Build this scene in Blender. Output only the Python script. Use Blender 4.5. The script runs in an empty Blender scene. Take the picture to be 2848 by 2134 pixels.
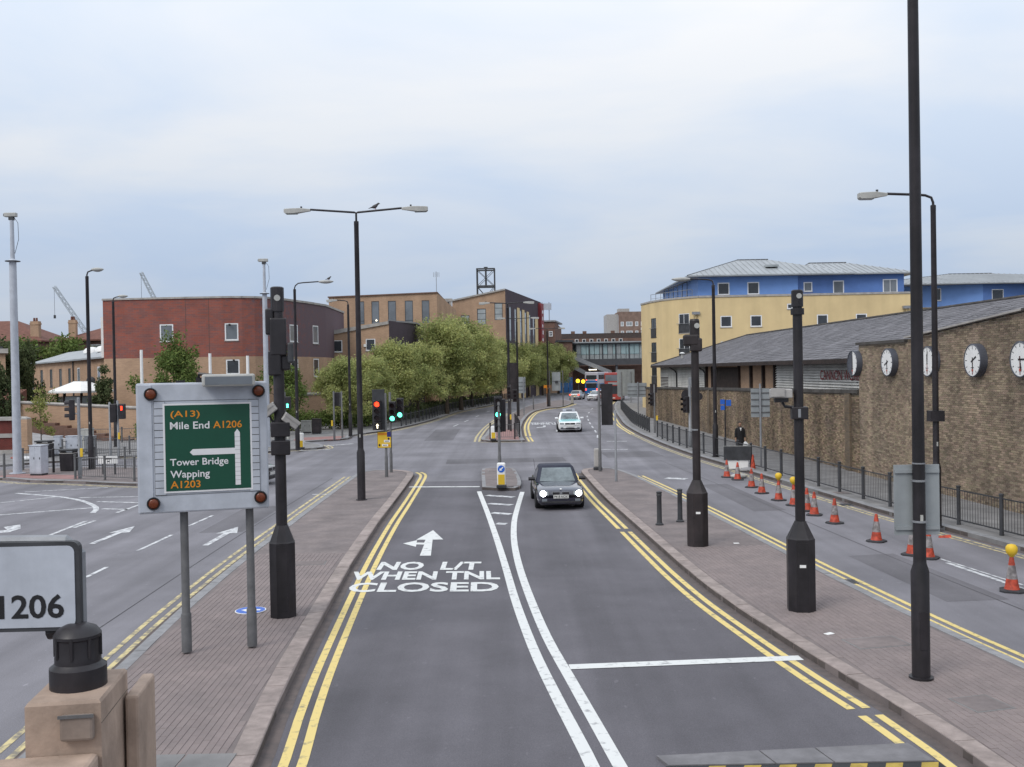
import bpy, bmesh, math, random
import numpy as np
from mathutils import Vector, Matrix
random.seed(7); RNG = np.random.default_rng(7)
R = math.radians
S = bpy.context.scene
COL = S.collection
# ------------------------------------------------------------------ camera
cam = bpy.data.cameras.new('camera'); cam_ob = bpy.data.objects.new('camera', cam); COL.objects.link(cam_ob)
cam.sensor_width = 36; cam.lens = 35.33; cam.clip_start = 0.1; cam.clip_end = 6000
cam_ob.matrix_world = Matrix.Translation((0, 0, 4.75)) @ Matrix.Rotation(R(90 - 0.7), 4, 'X') @ Matrix.Rotation(R(-1.0), 4, 'Z')
S.camera = cam_ob
# ------------------------------------------------------------------ world: overcast evening sky
SUN_EL, SUN_AZ = 42, 150      # degrees; the sun stands behind the cloud, behind and left of the camera
W = bpy.data.worlds.new('World'); S.world = W; W.use_nodes = True
nt = W.node_tree; nt.nodes.clear()
def wn(t, **k):
    n = nt.nodes.new(t)
    for a, b in k.items(): setattr(n, a, b)
    return n
out = wn('ShaderNodeOutputWorld')
sky = wn('ShaderNodeTexSky', sky_type='NISHITA', sun_disc=False, sun_elevation=R(SUN_EL), sun_rotation=R(180 + 40), altitude=20, air_density=1.2, dust_density=2.5, ozone_density=1.4)
bg1 = wn('ShaderNodeBackground'); bg1.inputs[1].default_value = 0.10
nt.links.new(sky.outputs[0], bg1.inputs[0])
tc = wn('ShaderNodeTexCoord'); sep = wn('ShaderNodeSeparateXYZ'); nt.links.new(tc.outputs['Generated'], sep.inputs[0])
zc = wn('ShaderNodeClamp'); nt.links.new(sep.outputs[2], zc.inputs[0])
za = wn('ShaderNodeMath', operation='ADD'); nt.links.new(zc.outputs[0], za.inputs[0]); za.inputs[1].default_value = 0.17
def wdiv(o):
    d = wn('ShaderNodeMath', operation='DIVIDE'); nt.links.new(o, d.inputs[0]); nt.links.new(za.outputs[0], d.inputs[1]); return d.outputs[0]
cmb = wn('ShaderNodeCombineXYZ'); nt.links.new(wdiv(sep.outputs[0]), cmb.inputs[0]); nt.links.new(wdiv(sep.outputs[1]), cmb.inputs[1])
mp = wn('ShaderNodeMapping'); mp.inputs['Location'].default_value = (3.3, 1.7, 0); mp.inputs['Scale'].default_value = (0.55, 0.75, 1); nt.links.new(cmb.outputs[0], mp.inputs[0])
nz = wn('ShaderNodeTexNoise'); nz.inputs['Scale'].default_value = 1.6; nz.inputs['Detail'].default_value = 7; nz.inputs['Roughness'].default_value = 0.52; nz.inputs['Distortion'].default_value = 0.35
nt.links.new(mp.outputs[0], nz.inputs['Vector'])
rp = wn('ShaderNodeValToRGB'); nt.links.new(nz.outputs[0], rp.inputs[0])
rp.color_ramp.elements[0].position = 0.38; rp.color_ramp.elements[0].color = (0.82, 0.895, 1.0, 1)
rp.color_ramp.elements[1].position = 0.64; rp.color_ramp.elements[1].color = (1.02, 1.01, 1.0, 1)
# thick cloud layer: three times brighter overhead than at the horizon (standard overcast sky)
ramp = wn('ShaderNodeValToRGB'); nt.links.new(zc.outputs[0], ramp.inputs[0])
e = ramp.color_ramp.elements; e[0].position = 0.0; e[0].color = (0.455, 0.525, 0.635, 1); e[1].position = 1.0; e[1].color = (1.25, 1.28, 1.32, 1)
for p, c in ((0.10, (0.545, 0.612, 0.72)), (0.22, (0.76, 0.80, 0.86)), (0.36, (0.97, 0.985, 1.01))):
    q = e.new(p); q.color = (*c, 1)
mul = wn('ShaderNodeMix', data_type='RGBA', blend_type='MULTIPLY'); mul.inputs[0].default_value = 1
nt.links.new(ramp.outputs[0], mul.inputs[6]); nt.links.new(rp.outputs[0], mul.inputs[7])
bg2 = wn('ShaderNodeBackground'); bg2.inputs[1].default_value = 0.91; nt.links.new(mul.outputs[2], bg2.inputs[0])
mx = wn('ShaderNodeMixShader'); mx.inputs[0].default_value = 0.92
nt.links.new(bg1.outputs[0], mx.inputs[1]); nt.links.new(bg2.outputs[0], mx.inputs[2]); nt.links.new(mx.outputs[0], out.inputs[0])
# ------------------------------------------------------------------ sun through cloud
sl = bpy.data.lights.new('sun', 'SUN'); sl.energy = 1.35; sl.angle = R(24); sl.color = (1, 0.96, 0.9)
so = bpy.data.objects.new('sun', sl); COL.objects.link(so)
so.rotation_euler = Vector((0.55, 0.62, -0.85)).to_track_quat('-Z', 'Y').to_euler()
# ------------------------------------------------------------------ exposure
S.view_settings.view_transform = 'Standard'; S.view_settings.look = 'None'; S.view_settings.exposure = 0.25; S.view_settings.gamma = 1
S.view_settings.use_curve_mapping = False
S.render.engine = 'CYCLES'
# ------------------------------------------------------------------ materials
MATS = {}
def mat(name, col, rough=0.7, var=0.12, scale=3.0, bump=0.0, bscale=40.0, metal=0.0, col2=None, island=0.0, emit=None, estr=0.0, detail=5, spec=0.4, stretch=None, trans=0.0, ramp=(0.3, 0.7)):
    if name in MATS: return MATS[name]
    m = bpy.data.materials.new(name); m.use_nodes = True; n = m.node_tree.nodes; l = m.node_tree.links
    b = n['Principled BSDF']; b.inputs['Roughness'].default_value = rough; b.inputs['Metallic'].default_value = metal
    b.inputs['Specular IOR Level'].default_value = spec
    tc = n.new('ShaderNodeTexCoord'); geo = n.new('ShaderNodeNewGeometry')
    vec = geo.outputs['Position']
    if stretch:
        mpn = n.new('ShaderNodeMapping'); mpn.inputs['Scale'].default_value = stretch; l.new(vec, mpn.inputs[0]); vec = mpn.outputs[0]
    nz = n.new('ShaderNodeTexNoise'); nz.inputs['Scale'].default_value = scale; nz.inputs['Detail'].default_value = detail; nz.inputs['Roughness'].default_value = 0.62
    l.new(vec, nz.inputs['Vector'])
    c2 = col2 if col2 else tuple(c * (1 - 2.2 * var) for c in col)
    rmp = n.new('ShaderNodeValToRGB'); rmp.color_ramp.elements[0].position = ramp[0]; rmp.color_ramp.elements[1].position = ramp[1]
    rmp.color_ramp.elements[0].color = (*[max(0, c) for c in c2], 1); rmp.color_ramp.elements[1].color = (*[min(1, c * (1 + 0.5 * var)) for c in col], 1)
    l.new(nz.outputs[0], rmp.inputs[0]); co = rmp.outputs[0]
    if island:
        oi = n.new('ShaderNodeObjectInfo'); ad = n.new('ShaderNodeMath'); ad.operation = 'ADD'
        l.new(oi.outputs['Random'], ad.inputs[0]); l.new(geo.outputs['Random Per Island'], ad.inputs[1])
        wnz = n.new('ShaderNodeTexWhiteNoise'); wnz.noise_dimensions = '1D'; l.new(ad.outputs[0], wnz.inputs['W'])
        mr = n.new('ShaderNodeMapRange'); mr.inputs[3].default_value = 1 - island; mr.inputs[4].default_value = 1 + island; l.new(wnz.outputs[0], mr.inputs[0])
        hs = n.new('ShaderNodeHueSaturation'); l.new(mr.outputs[0], hs.inputs['Value']); l.new(co, hs.inputs['Color'])
        mr2 = n.new('ShaderNodeMapRange'); mr2.inputs[3].default_value = 0.5 - island * 0.05; mr2.inputs[4].default_value = 0.5 + island * 0.05
        sc = n.new('ShaderNodeSeparateColor'); l.new(wnz.outputs[1], sc.inputs[0]); l.new(sc.outputs[1], mr2.inputs[0]); l.new(mr2.outputs[0], hs.inputs['Hue'])
        co = hs.outputs[0]
    l.new(co, b.inputs['Base Color'])
    if bump:
        bn = n.new('ShaderNodeTexNoise'); bn.inputs['Scale'].default_value = bscale; bn.inputs['Detail'].default_value = 4; l.new(vec, bn.inputs['Vector'])
        bp = n.new('ShaderNodeBump'); bp.inputs['Strength'].default_value = bump; bp.inputs['Distance'].default_value = 0.02; l.new(bn.outputs[0], bp.inputs['Height']); l.new(bp.outputs[0], b.inputs['Normal'])
    if trans:
        tb = n.new('ShaderNodeBsdfTranslucent'); l.new(co, tb.inputs[0]); ms = n.new('ShaderNodeMixShader'); ms.inputs[0].default_value = trans
        l.new(b.outputs[0], ms.inputs[1]); l.new(tb.outputs[0], ms.inputs[2]); l.new(ms.outputs[0], n['Material Output'].inputs[0])
    if emit:
        b.inputs['Emission Color'].default_value = (*emit, 1); b.inputs['Emission Strength'].default_value = estr
    MATS[name] = m; return m
def brickmat(name, c1, c2, mortar, bw=0.225, bh=0.075, ms=0.012, patch=None, rough=0.9, soot=0.25, blend=None):
    """far brickwork, bricks too small to tell apart; works on walls of any direction"""
    m = bpy.data.materials.new(name); m.use_nodes = True; n = m.node_tree.nodes; l = m.node_tree.links
    b = n['Principled BSDF']; b.inputs['Roughness'].default_value = rough; b.inputs['Specular IOR Level'].default_value = 0.2
    geo = n.new('ShaderNodeNewGeometry'); sp = n.new('ShaderNodeSeparateXYZ'); l.new(geo.outputs['Position'], sp.inputs[0])
    ad = n.new('ShaderNodeMath'); ad.operation = 'ADD'; l.new(sp.outputs[0], ad.inputs[0]); l.new(sp.outputs[1], ad.inputs[1])
    cb = n.new('ShaderNodeCombineXYZ'); l.new(ad.outputs[0], cb.inputs[0]); l.new(sp.outputs[2], cb.inputs[1])
    bt = n.new('ShaderNodeTexBrick'); bt.inputs['Scale'].default_value = 1; bt.inputs['Brick Width'].default_value = bw; bt.inputs['Row Height'].default_value = bh
    bt.inputs['Mortar Size'].default_value = ms; bt.inputs['Bias'].default_value = 0.0
    bt.inputs['Color1'].default_value = (*c1, 1); bt.inputs['Color2'].default_value = (*c2, 1); bt.inputs['Mortar'].default_value = (*mortar, 1)
    l.new(cb.outputs[0], bt.inputs['Vector'])
    nz = n.new('ShaderNodeTexNoise'); nz.inputs['Scale'].default_value = 0.9; nz.inputs['Detail'].default_value = 6; l.new(geo.outputs['Position'], nz.inputs['Vector'])
    mr = n.new('ShaderNodeMapRange'); mr.inputs[1].default_value = 0.3; mr.inputs[2].default_value = 0.7; mr.inputs[3].default_value = 1 - soot; mr.inputs[4].default_value = 1 + soot * 0.5; l.new(nz.outputs[0], mr.inputs[0])
    hs = n.new('ShaderNodeHueSaturation'); l.new(mr.outputs[0], hs.inputs['Value']); l.new(bt.outputs[0], hs.inputs['Color']); l.new(hs.outputs[0], b.inputs['Base Color'])
    if blend:        # more dark bricks towards one end of the wall
        r1 = n.new('ShaderNodeMapRange'); r1.inputs[1].default_value = blend[0]; r1.inputs[2].default_value = blend[1]; r1.inputs[3].default_value = -.12; r1.inputs[4].default_value = .42; l.new(sp.outputs[0], r1.inputs[0])
        z2 = n.new('ShaderNodeTexNoise'); z2.inputs['Scale'].default_value = 2.2; z2.inputs['Detail'].default_value = 8; z2.inputs['Roughness'].default_value = .8; l.new(geo.outputs['Position'], z2.inputs['Vector']); s2 = n.new('ShaderNodeMath'); s2.operation = 'ADD'; l.new(z2.outputs[0], s2.inputs[0]); l.new(r1.outputs[0], s2.inputs[1])
        r2 = n.new('ShaderNodeMapRange'); r2.inputs[1].default_value = .52; r2.inputs[2].default_value = .68; l.new(s2.outputs[0], r2.inputs[0]); mxx = n.new('ShaderNodeMix'); mxx.data_type = 'RGBA'; l.new(r2.outputs[0], mxx.inputs[0]); l.new(hs.outputs[0], mxx.inputs[6]); mxx.inputs[7].default_value = (*blend[2], 1); l.new(mxx.outputs[2], b.inputs['Base Color'])
    MATS[name] = m; return m
def asphalt(*a, **k):
    """asphalt with wheel-track streaks, stone grain and small pale chippings"""
    m = mat(*a, **k); n = m.node_tree.nodes; l = m.node_tree.links; b = n['Principled BSDF']; co = b.inputs['Base Color'].links[0].from_socket
    geo = n.new('ShaderNodeNewGeometry')
    def noise(scale, stretch, lo, hi, det=5, p0=.3, p1=.7):
        mp_ = n.new('ShaderNodeMapping'); mp_.inputs['Scale'].default_value = stretch; l.new(geo.outputs['Position'], mp_.inputs[0]); z = n.new('ShaderNodeTexNoise'); z.inputs['Scale'].default_value = scale; z.inputs['Detail'].default_value = det; l.new(mp_.outputs[0], z.inputs['Vector'])
        r = n.new('ShaderNodeMapRange'); r.inputs[1].default_value = p0; r.inputs[2].default_value = p1; r.inputs[3].default_value = lo; r.inputs[4].default_value = hi; l.new(z.outputs[0], r.inputs[0]); return r.outputs[0]
    f = None
    for o in (noise(1.0, (1.1, .045, 1), .76, 1.14), noise(55, (1, 1, 1), .82, 1.18, 3), noise(.22, (1, 1, 1), .84, 1.14), noise(7, (1, .5, 1), 1.0, 1.35, 2, .69, .76)):
        if f is None: f = o; continue
        x = n.new('ShaderNodeMath'); x.operation = 'MULTIPLY'; l.new(f, x.inputs[0]); l.new(o, x.inputs[1]); f = x.outputs[0]
    h = n.new('ShaderNodeHueSaturation'); l.new(f, h.inputs['Value']); l.new(co, h.inputs['Color']); l.new(h.outputs[0], b.inputs['Base Color']); return m
def grime(m, layers):
    """weather streaks and blotches over a wall or metal colour: (scale, stretch, low, high)"""
    n = m.node_tree.nodes; l = m.node_tree.links; b = n['Principled BSDF']; geo = n.new('ShaderNodeNewGeometry')
    for scale, stretch, lo, hi in layers:
        co = b.inputs['Base Color'].links[0].from_socket; mp_ = n.new('ShaderNodeMapping'); mp_.inputs['Scale'].default_value = stretch; l.new(geo.outputs['Position'], mp_.inputs[0]); z = n.new('ShaderNodeTexNoise'); z.inputs['Scale'].default_value = scale; z.inputs['Detail'].default_value = 6; l.new(mp_.outputs[0], z.inputs['Vector'])
        r = n.new('ShaderNodeMapRange'); r.inputs[1].default_value = .32; r.inputs[2].default_value = .66; r.inputs[3].default_value = lo; r.inputs[4].default_value = hi; l.new(z.outputs[0], r.inputs[0]); h = n.new('ShaderNodeHueSaturation'); l.new(r.outputs[0], h.inputs['Value']); l.new(co, h.inputs['Color']); l.new(h.outputs[0], b.inputs['Base Color'])
    return m
M = {}
M['asphalt_old'] = asphalt('asphalt_old', (0.198, 0.192, 0.212), 0.85, 0.10, 0.35, 0.25, 90, col2=(0.158, 0.153, 0.168))
M['asphalt_new'] = asphalt('asphalt_new', (0.122, 0.116, 0.131), 0.8, 0.10, 0.5, 0.35, 80, col2=(0.096, 0.091, 0.103))
M['pavers_base'] = mat('pavers_base', (0.20, 0.168, 0.162), 0.9, 0.12, 1.2, 0.2, 30, col2=(0.14, 0.12, 0.118))
M['paver'] = mat('paver', (0.225, 0.185, 0.178), 0.88, 0.1, 1.0, 0.15, 60, col2=(0.185, 0.155, 0.152), island=0.06)
M['paver_flat'] = mat('paver_flat', (0.20, 0.168, 0.162), 0.88, 0.1, 1.3, 0.2, 25, col2=(0.155, 0.133, 0.132))
M['flags'] = mat('flags', (0.22, 0.215, 0.215), 0.88, 0.12, 1.4, 0.15, 30)
M['tactile'] = mat('tactile_red', (0.30, 0.17, 0.16), 0.88, 0.12, 1.4, 0.2, 30)
M['granite'] = mat('kerb_granite', (0.32, 0.265, 0.245), 0.75, 0.12, 6, 0.2, 60, island=0.07)
M['kerb_grey'] = mat('kerb_concrete', (0.265, 0.265, 0.275), 0.85, 0.12, 5, 0.15, 50, island=0.07)
M['kerb_dirty'] = mat('dirty_kerb_face', (0.11, 0.092, 0.086), 0.9, 0.2, 3, 0.2, 40)
M['yellow_paint'] = mat('yellow_paint', (0.66, 0.52, 0.20), 0.7, 0.08, 6, 0.1, 80, col2=(0.30, 0.26, 0.16), detail=9, ramp=(.33, .46))
M['yellow_worn'] = mat('yellow_worn', (0.56, 0.47, 0.24), 0.75, 0.1, 5, 0.1, 80, col2=(0.21, 0.19, 0.16), detail=9, ramp=(.40, .56))
M['white_paint'] = mat('white_paint', (0.62, 0.63, 0.62), 0.65, 0.06, 6, 0.1, 80, col2=(0.30, 0.30, 0.31), detail=9, ramp=(.31, .45))
M['white_worn'] = mat('white_worn', (0.56, 0.57, 0.58), 0.75, 0.1, 5, 0.1, 80, col2=(0.23, 0.23, 0.25), detail=9, ramp=(.38, .55))
M['black_metal'] = mat('black_metal', (0.021, 0.0185, 0.0215), 0.42, 0.2, 3, 0.04, 60)
M['brown_black'] = mat('dark_painted_steel', (0.026, 0.020, 0.021), 0.5, 0.25, 2.5, 0.06, 40)
M['dark_grey'] = mat('dark_grey_metal', (0.05, 0.052, 0.058), 0.5, 0.2, 3, 0.03, 50)
M['galv'] = mat('galvanised_steel', (0.27, 0.28, 0.30), 0.5, 0.12, 4, 0.05, 50, metal=0.25)
M['post_grey'] = mat('grey_post_paint', (0.125, 0.125, 0.13), 0.55, 0.15, 4, 0.05, 50)
M['light_grey'] = mat('light_grey_paint', (0.46, 0.49, 0.55), 0.5, 0.08, 3, 0.03, 50)
M['lamp_grey'] = mat('lantern_grey', (0.42, 0.42, 0.40), 0.5, 0.1, 4)
M['sign_back'] = mat('aluminium_sign_back', (0.30, 0.325, 0.34), 0.55, 0.08, 2, metal=0.15)
M['white'] = mat('white_plastic', (0.78, 0.78, 0.77), 0.5, 0.04, 3)
M['cream'] = mat('cream_housing', (0.40, 0.385, 0.37), 0.6, 0.12, 3)
M['sign_green'] = mat('sign_green', (0.005, 0.062, 0.036), 0.45, 0.05, 3)
M['sign_amber'] = mat('sign_amber_letters', (0.62, 0.22, 0.01), 0.5, 0.03, 3)
M['sign_white'] = mat('sign_white_letters', (0.66, 0.66, 0.68), 0.5, 0.03, 3)
M['sign_black'] = mat('sign_black', (0.012, 0.012, 0.014), 0.5, 0.05, 3)
M['sign_blue'] = mat('sign_blue', (0.03, 0.13, 0.55), 0.4, 0.05, 3)
M['sign_yellow'] = mat('sign_yellow', (0.68, 0.45, 0.03), 0.5, 0.05, 3)
M['navy'] = mat('sign_navy', (0.02, 0.025, 0.16), 0.5, 0.05, 3)
M['amber_lens'] = mat('amber_lens', (0.15, 0.035, 0.012), 0.25, 0.15, 20)
M['lens_off'] = mat('lens_off', (0.03, 0.012, 0.012), 0.2, 0.1, 9)
M['red_on'] = mat('red_signal', (0.8, 0.03, 0.01), 0.4, 0, emit=(1, 0.035, 0.01), estr=4)
M['green_on'] = mat('green_signal', (0.05, 0.9, 0.6), 0.4, 0, emit=(0.12, 1.0, 0.62), estr=3.2)
M['warm_on'] = mat('filter_arrow_lit', (1, 0.9, 0.7), 0.4, 0, emit=(1, 0.88, 0.6), estr=2.5)
M['head_on'] = mat('headlamp_lit', (1, 1, 1), 0.3, 0, emit=(0.92, 0.96, 1), estr=16)
M['amber_on'] = mat('amber_lamp_lit', (1, 0.6, 0.03), 0.3, 0, emit=(1, 0.55, 0.02), estr=3)
M['tail_on'] = mat('tail_lamp_lit', (0.9, 0.05, 0.02), 0.3, 0, emit=(1, 0.07, 0.03), estr=3)
M['tube_on'] = mat('fluorescent_lit', (1, 0.95, 0.8), 0.3, 0, emit=(1, 0.9, 0.68), estr=2.5)
M['glass'] = mat('dark_window_glass', (0.045, 0.05, 0.058), 0.08, 0.25, 0.5, spec=0.6)
M['glass_pale'] = mat('pale_window_glass', (0.18, 0.20, 0.225), 0.1, 0.2, 0.4, spec=0.6)
M['glass_bright'] = mat('curtained_glass', (0.34, 0.37, 0.38), 0.12, 0.15, 0.6, spec=0.6)
M['glass_blue'] = mat('bridge_glazing', (0.33, 0.44, 0.46), 0.1, 0.12, 0.5, spec=0.6)
M['frame_white'] = mat('white_window_frame', (0.78, 0.79, 0.81), 0.5, 0.05, 3)
M['brick_red'] = brickmat('red_purple_brick', (0.29, 0.075, 0.052), (0.15, 0.075, 0.08), (0.19, 0.10, 0.09), bw=0.45, bh=0.15, soot=0.2)
M['brick_blend'] = brickmat('red_to_purple_brick', (0.30, 0.092, 0.066), (0.20, 0.09, 0.083), (0.22, 0.125, 0.11), bw=0.45, bh=0.15, soot=0.15, blend=(-25.0, -15.5, (0.135, 0.098, 0.112)))
M['brick_purple'] = brickmat('purple_brick', (0.17, 0.075, 0.072), (0.115, 0.078, 0.088), (0.13, 0.095, 0.095), bw=0.45, bh=0.15, soot=0.1)
M['brick_tan'] = brickmat('tan_brick', (0.46, 0.30, 0.195), (0.37, 0.24, 0.16), (0.41, 0.295, 0.215), soot=0.12)
M['brick_dkpurple'] = brickmat('slate_purple_brick', (0.088, 0.068, 0.082), (0.072, 0.058, 0.07), (0.085, 0.07, 0.08), soot=0.1)
M['brick_brown'] = brickmat('brown_brick', (0.20, 0.105, 0.075), (0.15, 0.085, 0.065), (0.18, 0.13, 0.11))
M['brick_drab'] = brickmat('drab_brick', (0.25, 0.165, 0.13), (0.2, 0.135, 0.11), (0.24, 0.18, 0.15))
M['brick_crimson'] = brickmat('crimson_brick', (0.17, 0.04, 0.035), (0.13, 0.035, 0.032), (0.15, 0.06, 0.05))
M['brick_yard'] = brickmat('old_yard_brick', (0.21, 0.155, 0.10), (0.13, 0.10, 0.075), (0.15, 0.125, 0.10), soot=0.35)
M['old_brick'] = mat('old_stock_brick', (0.27, 0.20, 0.13), 0.92, 0.2, 0.55, 0.3, 30, col2=(0.155, 0.122, 0.095), island=0.42, spec=0.15)
M['clock_brick'] = mat('stock_brick', (0.315, 0.245, 0.175), 0.92, 0.15, 0.6, 0.3, 30, col2=(0.20, 0.158, 0.12), island=0.34, spec=0.15)
M['mortar'] = mat('mortar', (0.24, 0.205, 0.165), 0.95, 0.2, 0.8, 0.3, 30, col2=(0.10, 0.088, 0.075), spec=0.1)
M['mortar_pale'] = mat('pale_mortar', (0.40, 0.35, 0.285), 0.95, 0.2, 0.8, 0.3, 30, col2=(0.25, 0.215, 0.175), spec=0.1)
M['coping'] = mat('dark_coping', (0.085, 0.078, 0.072), 0.9, 0.25, 1.5, 0.3, 15)
M['stone'] = mat('stone_coping', (0.40, 0.38, 0.36), 0.85, 0.15, 2, 0.15, 20)
M['portal_stone'] = mat('tan_portal_stone', (0.42, 0.315, 0.25), 0.85, 0.13, 3, 0.25, 22)
M['render_yellow'] = mat('yellow_render', (0.68, 0.53, 0.29), 0.9, 0.06, 0.5, 0.05, 10, col2=(0.62, 0.48, 0.265))
M['blue_light'] = mat('light_blue_cladding', (0.16, 0.30, 0.64), 0.6, 0.05, 1)
M['blue_dark'] = mat('deep_blue_cladding', (0.095, 0.19, 0.46), 0.6, 0.06, 1)
M['zinc'] = mat('zinc_roof', (0.33, 0.35, 0.365), 0.45, 0.06, 0.6, metal=0.1)
M['slate'] = mat('roof_slate', (0.155, 0.15, 0.162), 0.8, 0.12, 0.7, 0.1, 30, col2=(0.115, 0.112, 0.122), island=0.2)
M['tile_red'] = mat('clay_tiles', (0.17, 0.075, 0.055), 0.85, 0.15, 2, 0.2, 20)
M['clad_white'] = mat('white_boarding', (0.72, 0.71, 0.68), 0.75, 0.12, 1.5, 0.06, 20, col2=(0.56, 0.55, 0.52))
M['timber_dark'] = mat('dark_timber', (0.040, 0.026, 0.022), 0.8, 0.3, 3, 0.2, 30)
M['concrete'] = mat('concrete', (0.30, 0.295, 0.30), 0.9, 0.12, 1.5, 0.2, 20)
M['bridge_dark'] = mat('dark_bridge_beam', (0.068, 0.070, 0.078), 0.7, 0.12, 1)
M['red_sign'] = mat('red_banner', (0.24, 0.035, 0.04), 0.6, 0.05, 2)
M['red_letters'] = mat('dark_red_letters', (0.24, 0.03, 0.035), 0.6, 0.1, 3)
M['tyre'] = mat('tyre_rubber', (0.016, 0.016, 0.017), 0.8, 0.15, 8)
M['rim'] = mat('alloy_wheel', (0.30, 0.30, 0.32), 0.35, 0.1, 8, metal=0.7)
M['car_navy'] = mat('dark_navy_paint', (0.018, 0.018, 0.034), 0.16, 0.04, 2, spec=0.9)
M['car_roofcloth'] = mat('dark_fabric_hood', (0.030, 0.034, 0.055), 0.75, 0.1, 8)
M['car_white'] = mat('white_car_paint', (0.78, 0.79, 0.80), 0.25, 0.02, 2)
M['car_teal'] = mat('turquoise_car_paint', (0.20, 0.62, 0.62), 0.25, 0.03, 2)
M['car_silver'] = mat('silver_car_paint', (0.30, 0.30, 0.31), 0.3, 0.03, 2, metal=0.5)
M['car_grey'] = mat('dark_grey_car_paint', (0.09, 0.095, 0.105), 0.25, 0.03, 2, metal=0.4)
M['windscreen'] = mat('windscreen', (0.17, 0.205, 0.215), 0.1, 0.35, 1.6, spec=0.6)  # pale base colour stands in for sky reflected in the glass
M['bus_blue'] = mat('bus_blue', (0.03, 0.16, 0.42), 0.3, 0.04, 2)
M['bus_white'] = mat('bus_white', (0.48, 0.46, 0.50), 0.35, 0.05, 2)
M['bus_red'] = mat('bus_red', (0.38, 0.045, 0.03), 0.3, 0.05, 2)
M['cone_red'] = mat('cone_orange_red', (0.50, 0.07, 0.035), 0.55, 0.15, 9)
M['cone_sleeve'] = mat('cone_reflective_sleeve', (0.29, 0.265, 0.265), 0.5, 0.15, 9)
M['rubber'] = mat('dirty_rubber', (0.045, 0.045, 0.05), 0.85, 0.2, 9)
M['bark'] = mat('bark', (0.075, 0.058, 0.045), 0.9, 0.2, 5, 0.4, 30)
M['leaf_plane'] = mat('plane_leaf', (0.43, 0.44, 0.18), 0.7, 0.2, 0.35, island=0.38, col2=(0.25, 0.29, 0.11), trans=0.5, spec=0.2)
M['leaf_dark'] = mat('evergreen_leaf', (0.11, 0.13, 0.06), 0.7, 0.2, 0.5, island=0.35, col2=(0.05, 0.072, 0.03), trans=0.25, spec=0.2)
M['leaf_hedge'] = mat('hedge_leaf', (0.17, 0.22, 0.065), 0.7, 0.2, 0.5, island=0.35, col2=(0.09, 0.135, 0.035), trans=0.3, spec=0.2)
M['leaf_pale'] = mat('pale_leaf', (0.30, 0.31, 0.10), 0.7, 0.2, 0.5, island=0.35, col2=(0.15, 0.17, 0.05), trans=0.4, spec=0.2)
M['skin'] = mat('skin', (0.32, 0.19, 0.13), 0.6, 0.05, 9)
M['coat'] = mat('black_coat', (0.012, 0.011, 0.013), 0.8, 0.2, 9)
M['hair'] = mat('dark_hair', (0.015, 0.012, 0.01), 0.7, 0.2, 30)
M['bag'] = mat('white_carrier_bag', (0.62, 0.63, 0.64), 0.5, 0.1, 14)
M['feather'] = mat('grey_feathers', (0.11, 0.105, 0.11), 0.8, 0.3, 30)
M['earth'] = mat('ground_earth', (0.12, 0.118, 0.105), 0.95, 0.15, 0.05)
M['plate_white'] = mat('number_plate', (0.62, 0.62, 0.60), 0.5, 0.05, 9)
M['clock_case'] = mat('clock_case', (0.085, 0.092, 0.115), 0.5, 0.1, 3)
UP = (1, 1, .09)
for q_, lay in (('clock_brick', ((.9, UP, .72, 1.12), (.35, (1, 1, 1), .84, 1.1))), ('old_brick', ((.8, UP, .62, 1.2), (.3, (1, 1, 1), .8, 1.12))), ('mortar', ((.8, UP, .7, 1.1),)), ('render_yellow', ((.7, UP, .9, 1.03), (.12, (1, 1, 1), .94, 1.03))), ('brick_tan', ((.6, UP, .86, 1.06),)), ('brick_red', ((.6, UP, .88, 1.06),)), ('slate', ((.5, (1, 1, 1), .84, 1.12),)), ('zinc', ((.5, (1, .2, 1), .88, 1.06),)), ('light_grey', ((2.5, (1, 1, .12), .86, 1.03),)), ('sign_back', ((2.5, (1, 1, .15), .84, 1.06),)), ('clad_white', ((.9, UP, .8, 1.04),)),
               ('black_metal', ((2.5, (1, 1, .2), .7, 1.7),)), ('brown_black', ((2.5, (1, 1, .2), .7, 1.5),)), ('cone_red', ((9, (1, 1, 1), .65, 1.1),)), ('cone_sleeve', ((9, (1, 1, 1), .6, 1.15),)), ('flags', ((1.1, (1, 1, 1), .82, 1.12),)), ('paver_flat', ((1.1, (1, 1, 1), .84, 1.1), (9, (1, 1, 1), .9, 1.08))), ('granite', ((1.5, (1, 1, 1), .82, 1.1),)), ('portal_stone', ((4, (1, 1, .4), .78, 1.08),))): grime(M[q_], lay)
M['slab_dull'] = mat('dull_grey', (0.19, 0.185, 0.195), 0.9, 0.15, 3, 0.2, 30)
M['gutter'] = mat('gutter_dirt', (0.13, 0.105, 0.098), 0.95, 0.2, 4, 0.3, 60, col2=(0.085, 0.075, 0.075))
M['patch'] = asphalt('asphalt_patch', (0.138, 0.133, 0.146), 0.85, 0.1, 0.6, 0.3, 80, col2=(0.115, 0.11, 0.12))
M['tar'] = mat('tar_joint', (0.045, 0.043, 0.046), 0.7, 0.2, 6)
M['box_brown'] = mat('weathered_box', (0.24, 0.19, 0.16), 0.7, 0.15, 6)
M['chevron'] = mat('dull_chevron', (0.42, 0.30, 0.06), 0.8, 0.2, 5)
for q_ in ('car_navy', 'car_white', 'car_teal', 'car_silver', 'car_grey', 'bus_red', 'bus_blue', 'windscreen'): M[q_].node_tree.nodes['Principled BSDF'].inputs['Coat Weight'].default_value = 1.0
M['crane'] = mat('crane_steel', (0.42, 0.46, 0.50), 0.6, 0.05, 1)
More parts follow.
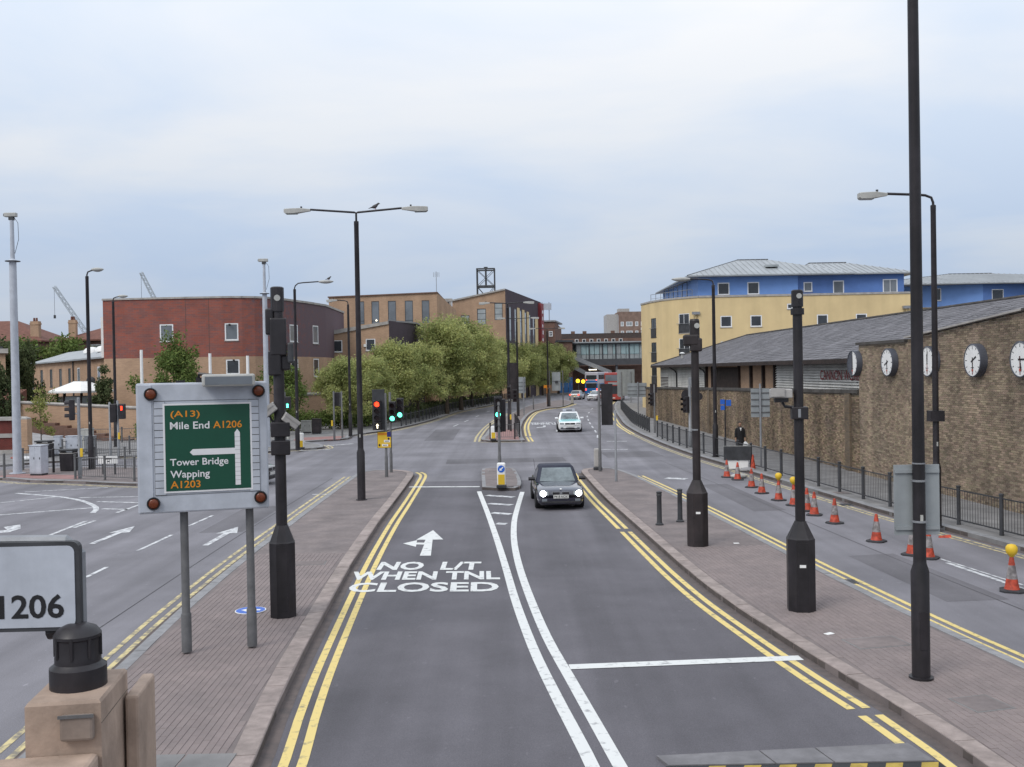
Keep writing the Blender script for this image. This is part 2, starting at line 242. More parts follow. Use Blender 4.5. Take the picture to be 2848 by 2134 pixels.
# ------------------------------------------------------------------ mesh helpers
class MB:
    def __init__(s): s.v = []; s.f = []; s.m = []
    def add(s, vs, fs, mi=0):
        o = len(s.v); s.v += [tuple(v) for v in vs]; s.f += [tuple(i + o for i in f) for f in fs]; s.m += [mi] * len(fs); return s
    def box(s, x0, x1, y0, y1, z0, z1, mi=0, T=None):
        vs = [Vector((x, y, z)) for z in (z0, z1) for y in (y0, y1) for x in (x0, x1)]
        if T is not None: vs = [T @ v for v in vs]
        return s.add(vs, [(0, 2, 3, 1), (4, 5, 7, 6), (0, 1, 5, 4), (2, 6, 7, 3), (0, 4, 6, 2), (1, 3, 7, 5)], mi)
    def cyl(s, p0, p1, r0, r1=None, n=12, mi=0, caps=True):
        r1 = r0 if r1 is None else r1; p0 = Vector(p0); p1 = Vector(p1); d = (p1 - p0).normalized()
        a = d.cross(Vector((0, 0, 1)) if abs(d.z) < 0.9 else Vector((1, 0, 0))).normalized(); b = d.cross(a)
        vs = []
        for p, r in ((p0, r0), (p1, r1)):
            for k in range(n):
                t = 2 * math.pi * (k + 0.5) / n; vs.append(p + a * (r * math.cos(t)) + b * (r * math.sin(t)))
        fs = [(k, (k + 1) % n, n + (k + 1) % n, n + k) for k in range(n)]
        if caps: fs += [tuple(range(n))[::-1], tuple(range(n, 2 * n))]
        return s.add(vs, fs, mi)
    def tube(s, path, r, n=8, mi=0):
        P = [Vector(p) for p in path]; rs = r if isinstance(r, (list, tuple)) else [r] * len(P); o = len(s.v); ref = None
        for i, p in enumerate(P):
            d = (P[min(i + 1, len(P) - 1)] - P[max(i - 1, 0)]).normalized()
            if ref is None: ref = d.cross(Vector((0, 0, 1)) if abs(d.z) < 0.9 else Vector((1, 0, 0))).normalized()
            a = (ref - d * ref.dot(d)).normalized(); ref = a; b = d.cross(a)
            for k in range(n):
                t = 2 * math.pi * k / n; s.v.append(tuple(p + a * (rs[i] * math.cos(t)) + b * (rs[i] * math.sin(t))))
        for i in range(len(P) - 1):
            for k in range(n):
                s.f.append((o + i * n + k, o + i * n + (k + 1) % n, o + (i + 1) * n + (k + 1) % n, o + (i + 1) * n + k)); s.m.append(mi)
        s.f.append(tuple(o + k for k in range(n))[::-1]); s.m.append(mi); e = o + (len(P) - 1) * n
        s.f.append(tuple(e + k for k in range(n))); s.m.append(mi); return s
    def lathe(s, prof, n=16, c=(0, 0, 0), mi=0, mids=None):
        o = len(s.v)
        for r, z in prof:
            for k in range(n):
                t = 2 * math.pi * (k + 0.5) / n; s.v.append((c[0] + r * math.cos(t), c[1] + r * math.sin(t), c[2] + z))
        for i in range(len(prof) - 1):
            for k in range(n):
                s.f.append((o + i * n + k, o + i * n + (k + 1) % n, o + (i + 1) * n + (k + 1) % n, o + (i + 1) * n + k)); s.m.append(mids[i] if mids else mi)
        s.f.append(tuple(o + k for k in range(n))[::-1]); s.m.append(mids[0] if mids else mi); e = o + (len(prof) - 1) * n
        s.f.append(tuple(e + k for k in range(n))); s.m.append(mids[-1] if mids else mi); return s
    def prism(s, poly, z0, z1, mi=0):
        n = len(poly); area = sum(poly[i][0] * poly[(i + 1) % n][1] - poly[(i + 1) % n][0] * poly[i][1] for i in range(n))
        if area < 0: poly = poly[::-1]
        z1s = z1 if isinstance(z1, (list, tuple)) else [z1] * n
        vs = [(x, y, z0) for x, y in poly] + [(p[0], p[1], z) for p, z in zip(poly, z1s)]
        fs = [tuple(range(n))[::-1], tuple(range(n, 2 * n))] + [(k, (k + 1) % n, n + (k + 1) % n, n + k) for k in range(n)]
        return s.add(vs, fs, mi)
    def loft(s, rings, mi=0, cap=True):
        o = len(s.v); n = len(rings[0])
        for r in rings: s.v += [tuple(p) for p in r]
        for i in range(len(rings) - 1):
            for k in range(n):
                s.f.append((o + i * n + k, o + i * n + (k + 1) % n, o + (i + 1) * n + (k + 1) % n, o + (i + 1) * n + k)); s.m.append(mi)
        if cap:
            s.f.append(tuple(o + k for k in range(n))[::-1]); s.m.append(mi); e = o + (len(rings) - 1) * n
            s.f.append(tuple(e + k for k in range(n))); s.m.append(mi)
        return s
    def mesh(s, name, mats, smooth=None):
        me = bpy.data.meshes.new(name); me.from_pydata(s.v, [], s.f)
        for m_ in (mats if isinstance(mats, (list, tuple)) else [mats]): me.materials.append(M[m_] if isinstance(m_, str) else m_)
        if any(s.m): me.polygons.foreach_set('material_index', s.m)
        if smooth:
            me.polygons.foreach_set('use_smooth', [True] * len(s.f)); me.set_sharp_from_angle(angle=R(smooth))
        me.update(); return me
    def build(s, name, mats, parent=None, smooth=None, loc=None):
        return link(name, s.mesh(name, mats, smooth), parent, loc)
def link(name, data, parent=None, loc=None):
    o = bpy.data.objects.new(name, data); COL.objects.link(o)
    if parent is not None: o.parent = parent
    if loc is not None: o.location = loc
    return o
def tag(o, label=None, cat=None, group=None, kind=None):
    for k, v in (('label', label), ('category', cat), ('group', group), ('kind', kind)):
        if v: o[k] = v
    return o
def thing(name, label, cat, loc=(0, 0, 0), rz=0.0, group=None):
    o = bpy.data.objects.new(name, None); COL.objects.link(o); o.empty_display_size = 0.2
    o.location = loc; o.rotation_euler = (0, 0, R(rz)); return tag(o, label, cat, group)
def copy_tree(src, loc, rz=None, label=None, scale=None):
    def rec(o, par):
        c = o.copy(); COL.objects.link(c); c.parent = par
        for ch in o.children: rec(ch, c)
        return c
    r = rec(src, None); r.location = loc
    if rz is not None: r.rotation_euler = (0, 0, R(rz))
    if label: r['label'] = label
    if scale: r.scale = scale if isinstance(scale, tuple) else (scale,) * 3
    return r
def bx(name, mats, parent, x0, x1, y0, y1, z0, z1, bev=0.0, T=None):
    o = MB().box(x0, x1, y0, y1, z0, z1, T=T).build(name, mats, parent)
    if bev:
        b = o.modifiers.new('bevel', 'BEVEL'); b.width = bev; b.segments = 2
    return o
_tc = {}
def text_geo(txt, bold=0.0):
    if (txt, bold) in _tc: return _tc[(txt, bold)]
    c = bpy.data.curves.new('lettering', 'FONT'); c.body = txt; c.size = 1; c.offset = bold; c.resolution_u = 3
    o = bpy.data.objects.new('lettering', c); COL.objects.link(o); bpy.context.view_layer.update()
    me = bpy.data.meshes.new_from_object(o); v = np.array([p.co[:2] for p in me.vertices]); f = [tuple(p.vertices) for p in me.polygons]
    bpy.data.objects.remove(o); bpy.data.curves.remove(c); bpy.data.meshes.remove(me)
    v -= v.min(0); w = v.max(0); _tc[(txt, bold)] = (v, f, w); return v, f, w
def letter(name, txt, m, parent, org, xd, up, w, h, bold=0.02):
    """flat lettering filling w by h from org along xd and up"""
    v, f, s = text_geo(txt, bold); org = Vector(org); xd = Vector(xd).normalized(); up = Vector(up).normalized()
    vs = [org + xd * (p[0] / s[0] * w) + up * (p[1] / s[1] * h) for p in v]
    return MB().add(vs, f).build(name, m, parent)
def offset(path, d):
    """polyline moved d metres to its left"""
    P = [Vector((p[0], p[1])) for p in path]; res = []
    for i, p in enumerate(P):
        a = (P[i] - P[i - 1]).normalized() if i else None; b = (P[i + 1] - P[i]).normalized() if i < len(P) - 1 else None
        t = ((a or b) + (b or a)).normalized(); nrm = Vector((-t.y, t.x))
        c = 1.0 if (a is None or b is None) else max(0.5, t.dot(a)); res.append(tuple(p + nrm * (d / c)))
    return res
def smooth_path(path, step=0.9):
    """Catmull-Rom through the points, resampled at equal steps"""
    P = [Vector((p[0], p[1])) for p in path]; P = [P[0] * 2 - P[1]] + P + [P[-1] * 2 - P[-2]]; pts = []
    for i in range(1, len(P) - 2):
        for k in range(12):
            t = k / 12; a, b, c, d = P[i - 1:i + 3]
            pts.append(0.5 * ((2 * b) + (c - a) * t + (2 * a - 5 * b + 4 * c - d) * t * t + (3 * b - a - 3 * c + d) * t ** 3))
    pts.append(P[-2]); L = [0.0]
    for i in range(1, len(pts)): L.append(L[-1] + (pts[i] - pts[i - 1]).length)
    n = max(1, round(L[-1] / step)); res = []; j = 0
    for k in range(n + 1):
        s_ = L[-1] * k / n
        while j < len(L) - 2 and L[j + 1] < s_: j += 1
        t = (s_ - L[j]) / max(1e-6, L[j + 1] - L[j]); p = pts[j].lerp(pts[j + 1], min(1, t)); res.append((p.x, p.y))
    return res
def strip(mb, path, w, z, mi=0, th=0.004):
    a = offset(path, w / 2); b = offset(path, -w / 2); n = len(path); o = len(mb.v)
    for p, q in zip(a, b): mb.v += [(p[0], p[1], z), (q[0], q[1], z)]
    for i in range(n - 1): mb.f.append((o + 2 * i, o + 2 * i + 1, o + 2 * i + 3, o + 2 * i + 2)); mb.m.append(mi)
    return mb
def inside(p, poly):
    x, y = p; c = False; n = len(poly)
    for i in range(n):
        x0, y0 = poly[i]; x1, y1 = poly[(i + 1) % n]
        if (y0 > y) != (y1 > y) and x < (x1 - x0) * (y - y0) / (y1 - y0) + x0: c = not c
    return c
# ================================================================== GROUND, ROADS, PAVEMENTS
KH = 0.125
g = MB().add([(-2500, -500, -0.03), (2500, -500, -0.03), (2500, 4500, -0.03), (-2500, 4500, -0.03)], [(0, 1, 2, 3)]).build('ground', 'earth'); tag(g, kind='structure', label='flat open ground reaching to the horizon')
def grid_sheet(x0, x1, y0, y1, z, n=1):
    return MB().add([(x0, y0, z), (x1, y0, z), (x1, y1, z), (x0, y1, z)], [(0, 1, 2, 3)])
road = grid_sheet(-90, 60, -12, 330, 0).build('road', 'asphalt_old'); tag(road, kind='structure', label='worn grey asphalt of the junction and outer lanes')
LI_R = [(-2.9, 4), (-3.0, 9), (-3.19, 12.14), (-3.36, 13.87), (-3.58, 16.84), (-4.0, 24.44), (-4.24, 31.19), (-4.33, 36.05), (-4.48, 43.0), (-4.62, 46.4)]
LI_T = [(-5.0, 47.6), (-5.8, 48.3), (-6.8, 48.3), (-7.25, 47.2)]
LI_L = [(-7.3, 44), (-7.2, 36), (-7.1, 31.02), (-7.0, 25.9), (-6.74, 20.12), (-6.42, 15.94), (-5.9, 9), (-5.6, 4)]
RI_L = [(5.75, 4), (5.5, 9.5), (5.36, 11.97), (5.16, 13.6), (4.84, 15.47), (4.49, 17.88), (4.18, 20.36), (3.97, 23.03), (3.84, 25.47), (3.63, 29.86), (3.49, 32.76), (3.29, 37.24), (3.15, 43.5), (3.12, 46.2)]
RI_T = [(3.35, 47.2), (3.95, 47.6), (4.7, 47.1)]
RI_R = [(5.25, 44.6), (5.75, 39.5), (6.15, 34.7), (6.37, 31.92), (6.86, 24.89), (7.02, 22.88), (7.45, 18.25), (7.85, 15.17), (8.6, 9), (9.2, 4)]
new = [(-2.9, 4)] + LI_R[1:-1] + [(-4.5, 43.8), (-1.6, 43.7), (3.14, 43.6)] + RI_L[::-1][2:]
nr = MB(); n_ = len(new)
cw = MB().add([(x, y, 0.004) for x, y in new], [tuple(range(n_))]).build('carriageway', 'asphalt_new'); tag(cw, kind='structure', label='dark fresh asphalt lane between the two brick-paved islands')
def kerb(parent, path, w, m, z=KH, closed=False, step=0.92, name='kerb_stone', side=1):
    """separate kerb stones along path; the stones lie to the left (side=1) of it"""
    p = smooth_path(path + ([path[0]] if closed else []), step); q = offset(p, w * side)
    for i in range(len(p) - 1):
        a, b, c, d = Vector(p[i]), Vector(p[i + 1]), Vector(q[i + 1]), Vector(q[i])
        u = (b - a); u = u * (0.006 / max(u.length, 0.01)); dz = random.uniform(-0.004, 0.004)
        poly = [tuple(a + u), tuple(b - u), tuple(c - u), tuple(d + u)]
        mb = MB(); ch = 0.018; n = (c - b).normalized() * ch
        lo = [Vector((*x, -0.05)) for x in poly]; t1 = [Vector((*x, z + dz - ch)) for x in poly]; t2 = [Vector((*poly[0], z + dz)) + Vector((n.x, n.y, 0)), Vector((*poly[1], z + dz)) + Vector((n.x, n.y, 0)), Vector((*poly[2], z + dz)), Vector((*poly[3], z + dz))]
        t1[2].z = t1[3].z = z + dz
        vs = lo + t1 + t2
        fs = [(0, 1, 5, 4), (1, 2, 6, 5), (2, 3, 7, 6), (3, 0, 4, 7), (4, 5, 9, 8), (8, 9, 10, 11), (5, 6, 10, 9), (7, 4, 8, 11)]
        if side < 0: fs = [f[::-1] for f in fs]
        mb.add(vs, fs[:1], 1).add(vs, fs[1:]).build(name, [m, 'kerb_dirty'], parent)
def pavement(name, poly, m, label, z=KH):
    o = MB().prism(poly, -0.04, z - 0.008).build(name, m); return tag(o, label, kind='structure')
def pave_blocks(parent, poly, axis_pts, ylim, m, bl=0.2, bw=0.1, zt=KH, cap=300, nearest=(0, 0)):
    """blocks laid in stretcher bond along the line axis_pts, clipped to poly; nearest ones single, the rest one mesh"""
    a = Vector(axis_pts[0]); d = (Vector(axis_pts[1]) - a); L = d.length; d.normalize(); nrm = Vector((-d.y, d.x)); cells = []
    for r in range(-45, 46):
        for k in range(int(L / bl) + 2):
            c = a + d * (k * bl + (bl / 2 if r % 2 else 0)) + nrm * (r * bw)
            if not (ylim[0] < c.y < ylim[1]): continue
            cs = [c + d * (sx * bl / 2) + nrm * (sy * bw / 2) for sx in (-1, 1) for sy in (-1, 1)]
            if all(inside((q.x, q.y), poly) for q in cs): cells.append(c)
    cells.sort(key=lambda c: (c - Vector(nearest)).length); ang = math.atan2(d.y, d.x)
    hx, hy = bl / 2 - 0.0025, bw / 2 - 0.0025
    def blk(mb, T):
        vs = [(-hx, -hy, -0.02), (hx, -hy, -0.02), (hx, hy, -0.02), (-hx, hy, -0.02)]; ch = 0.004
        top = [(-hx + ch, -hy + ch, 0), (hx - ch, -hy + ch, 0), (hx - ch, hy - ch, 0), (-hx + ch, hy - ch, 0)]; mid = [(x, y, -0.004) for x, y, _ in vs]
        V = [T @ Vector(v) for v in vs + mid + top]
        mb.add(V, [(0, 1, 5, 4), (1, 2, 6, 5), (2, 3, 7, 6), (3, 0, 4, 7), (4, 5, 9, 8), (5, 6, 10, 9), (6, 7, 11, 10), (7, 4, 8, 11), (8, 9, 10, 11)])
    one = MB(); blk(one, Matrix.Identity(4)); me = one.mesh('paving_block', m)
    for c in cells[:cap]:
        o = link('paving_block', me, parent, (c.x, c.y, zt + random.uniform(-0.002, 0.0015))); o.rotation_euler = (random.uniform(-.006, .006), random.uniform(-.006, .006), ang)
    rest = MB()
    for c in cells[cap:]:
        blk(rest, Matrix.Translation((c.x, c.y, zt + random.uniform(-0.002, 0.0015))) @ Matrix.Rotation(ang, 4, 'Z'))
    if rest.f: tag(rest.build('block_paving', m, parent), kind='stuff')
# --- left island
LI = LI_R + LI_T + LI_L
li = pavement('left_island', LI, 'pavers_base', 'long brick-paved island carrying the green direction sign')
kerb(li, LI_R + LI_T[:2], 0.30, 'granite'); kerb(li, [LI_T[1]] + LI_T[2:] + LI_L, 0.22, 'kerb_grey')
pin = offset(LI_R, 0.31) + [(-5.6, 47.6), (-6.7, 47.5)] + offset(LI_L, 0.23)
pave_blocks(li, pin, [(-4.4, 8), (-5.8, 50)], (10.5, 26), 'paver')
MB().prism([(-4.35, 25.9), (-4.55, 31.2), (-4.64, 36), (-4.79, 43), (-5.0, 46.6), (-5.6, 47.7), (-6.7, 47.7), (-7.02, 46), (-7.06, 44), (-6.96, 36), (-6.86, 31), (-6.77, 25.9)], 0, KH - 0.004).build('paving_far', 'paver_flat', li)
for k, (sx, w_) in enumerate(((-5.35, 0.62), (-4.7, 0.62), (-4.05, 0.6))): bx('stone_slab', 'flags', li, sx, sx + w_, 11.2, 12.25, 0.02, KH + 0.006 + k * 0.001)
# --- right island
RI = RI_L + RI_T + RI_R
ri = pavement('right_island', RI, 'pavers_base', 'brick-paved island with two black feeder pillars and two bollards')
kerb(ri, RI_L + RI_T[:2], 0.28, 'granite', side=-1); kerb(ri, [RI_T[1]] + RI_T[2:] + RI_R, 0.2, 'kerb_grey', side=-1)
pin = offset(RI_L, -0.29) + [(3.9, 47)] + offset(RI_R, -0.21)
pave_blocks(ri, pin, [(7.2, 8), (4.2, 50)], (10.5, 26), 'paver', nearest=(7, 4))
MB().prism([(4.15, 25.9), (3.94, 29.9), (3.8, 32.8), (3.6, 37.3), (3.46, 43.6), (3.5, 46.6), (3.95, 47.2), (4.5, 46.8), (5.03, 44.5), (5.53, 39.5), (5.93, 34.7), (6.15, 31.9), (6.56, 25.9)], 0, KH - 0.004).build('paving_far', 'paver_flat', ri)
# --- small refuge in the middle
SR = [(-1.28, 40.35), (0.24, 40.3), (0.06, 47.6), (-0.35, 48.1), (-1.15, 48.2), (-1.5, 47.8)]
sr = pavement('small_refuge', SR, 'paver_flat', 'small raised refuge in mid-road with keep-left bollard'); sr.location.z = 0.012
kerb(sr, SR, 0.16, 'kerb_grey', closed=True, step=0.75, z=0.118)
# --- far island
FI_R = [(0.8, 67.5), (0.68, 72.1), (0.69, 83.5), (1.0, 93.7), (1.69, 106.6), (2.6, 116.5), (4.33, 124.4), (6.18, 128.3), (8.4, 141)]
FI_L = [(7.9, 158.7), (5.27, 150.8), (2.09, 134.5), (0.02, 113.2), (-0.89, 103.4), (-1.75, 87.2), (-2.05, 74.8), (-2.0, 68.2)]
FI = FI_R + [(8.8, 150)] + FI_L
fi = pavement('far_island', FI, 'paver_flat', 'long curving island with twin-arm street lamps beyond the junction')
kerb(fi, FI_R + [(8.8, 150)] + FI_L, 0.28, 'kerb_grey', closed=True, step=1.2)
MB().prism([(0.45, 67.9), (0.35, 72), (0.36, 80), (-1.5, 80), (-1.7, 74.8), (-1.66, 68.4)], 0.05, KH + 0.003).build('tactile_paving', 'tactile', fi)
# --- right pavement along the brick walls
RK = [(14.6, 12), (13.6, 19), (12.75, 25.13), (12.23, 28.73), (11.84, 31.6), (11.5, 35), (11.1, 39.5), (10.72, 43.37), (10.25, 48.8), (9.8, 53.67), (9.4, 61), (9.25, 68.1), (9.2, 73.2), (9.45, 84), (10.2, 95.3), (12.0, 118), (14.57, 141.3), (17.5, 158), (24, 178)]
rp_ = pavement('right_pavement', RK + [(40, 178), (40, 12)], 'flags', 'grey footway running beside the brick walls'); kerb(rp_, RK, 0.24, 'kerb_grey', side=-1, step=1.0)
# --- left corner island and back pavements
LC = [(-27, 47.8), (-24.42, 47.74), (-22.05, 46.2), (-20.68, 45.9), (-16.39, 44.0), (-14.9, 43.9), (-14.6, 45.2), (-15.6, 48.5), (-18.5, 51.6), (-22.3, 52.8), (-24.4, 52.7), (-25.8, 52.6), (-27, 50.6)]
lc = pavement('left_corner_island', LC, 'paver_flat', 'paved corner island with camera mast and guard railing'); kerb(lc, LC, 0.24, 'kerb_grey', closed=True, step=1.0)
MB().prism([(-25, 48.2), (-22, 46.9), (-20.2, 46.4), (-20.6, 48.2), (-24.5, 49.5)], 0.05, KH - 0.006).build('tactile_paving', 'tactile', lc)
LB = [(-80, 40), (-45, 50.5), (-28.05, 54.9), (-27.0, 56.3), (-25.6, 57.3), (-23.4, 59.9), (-19, 60.8), (-15.2, 61.4), (-14.3, 63.0), (-12.6, 63.6), (-12.2, 64.8), (-13, 67.4), (-14.6, 70), (-13.4, 71.5), (-12.0, 72.9), (-12.2, 76.9), (-10.05, 84.1), (-8.1, 98.2), (-6.44, 119.8), (-2.71, 142.5), (2.74, 185.4), (6.5, 194), (10, 198.5), (14, 204)]
lb = pavement('left_pavement', LB + [(14, 215), (-80, 215)], 'flags', 'footway along the railings, hedge and plane trees'); kerb(lb, LB[2:], 0.26, 'kerb_grey', step=1.1)
MB().prism([(-12.4, 71.9), (-15.5, 70.9), (-16, 74), (-12.6, 75.5)], 0.05, KH - 0.005).build('tactile_paving', 'tactile', lb)
# --- painted lines: children of the surface they lie on
def line(name, path, w, m, parent, z=0.009, sm=True):
    return strip(MB(), smooth_path(path, 0.8) if sm else path, w, z).build(name, m, parent)
def double_yellow(path, side, parent, d0=0.33, d1=0.555, w=0.125, m='yellow_paint', z=0.009):
    p = smooth_path(path, 0.7)
    for d in (d0, d1): strip(MB(), offset(p, -d * side), w, z).build('yellow_line', m, parent)
double_yellow(LI_R[:] + [(-4.95, 47.7)], 1, cw); double_yellow(RI_L[9:], -1, cw, 0.30, 0.53); double_yellow([(5.12, 13.9)] + RI_L[4:9] + [(3.66, 29.3)], -1, cw, 0.30, 0.53); double_yellow(RI_L[:3] + [(5.17, 13.6)], -1, cw, 0.28, 0.52)
double_yellow([(-7.35, 46.4)] + LI_L[:], 1, road, 0.22, 0.46, 0.10, 'yellow_worn', 0.005); double_yellow(RI_R[:], -1, road, 0.24, 0.47, 0.11, 'yellow_paint', 0.005)
double_yellow(FI_R[:2], 1, road, 0.3, 0.55, 0.13, 'yellow_paint', 0.005); double_yellow([(0.66, 73)] + FI_R[2:], 1, road, 0.3, 0.6, 0.15, 'yellow_paint', 0.005)
double_yellow(FI_L[3:], 1, road, 0.3, 0.6, 0.15, 'yellow_worn', 0.005)
line('yellow_line', [(-2.3, 67.6), (1.3, 66.9)], 0.16, 'yellow_worn', road, 0.005)
double_yellow(RK[1:13], -1, road, 0.35, 0.55, 0.09, 'yellow_worn', 0.005); double_yellow(RK[12:], -1, road, 0.35, 0.6, 0.13, 'yellow_paint', 0.005)
double_yellow(LB[5:12], 1, road, 0.3, 0.55, 0.11, 'yellow_worn', 0.005); double_yellow(LB[15:], 1, road, 0.3, 0.6, 0.14, 'yellow_worn', 0.005)
double_yellow(LC[1:6], 1, road, 0.3, 0.55, 0.10, 'yellow_worn', 0.005)
WL = [(-1.38, 39.8), (-0.84, 32.98), (-0.48, 28.01), (-0.22, 24.11), (0.01, 20.48), (0.30, 16.97), (0.57, 14.54), (0.78, 12.84), (0.92, 11.6), (1.5, 6)]
WR = [(0.33, 39.4), (0.1, 34.53), (-0.01, 31.38), (-0.01, 27.59), (0.15, 23.36), (0.50, 18.32), (0.85, 15.12), (1.09, 13.02), (1.24, 11.7), (1.9, 6)]
line('white_line', WL, 0.175, 'white_paint', cw); line('white_line', WR, 0.175, 'white_paint', cw)
for a, b in (((-1.05, 38.5), (-0.01, 37.8)), ((-0.92, 36.1), (-0.08, 35.6)), ((-0.74, 33.7), (-0.11, 33.3)), ((-0.56, 31.3), (-0.24, 31.2))): line('hatch_bar', [a, b], 0.33, 'white_worn', cw, sm=False)
line('stop_line', [(-4.35, 41.75), (-1.4, 41.4)], 0.28, 'white_paint', cw, 0.013, False); line('stop_line', [(0.84, 16.0), (4.62, 16.28)], 0.26, 'white_paint', cw, 0.013, False)
AR = [(-2.45, 30.18), (-2.03, 28.47), (-2.33, 28.47), (-2.18, 25.98), (-2.47, 26.0), (-2.50, 27.67), (-2.72, 27.72), (-2.70, 27.34), (-3.11, 27.91), (-2.765, 28.42), (-2.745, 28.02), (-2.53, 27.98), (-2.53, 28.47), (-2.80, 28.49)]
def flat(name, poly, z, m, parent): return MB().add([(x, y, z) for x, y in poly], [tuple(range(len(poly)))]).build(name, m, parent)
flat('lane_arrow', AR, 0.011, 'white_paint', cw)
letter('road_lettering', 'NO  L/T', 'white_paint', cw, (-3.36, 24.19, 0.0125), (2.5, -0.2, 0), (0, 1, 0), 2.53, 1.04, 0.035)
letter('road_lettering', 'WHEN TNL', 'white_paint', cw, (-3.84, 23.07, 0.0125), (3.48, -0.22, 0), (-0.03, 1, 0), 3.5, 0.96, 0.035)
letter('road_lettering', 'CLOSED', 'white_paint', cw, (-3.68, 21.78, 0.0125), (3.3, -0.18, 0), (-0.03, 1, 0), 3.33, 0.98, 0.03)
# worn markings on the outer lanes
def wl(*p, w=0.13): line('white_line', list(p), w, 'white_worn', road, 0.006)
wl((-20.83, 42.0), (-18.56, 40.64), (-17.06, 39.33), (-15.92, 37.82), (-15.23, 36.61), (-14.89, 35.43), w=0.2)
wl((-22, 37.0), (-19.9, 38.85), (-18.47, 40.44)); wl((-20.5, 33.9), (-18.11, 35.34), (-15.48, 36.86), w=0.18); wl((-20.67, 42.42), (-17.66, 43.66)); wl((-17.39, 40.1), (-14.92, 40.05), (-12.5, 39.6))
wl((-16.06, 38.68), (-14.19, 38.09), (-12.6, 37.6), w=0.18); wl((-15.0, 36.52), (-13.9, 36.2), w=0.18); wl((-14.02, 35.41), (-14.0, 37.56)); wl((-14.11, 29.5), (-14.28, 33.47)); wl((-14.05, 32.01), (-14.0, 33.49))
for a, b in (((-10.35, 27.48), (-10.32, 30.2)), ((-10.37, 31.95), (-10.3, 34.25)), ((-10.26, 23.0), (-10.27, 25.23)), ((-10.2, 18.5), (-10.22, 20.7)), ((-10.4, 36), (-10.4, 38.2))): wl(a, b, w=0.11)
def straight_arrow(x, y0, y1): flat('lane_arrow', [(x - 0.09, y0), (x + 0.09, y0), (x + 0.09, y1 - 1.3), (x + 0.32, y1 - 1.3), (x, y1), (x - 0.32, y1 - 1.3), (x - 0.09, y1 - 1.3)], 0.006, 'white_worn', road)
straight_arrow(-12.15, 28.8, 32.1); straight_arrow(-8.7, 28.2, 31.6)
flat('lane_arrow', [(-17.0, 30.6), (-15.75, 31.3), (-15.75, 32.0), (-16.2, 32.9), (-16.5, 32.4), (-16.05, 31.75), (-17.0, 31.2)], 0.006, 'white_worn', road)
wl((10.3, 23.9), (10.62, 21.2), (10.9, 19.0), w=0.12); wl((10.35, 24.4), (10.95, 20.5), w=0.07); wl((11.3, 16.8), (11.6, 14.5), w=0.12)
wl((6.6, 43.5), (7.4, 43.0), w=0.5); wl((6.2, 66.5), (7.5, 66.2), w=0.3); wl((5.2, 59.8), (6.8, 59.5), w=0.25)
wl((-8.0, 39.8), (-5.9, 39.6)); wl((-12.9, 66.2), (-10.9, 68.4), w=0.3); wl((-13.4, 63.1), (-11.6, 63.6), w=0.3)
for x, y, a in ((3.4, 78, .05), (3.75, 84, .07), (4.2, 90, .09), (4.9, 98, .12), (5.9, 108, .16)): wl((x, y), (x + a * 3, y + 3), w=0.13)
for x, y, a in ((5.9, 70, .09), (6.3, 76, .05), (6.55, 82, .05), (6.8, 88, .05), (7.1, 94, .06), (7.5, 101, .08), (8.3, 110, .12), (9.5, 121, .14)): wl((x, y), (x + a * 3, y + 3), w=0.13)
for x, y in ((-5.2, 88), (-4.6, 96), (-3.9, 106), (-3.0, 118)): wl((x, y), (x + .25, y + 3.2), w=0.13)
letter('road_lettering', 'TUNNEL', 'white_worn', road, (4.0, 91.8, 0.007), (-1, 0.1, 0), (0, -1, 0), 2.5, 3.6, 0.03)
flat('lane_arrow', [(2.0, 84.4), (2.0, 83.5), (2.75, 84.2), (2.85, 87), (2.65, 87), (2.55, 85)], 0.007, 'white_worn', road)
for par, x, y, w_, d_, rz in ((ri, 6.0, 16.7, .95, .62, .2), (ri, 6.3, 13.6, .6, .6, .25), (li, -5.2, 24.6, 1.1, .5, .08), (li, -5.5, 37.4, 1.2, .5, .05), (sr, -.95, 46.6, .45, .7, 0), (rp_, 11.9, 36.5, .6, .6, .1)):
    o = MB().box(-w_ / 2, w_ / 2, -d_ / 2, d_ / 2, KH - .02, KH + .004).build('access_cover', 'flags', par); o.location = (x, y, 0); o.rotation_euler = (0, 0, rz); MB().box(-w_ / 2 + .03, w_ / 2 - .03, -d_ / 2 + .03, d_ / 2 - .03, KH, KH + .007).build('cover_plate', 'paver_flat', o)
# gutter dirt, repair patches, tar joints and gully grates
for pth, sd, par, z_ in ((LI_R, 1, cw, .0065), (RI_L, -1, cw, .0065), (RI_R, -1, road, .0028), (LI_L, 1, road, .0028), (RK[1:], -1, road, .0028), (FI_R, 1, road, .0028), (FI_L, 1, road, .0028), (LB[5:], 1, road, .0028)): strip(MB(), offset(smooth_path(pth, 1.2), -.085 * sd), .19, z_).build('gutter_dirt', 'gutter', par)
for poly in ([(7.9, 33), (9.0, 33.2), (8.7, 41), (7.6, 40.8)], [(-9.6, 30.5), (-8.3, 30.6), (-8.4, 36.5), (-9.7, 36.4)], [(-3.5, 52), (2.8, 52.4), (2.7, 55), (-3.6, 54.6)], [(-13.2, 20), (-11.6, 20.1), (-11.7, 24), (-13.3, 23.9)], [(8.6, 20), (9.9, 20.1), (9.5, 25.2), (8.3, 25)], [(-6.2, 70), (-4.2, 70.2), (-4.4, 84), (-6.4, 83.6)], [(5.1, 54), (8.2, 54.3), (8.0, 58), (5.0, 57.6)]): flat('road_patch', poly, .0022, 'patch', road)
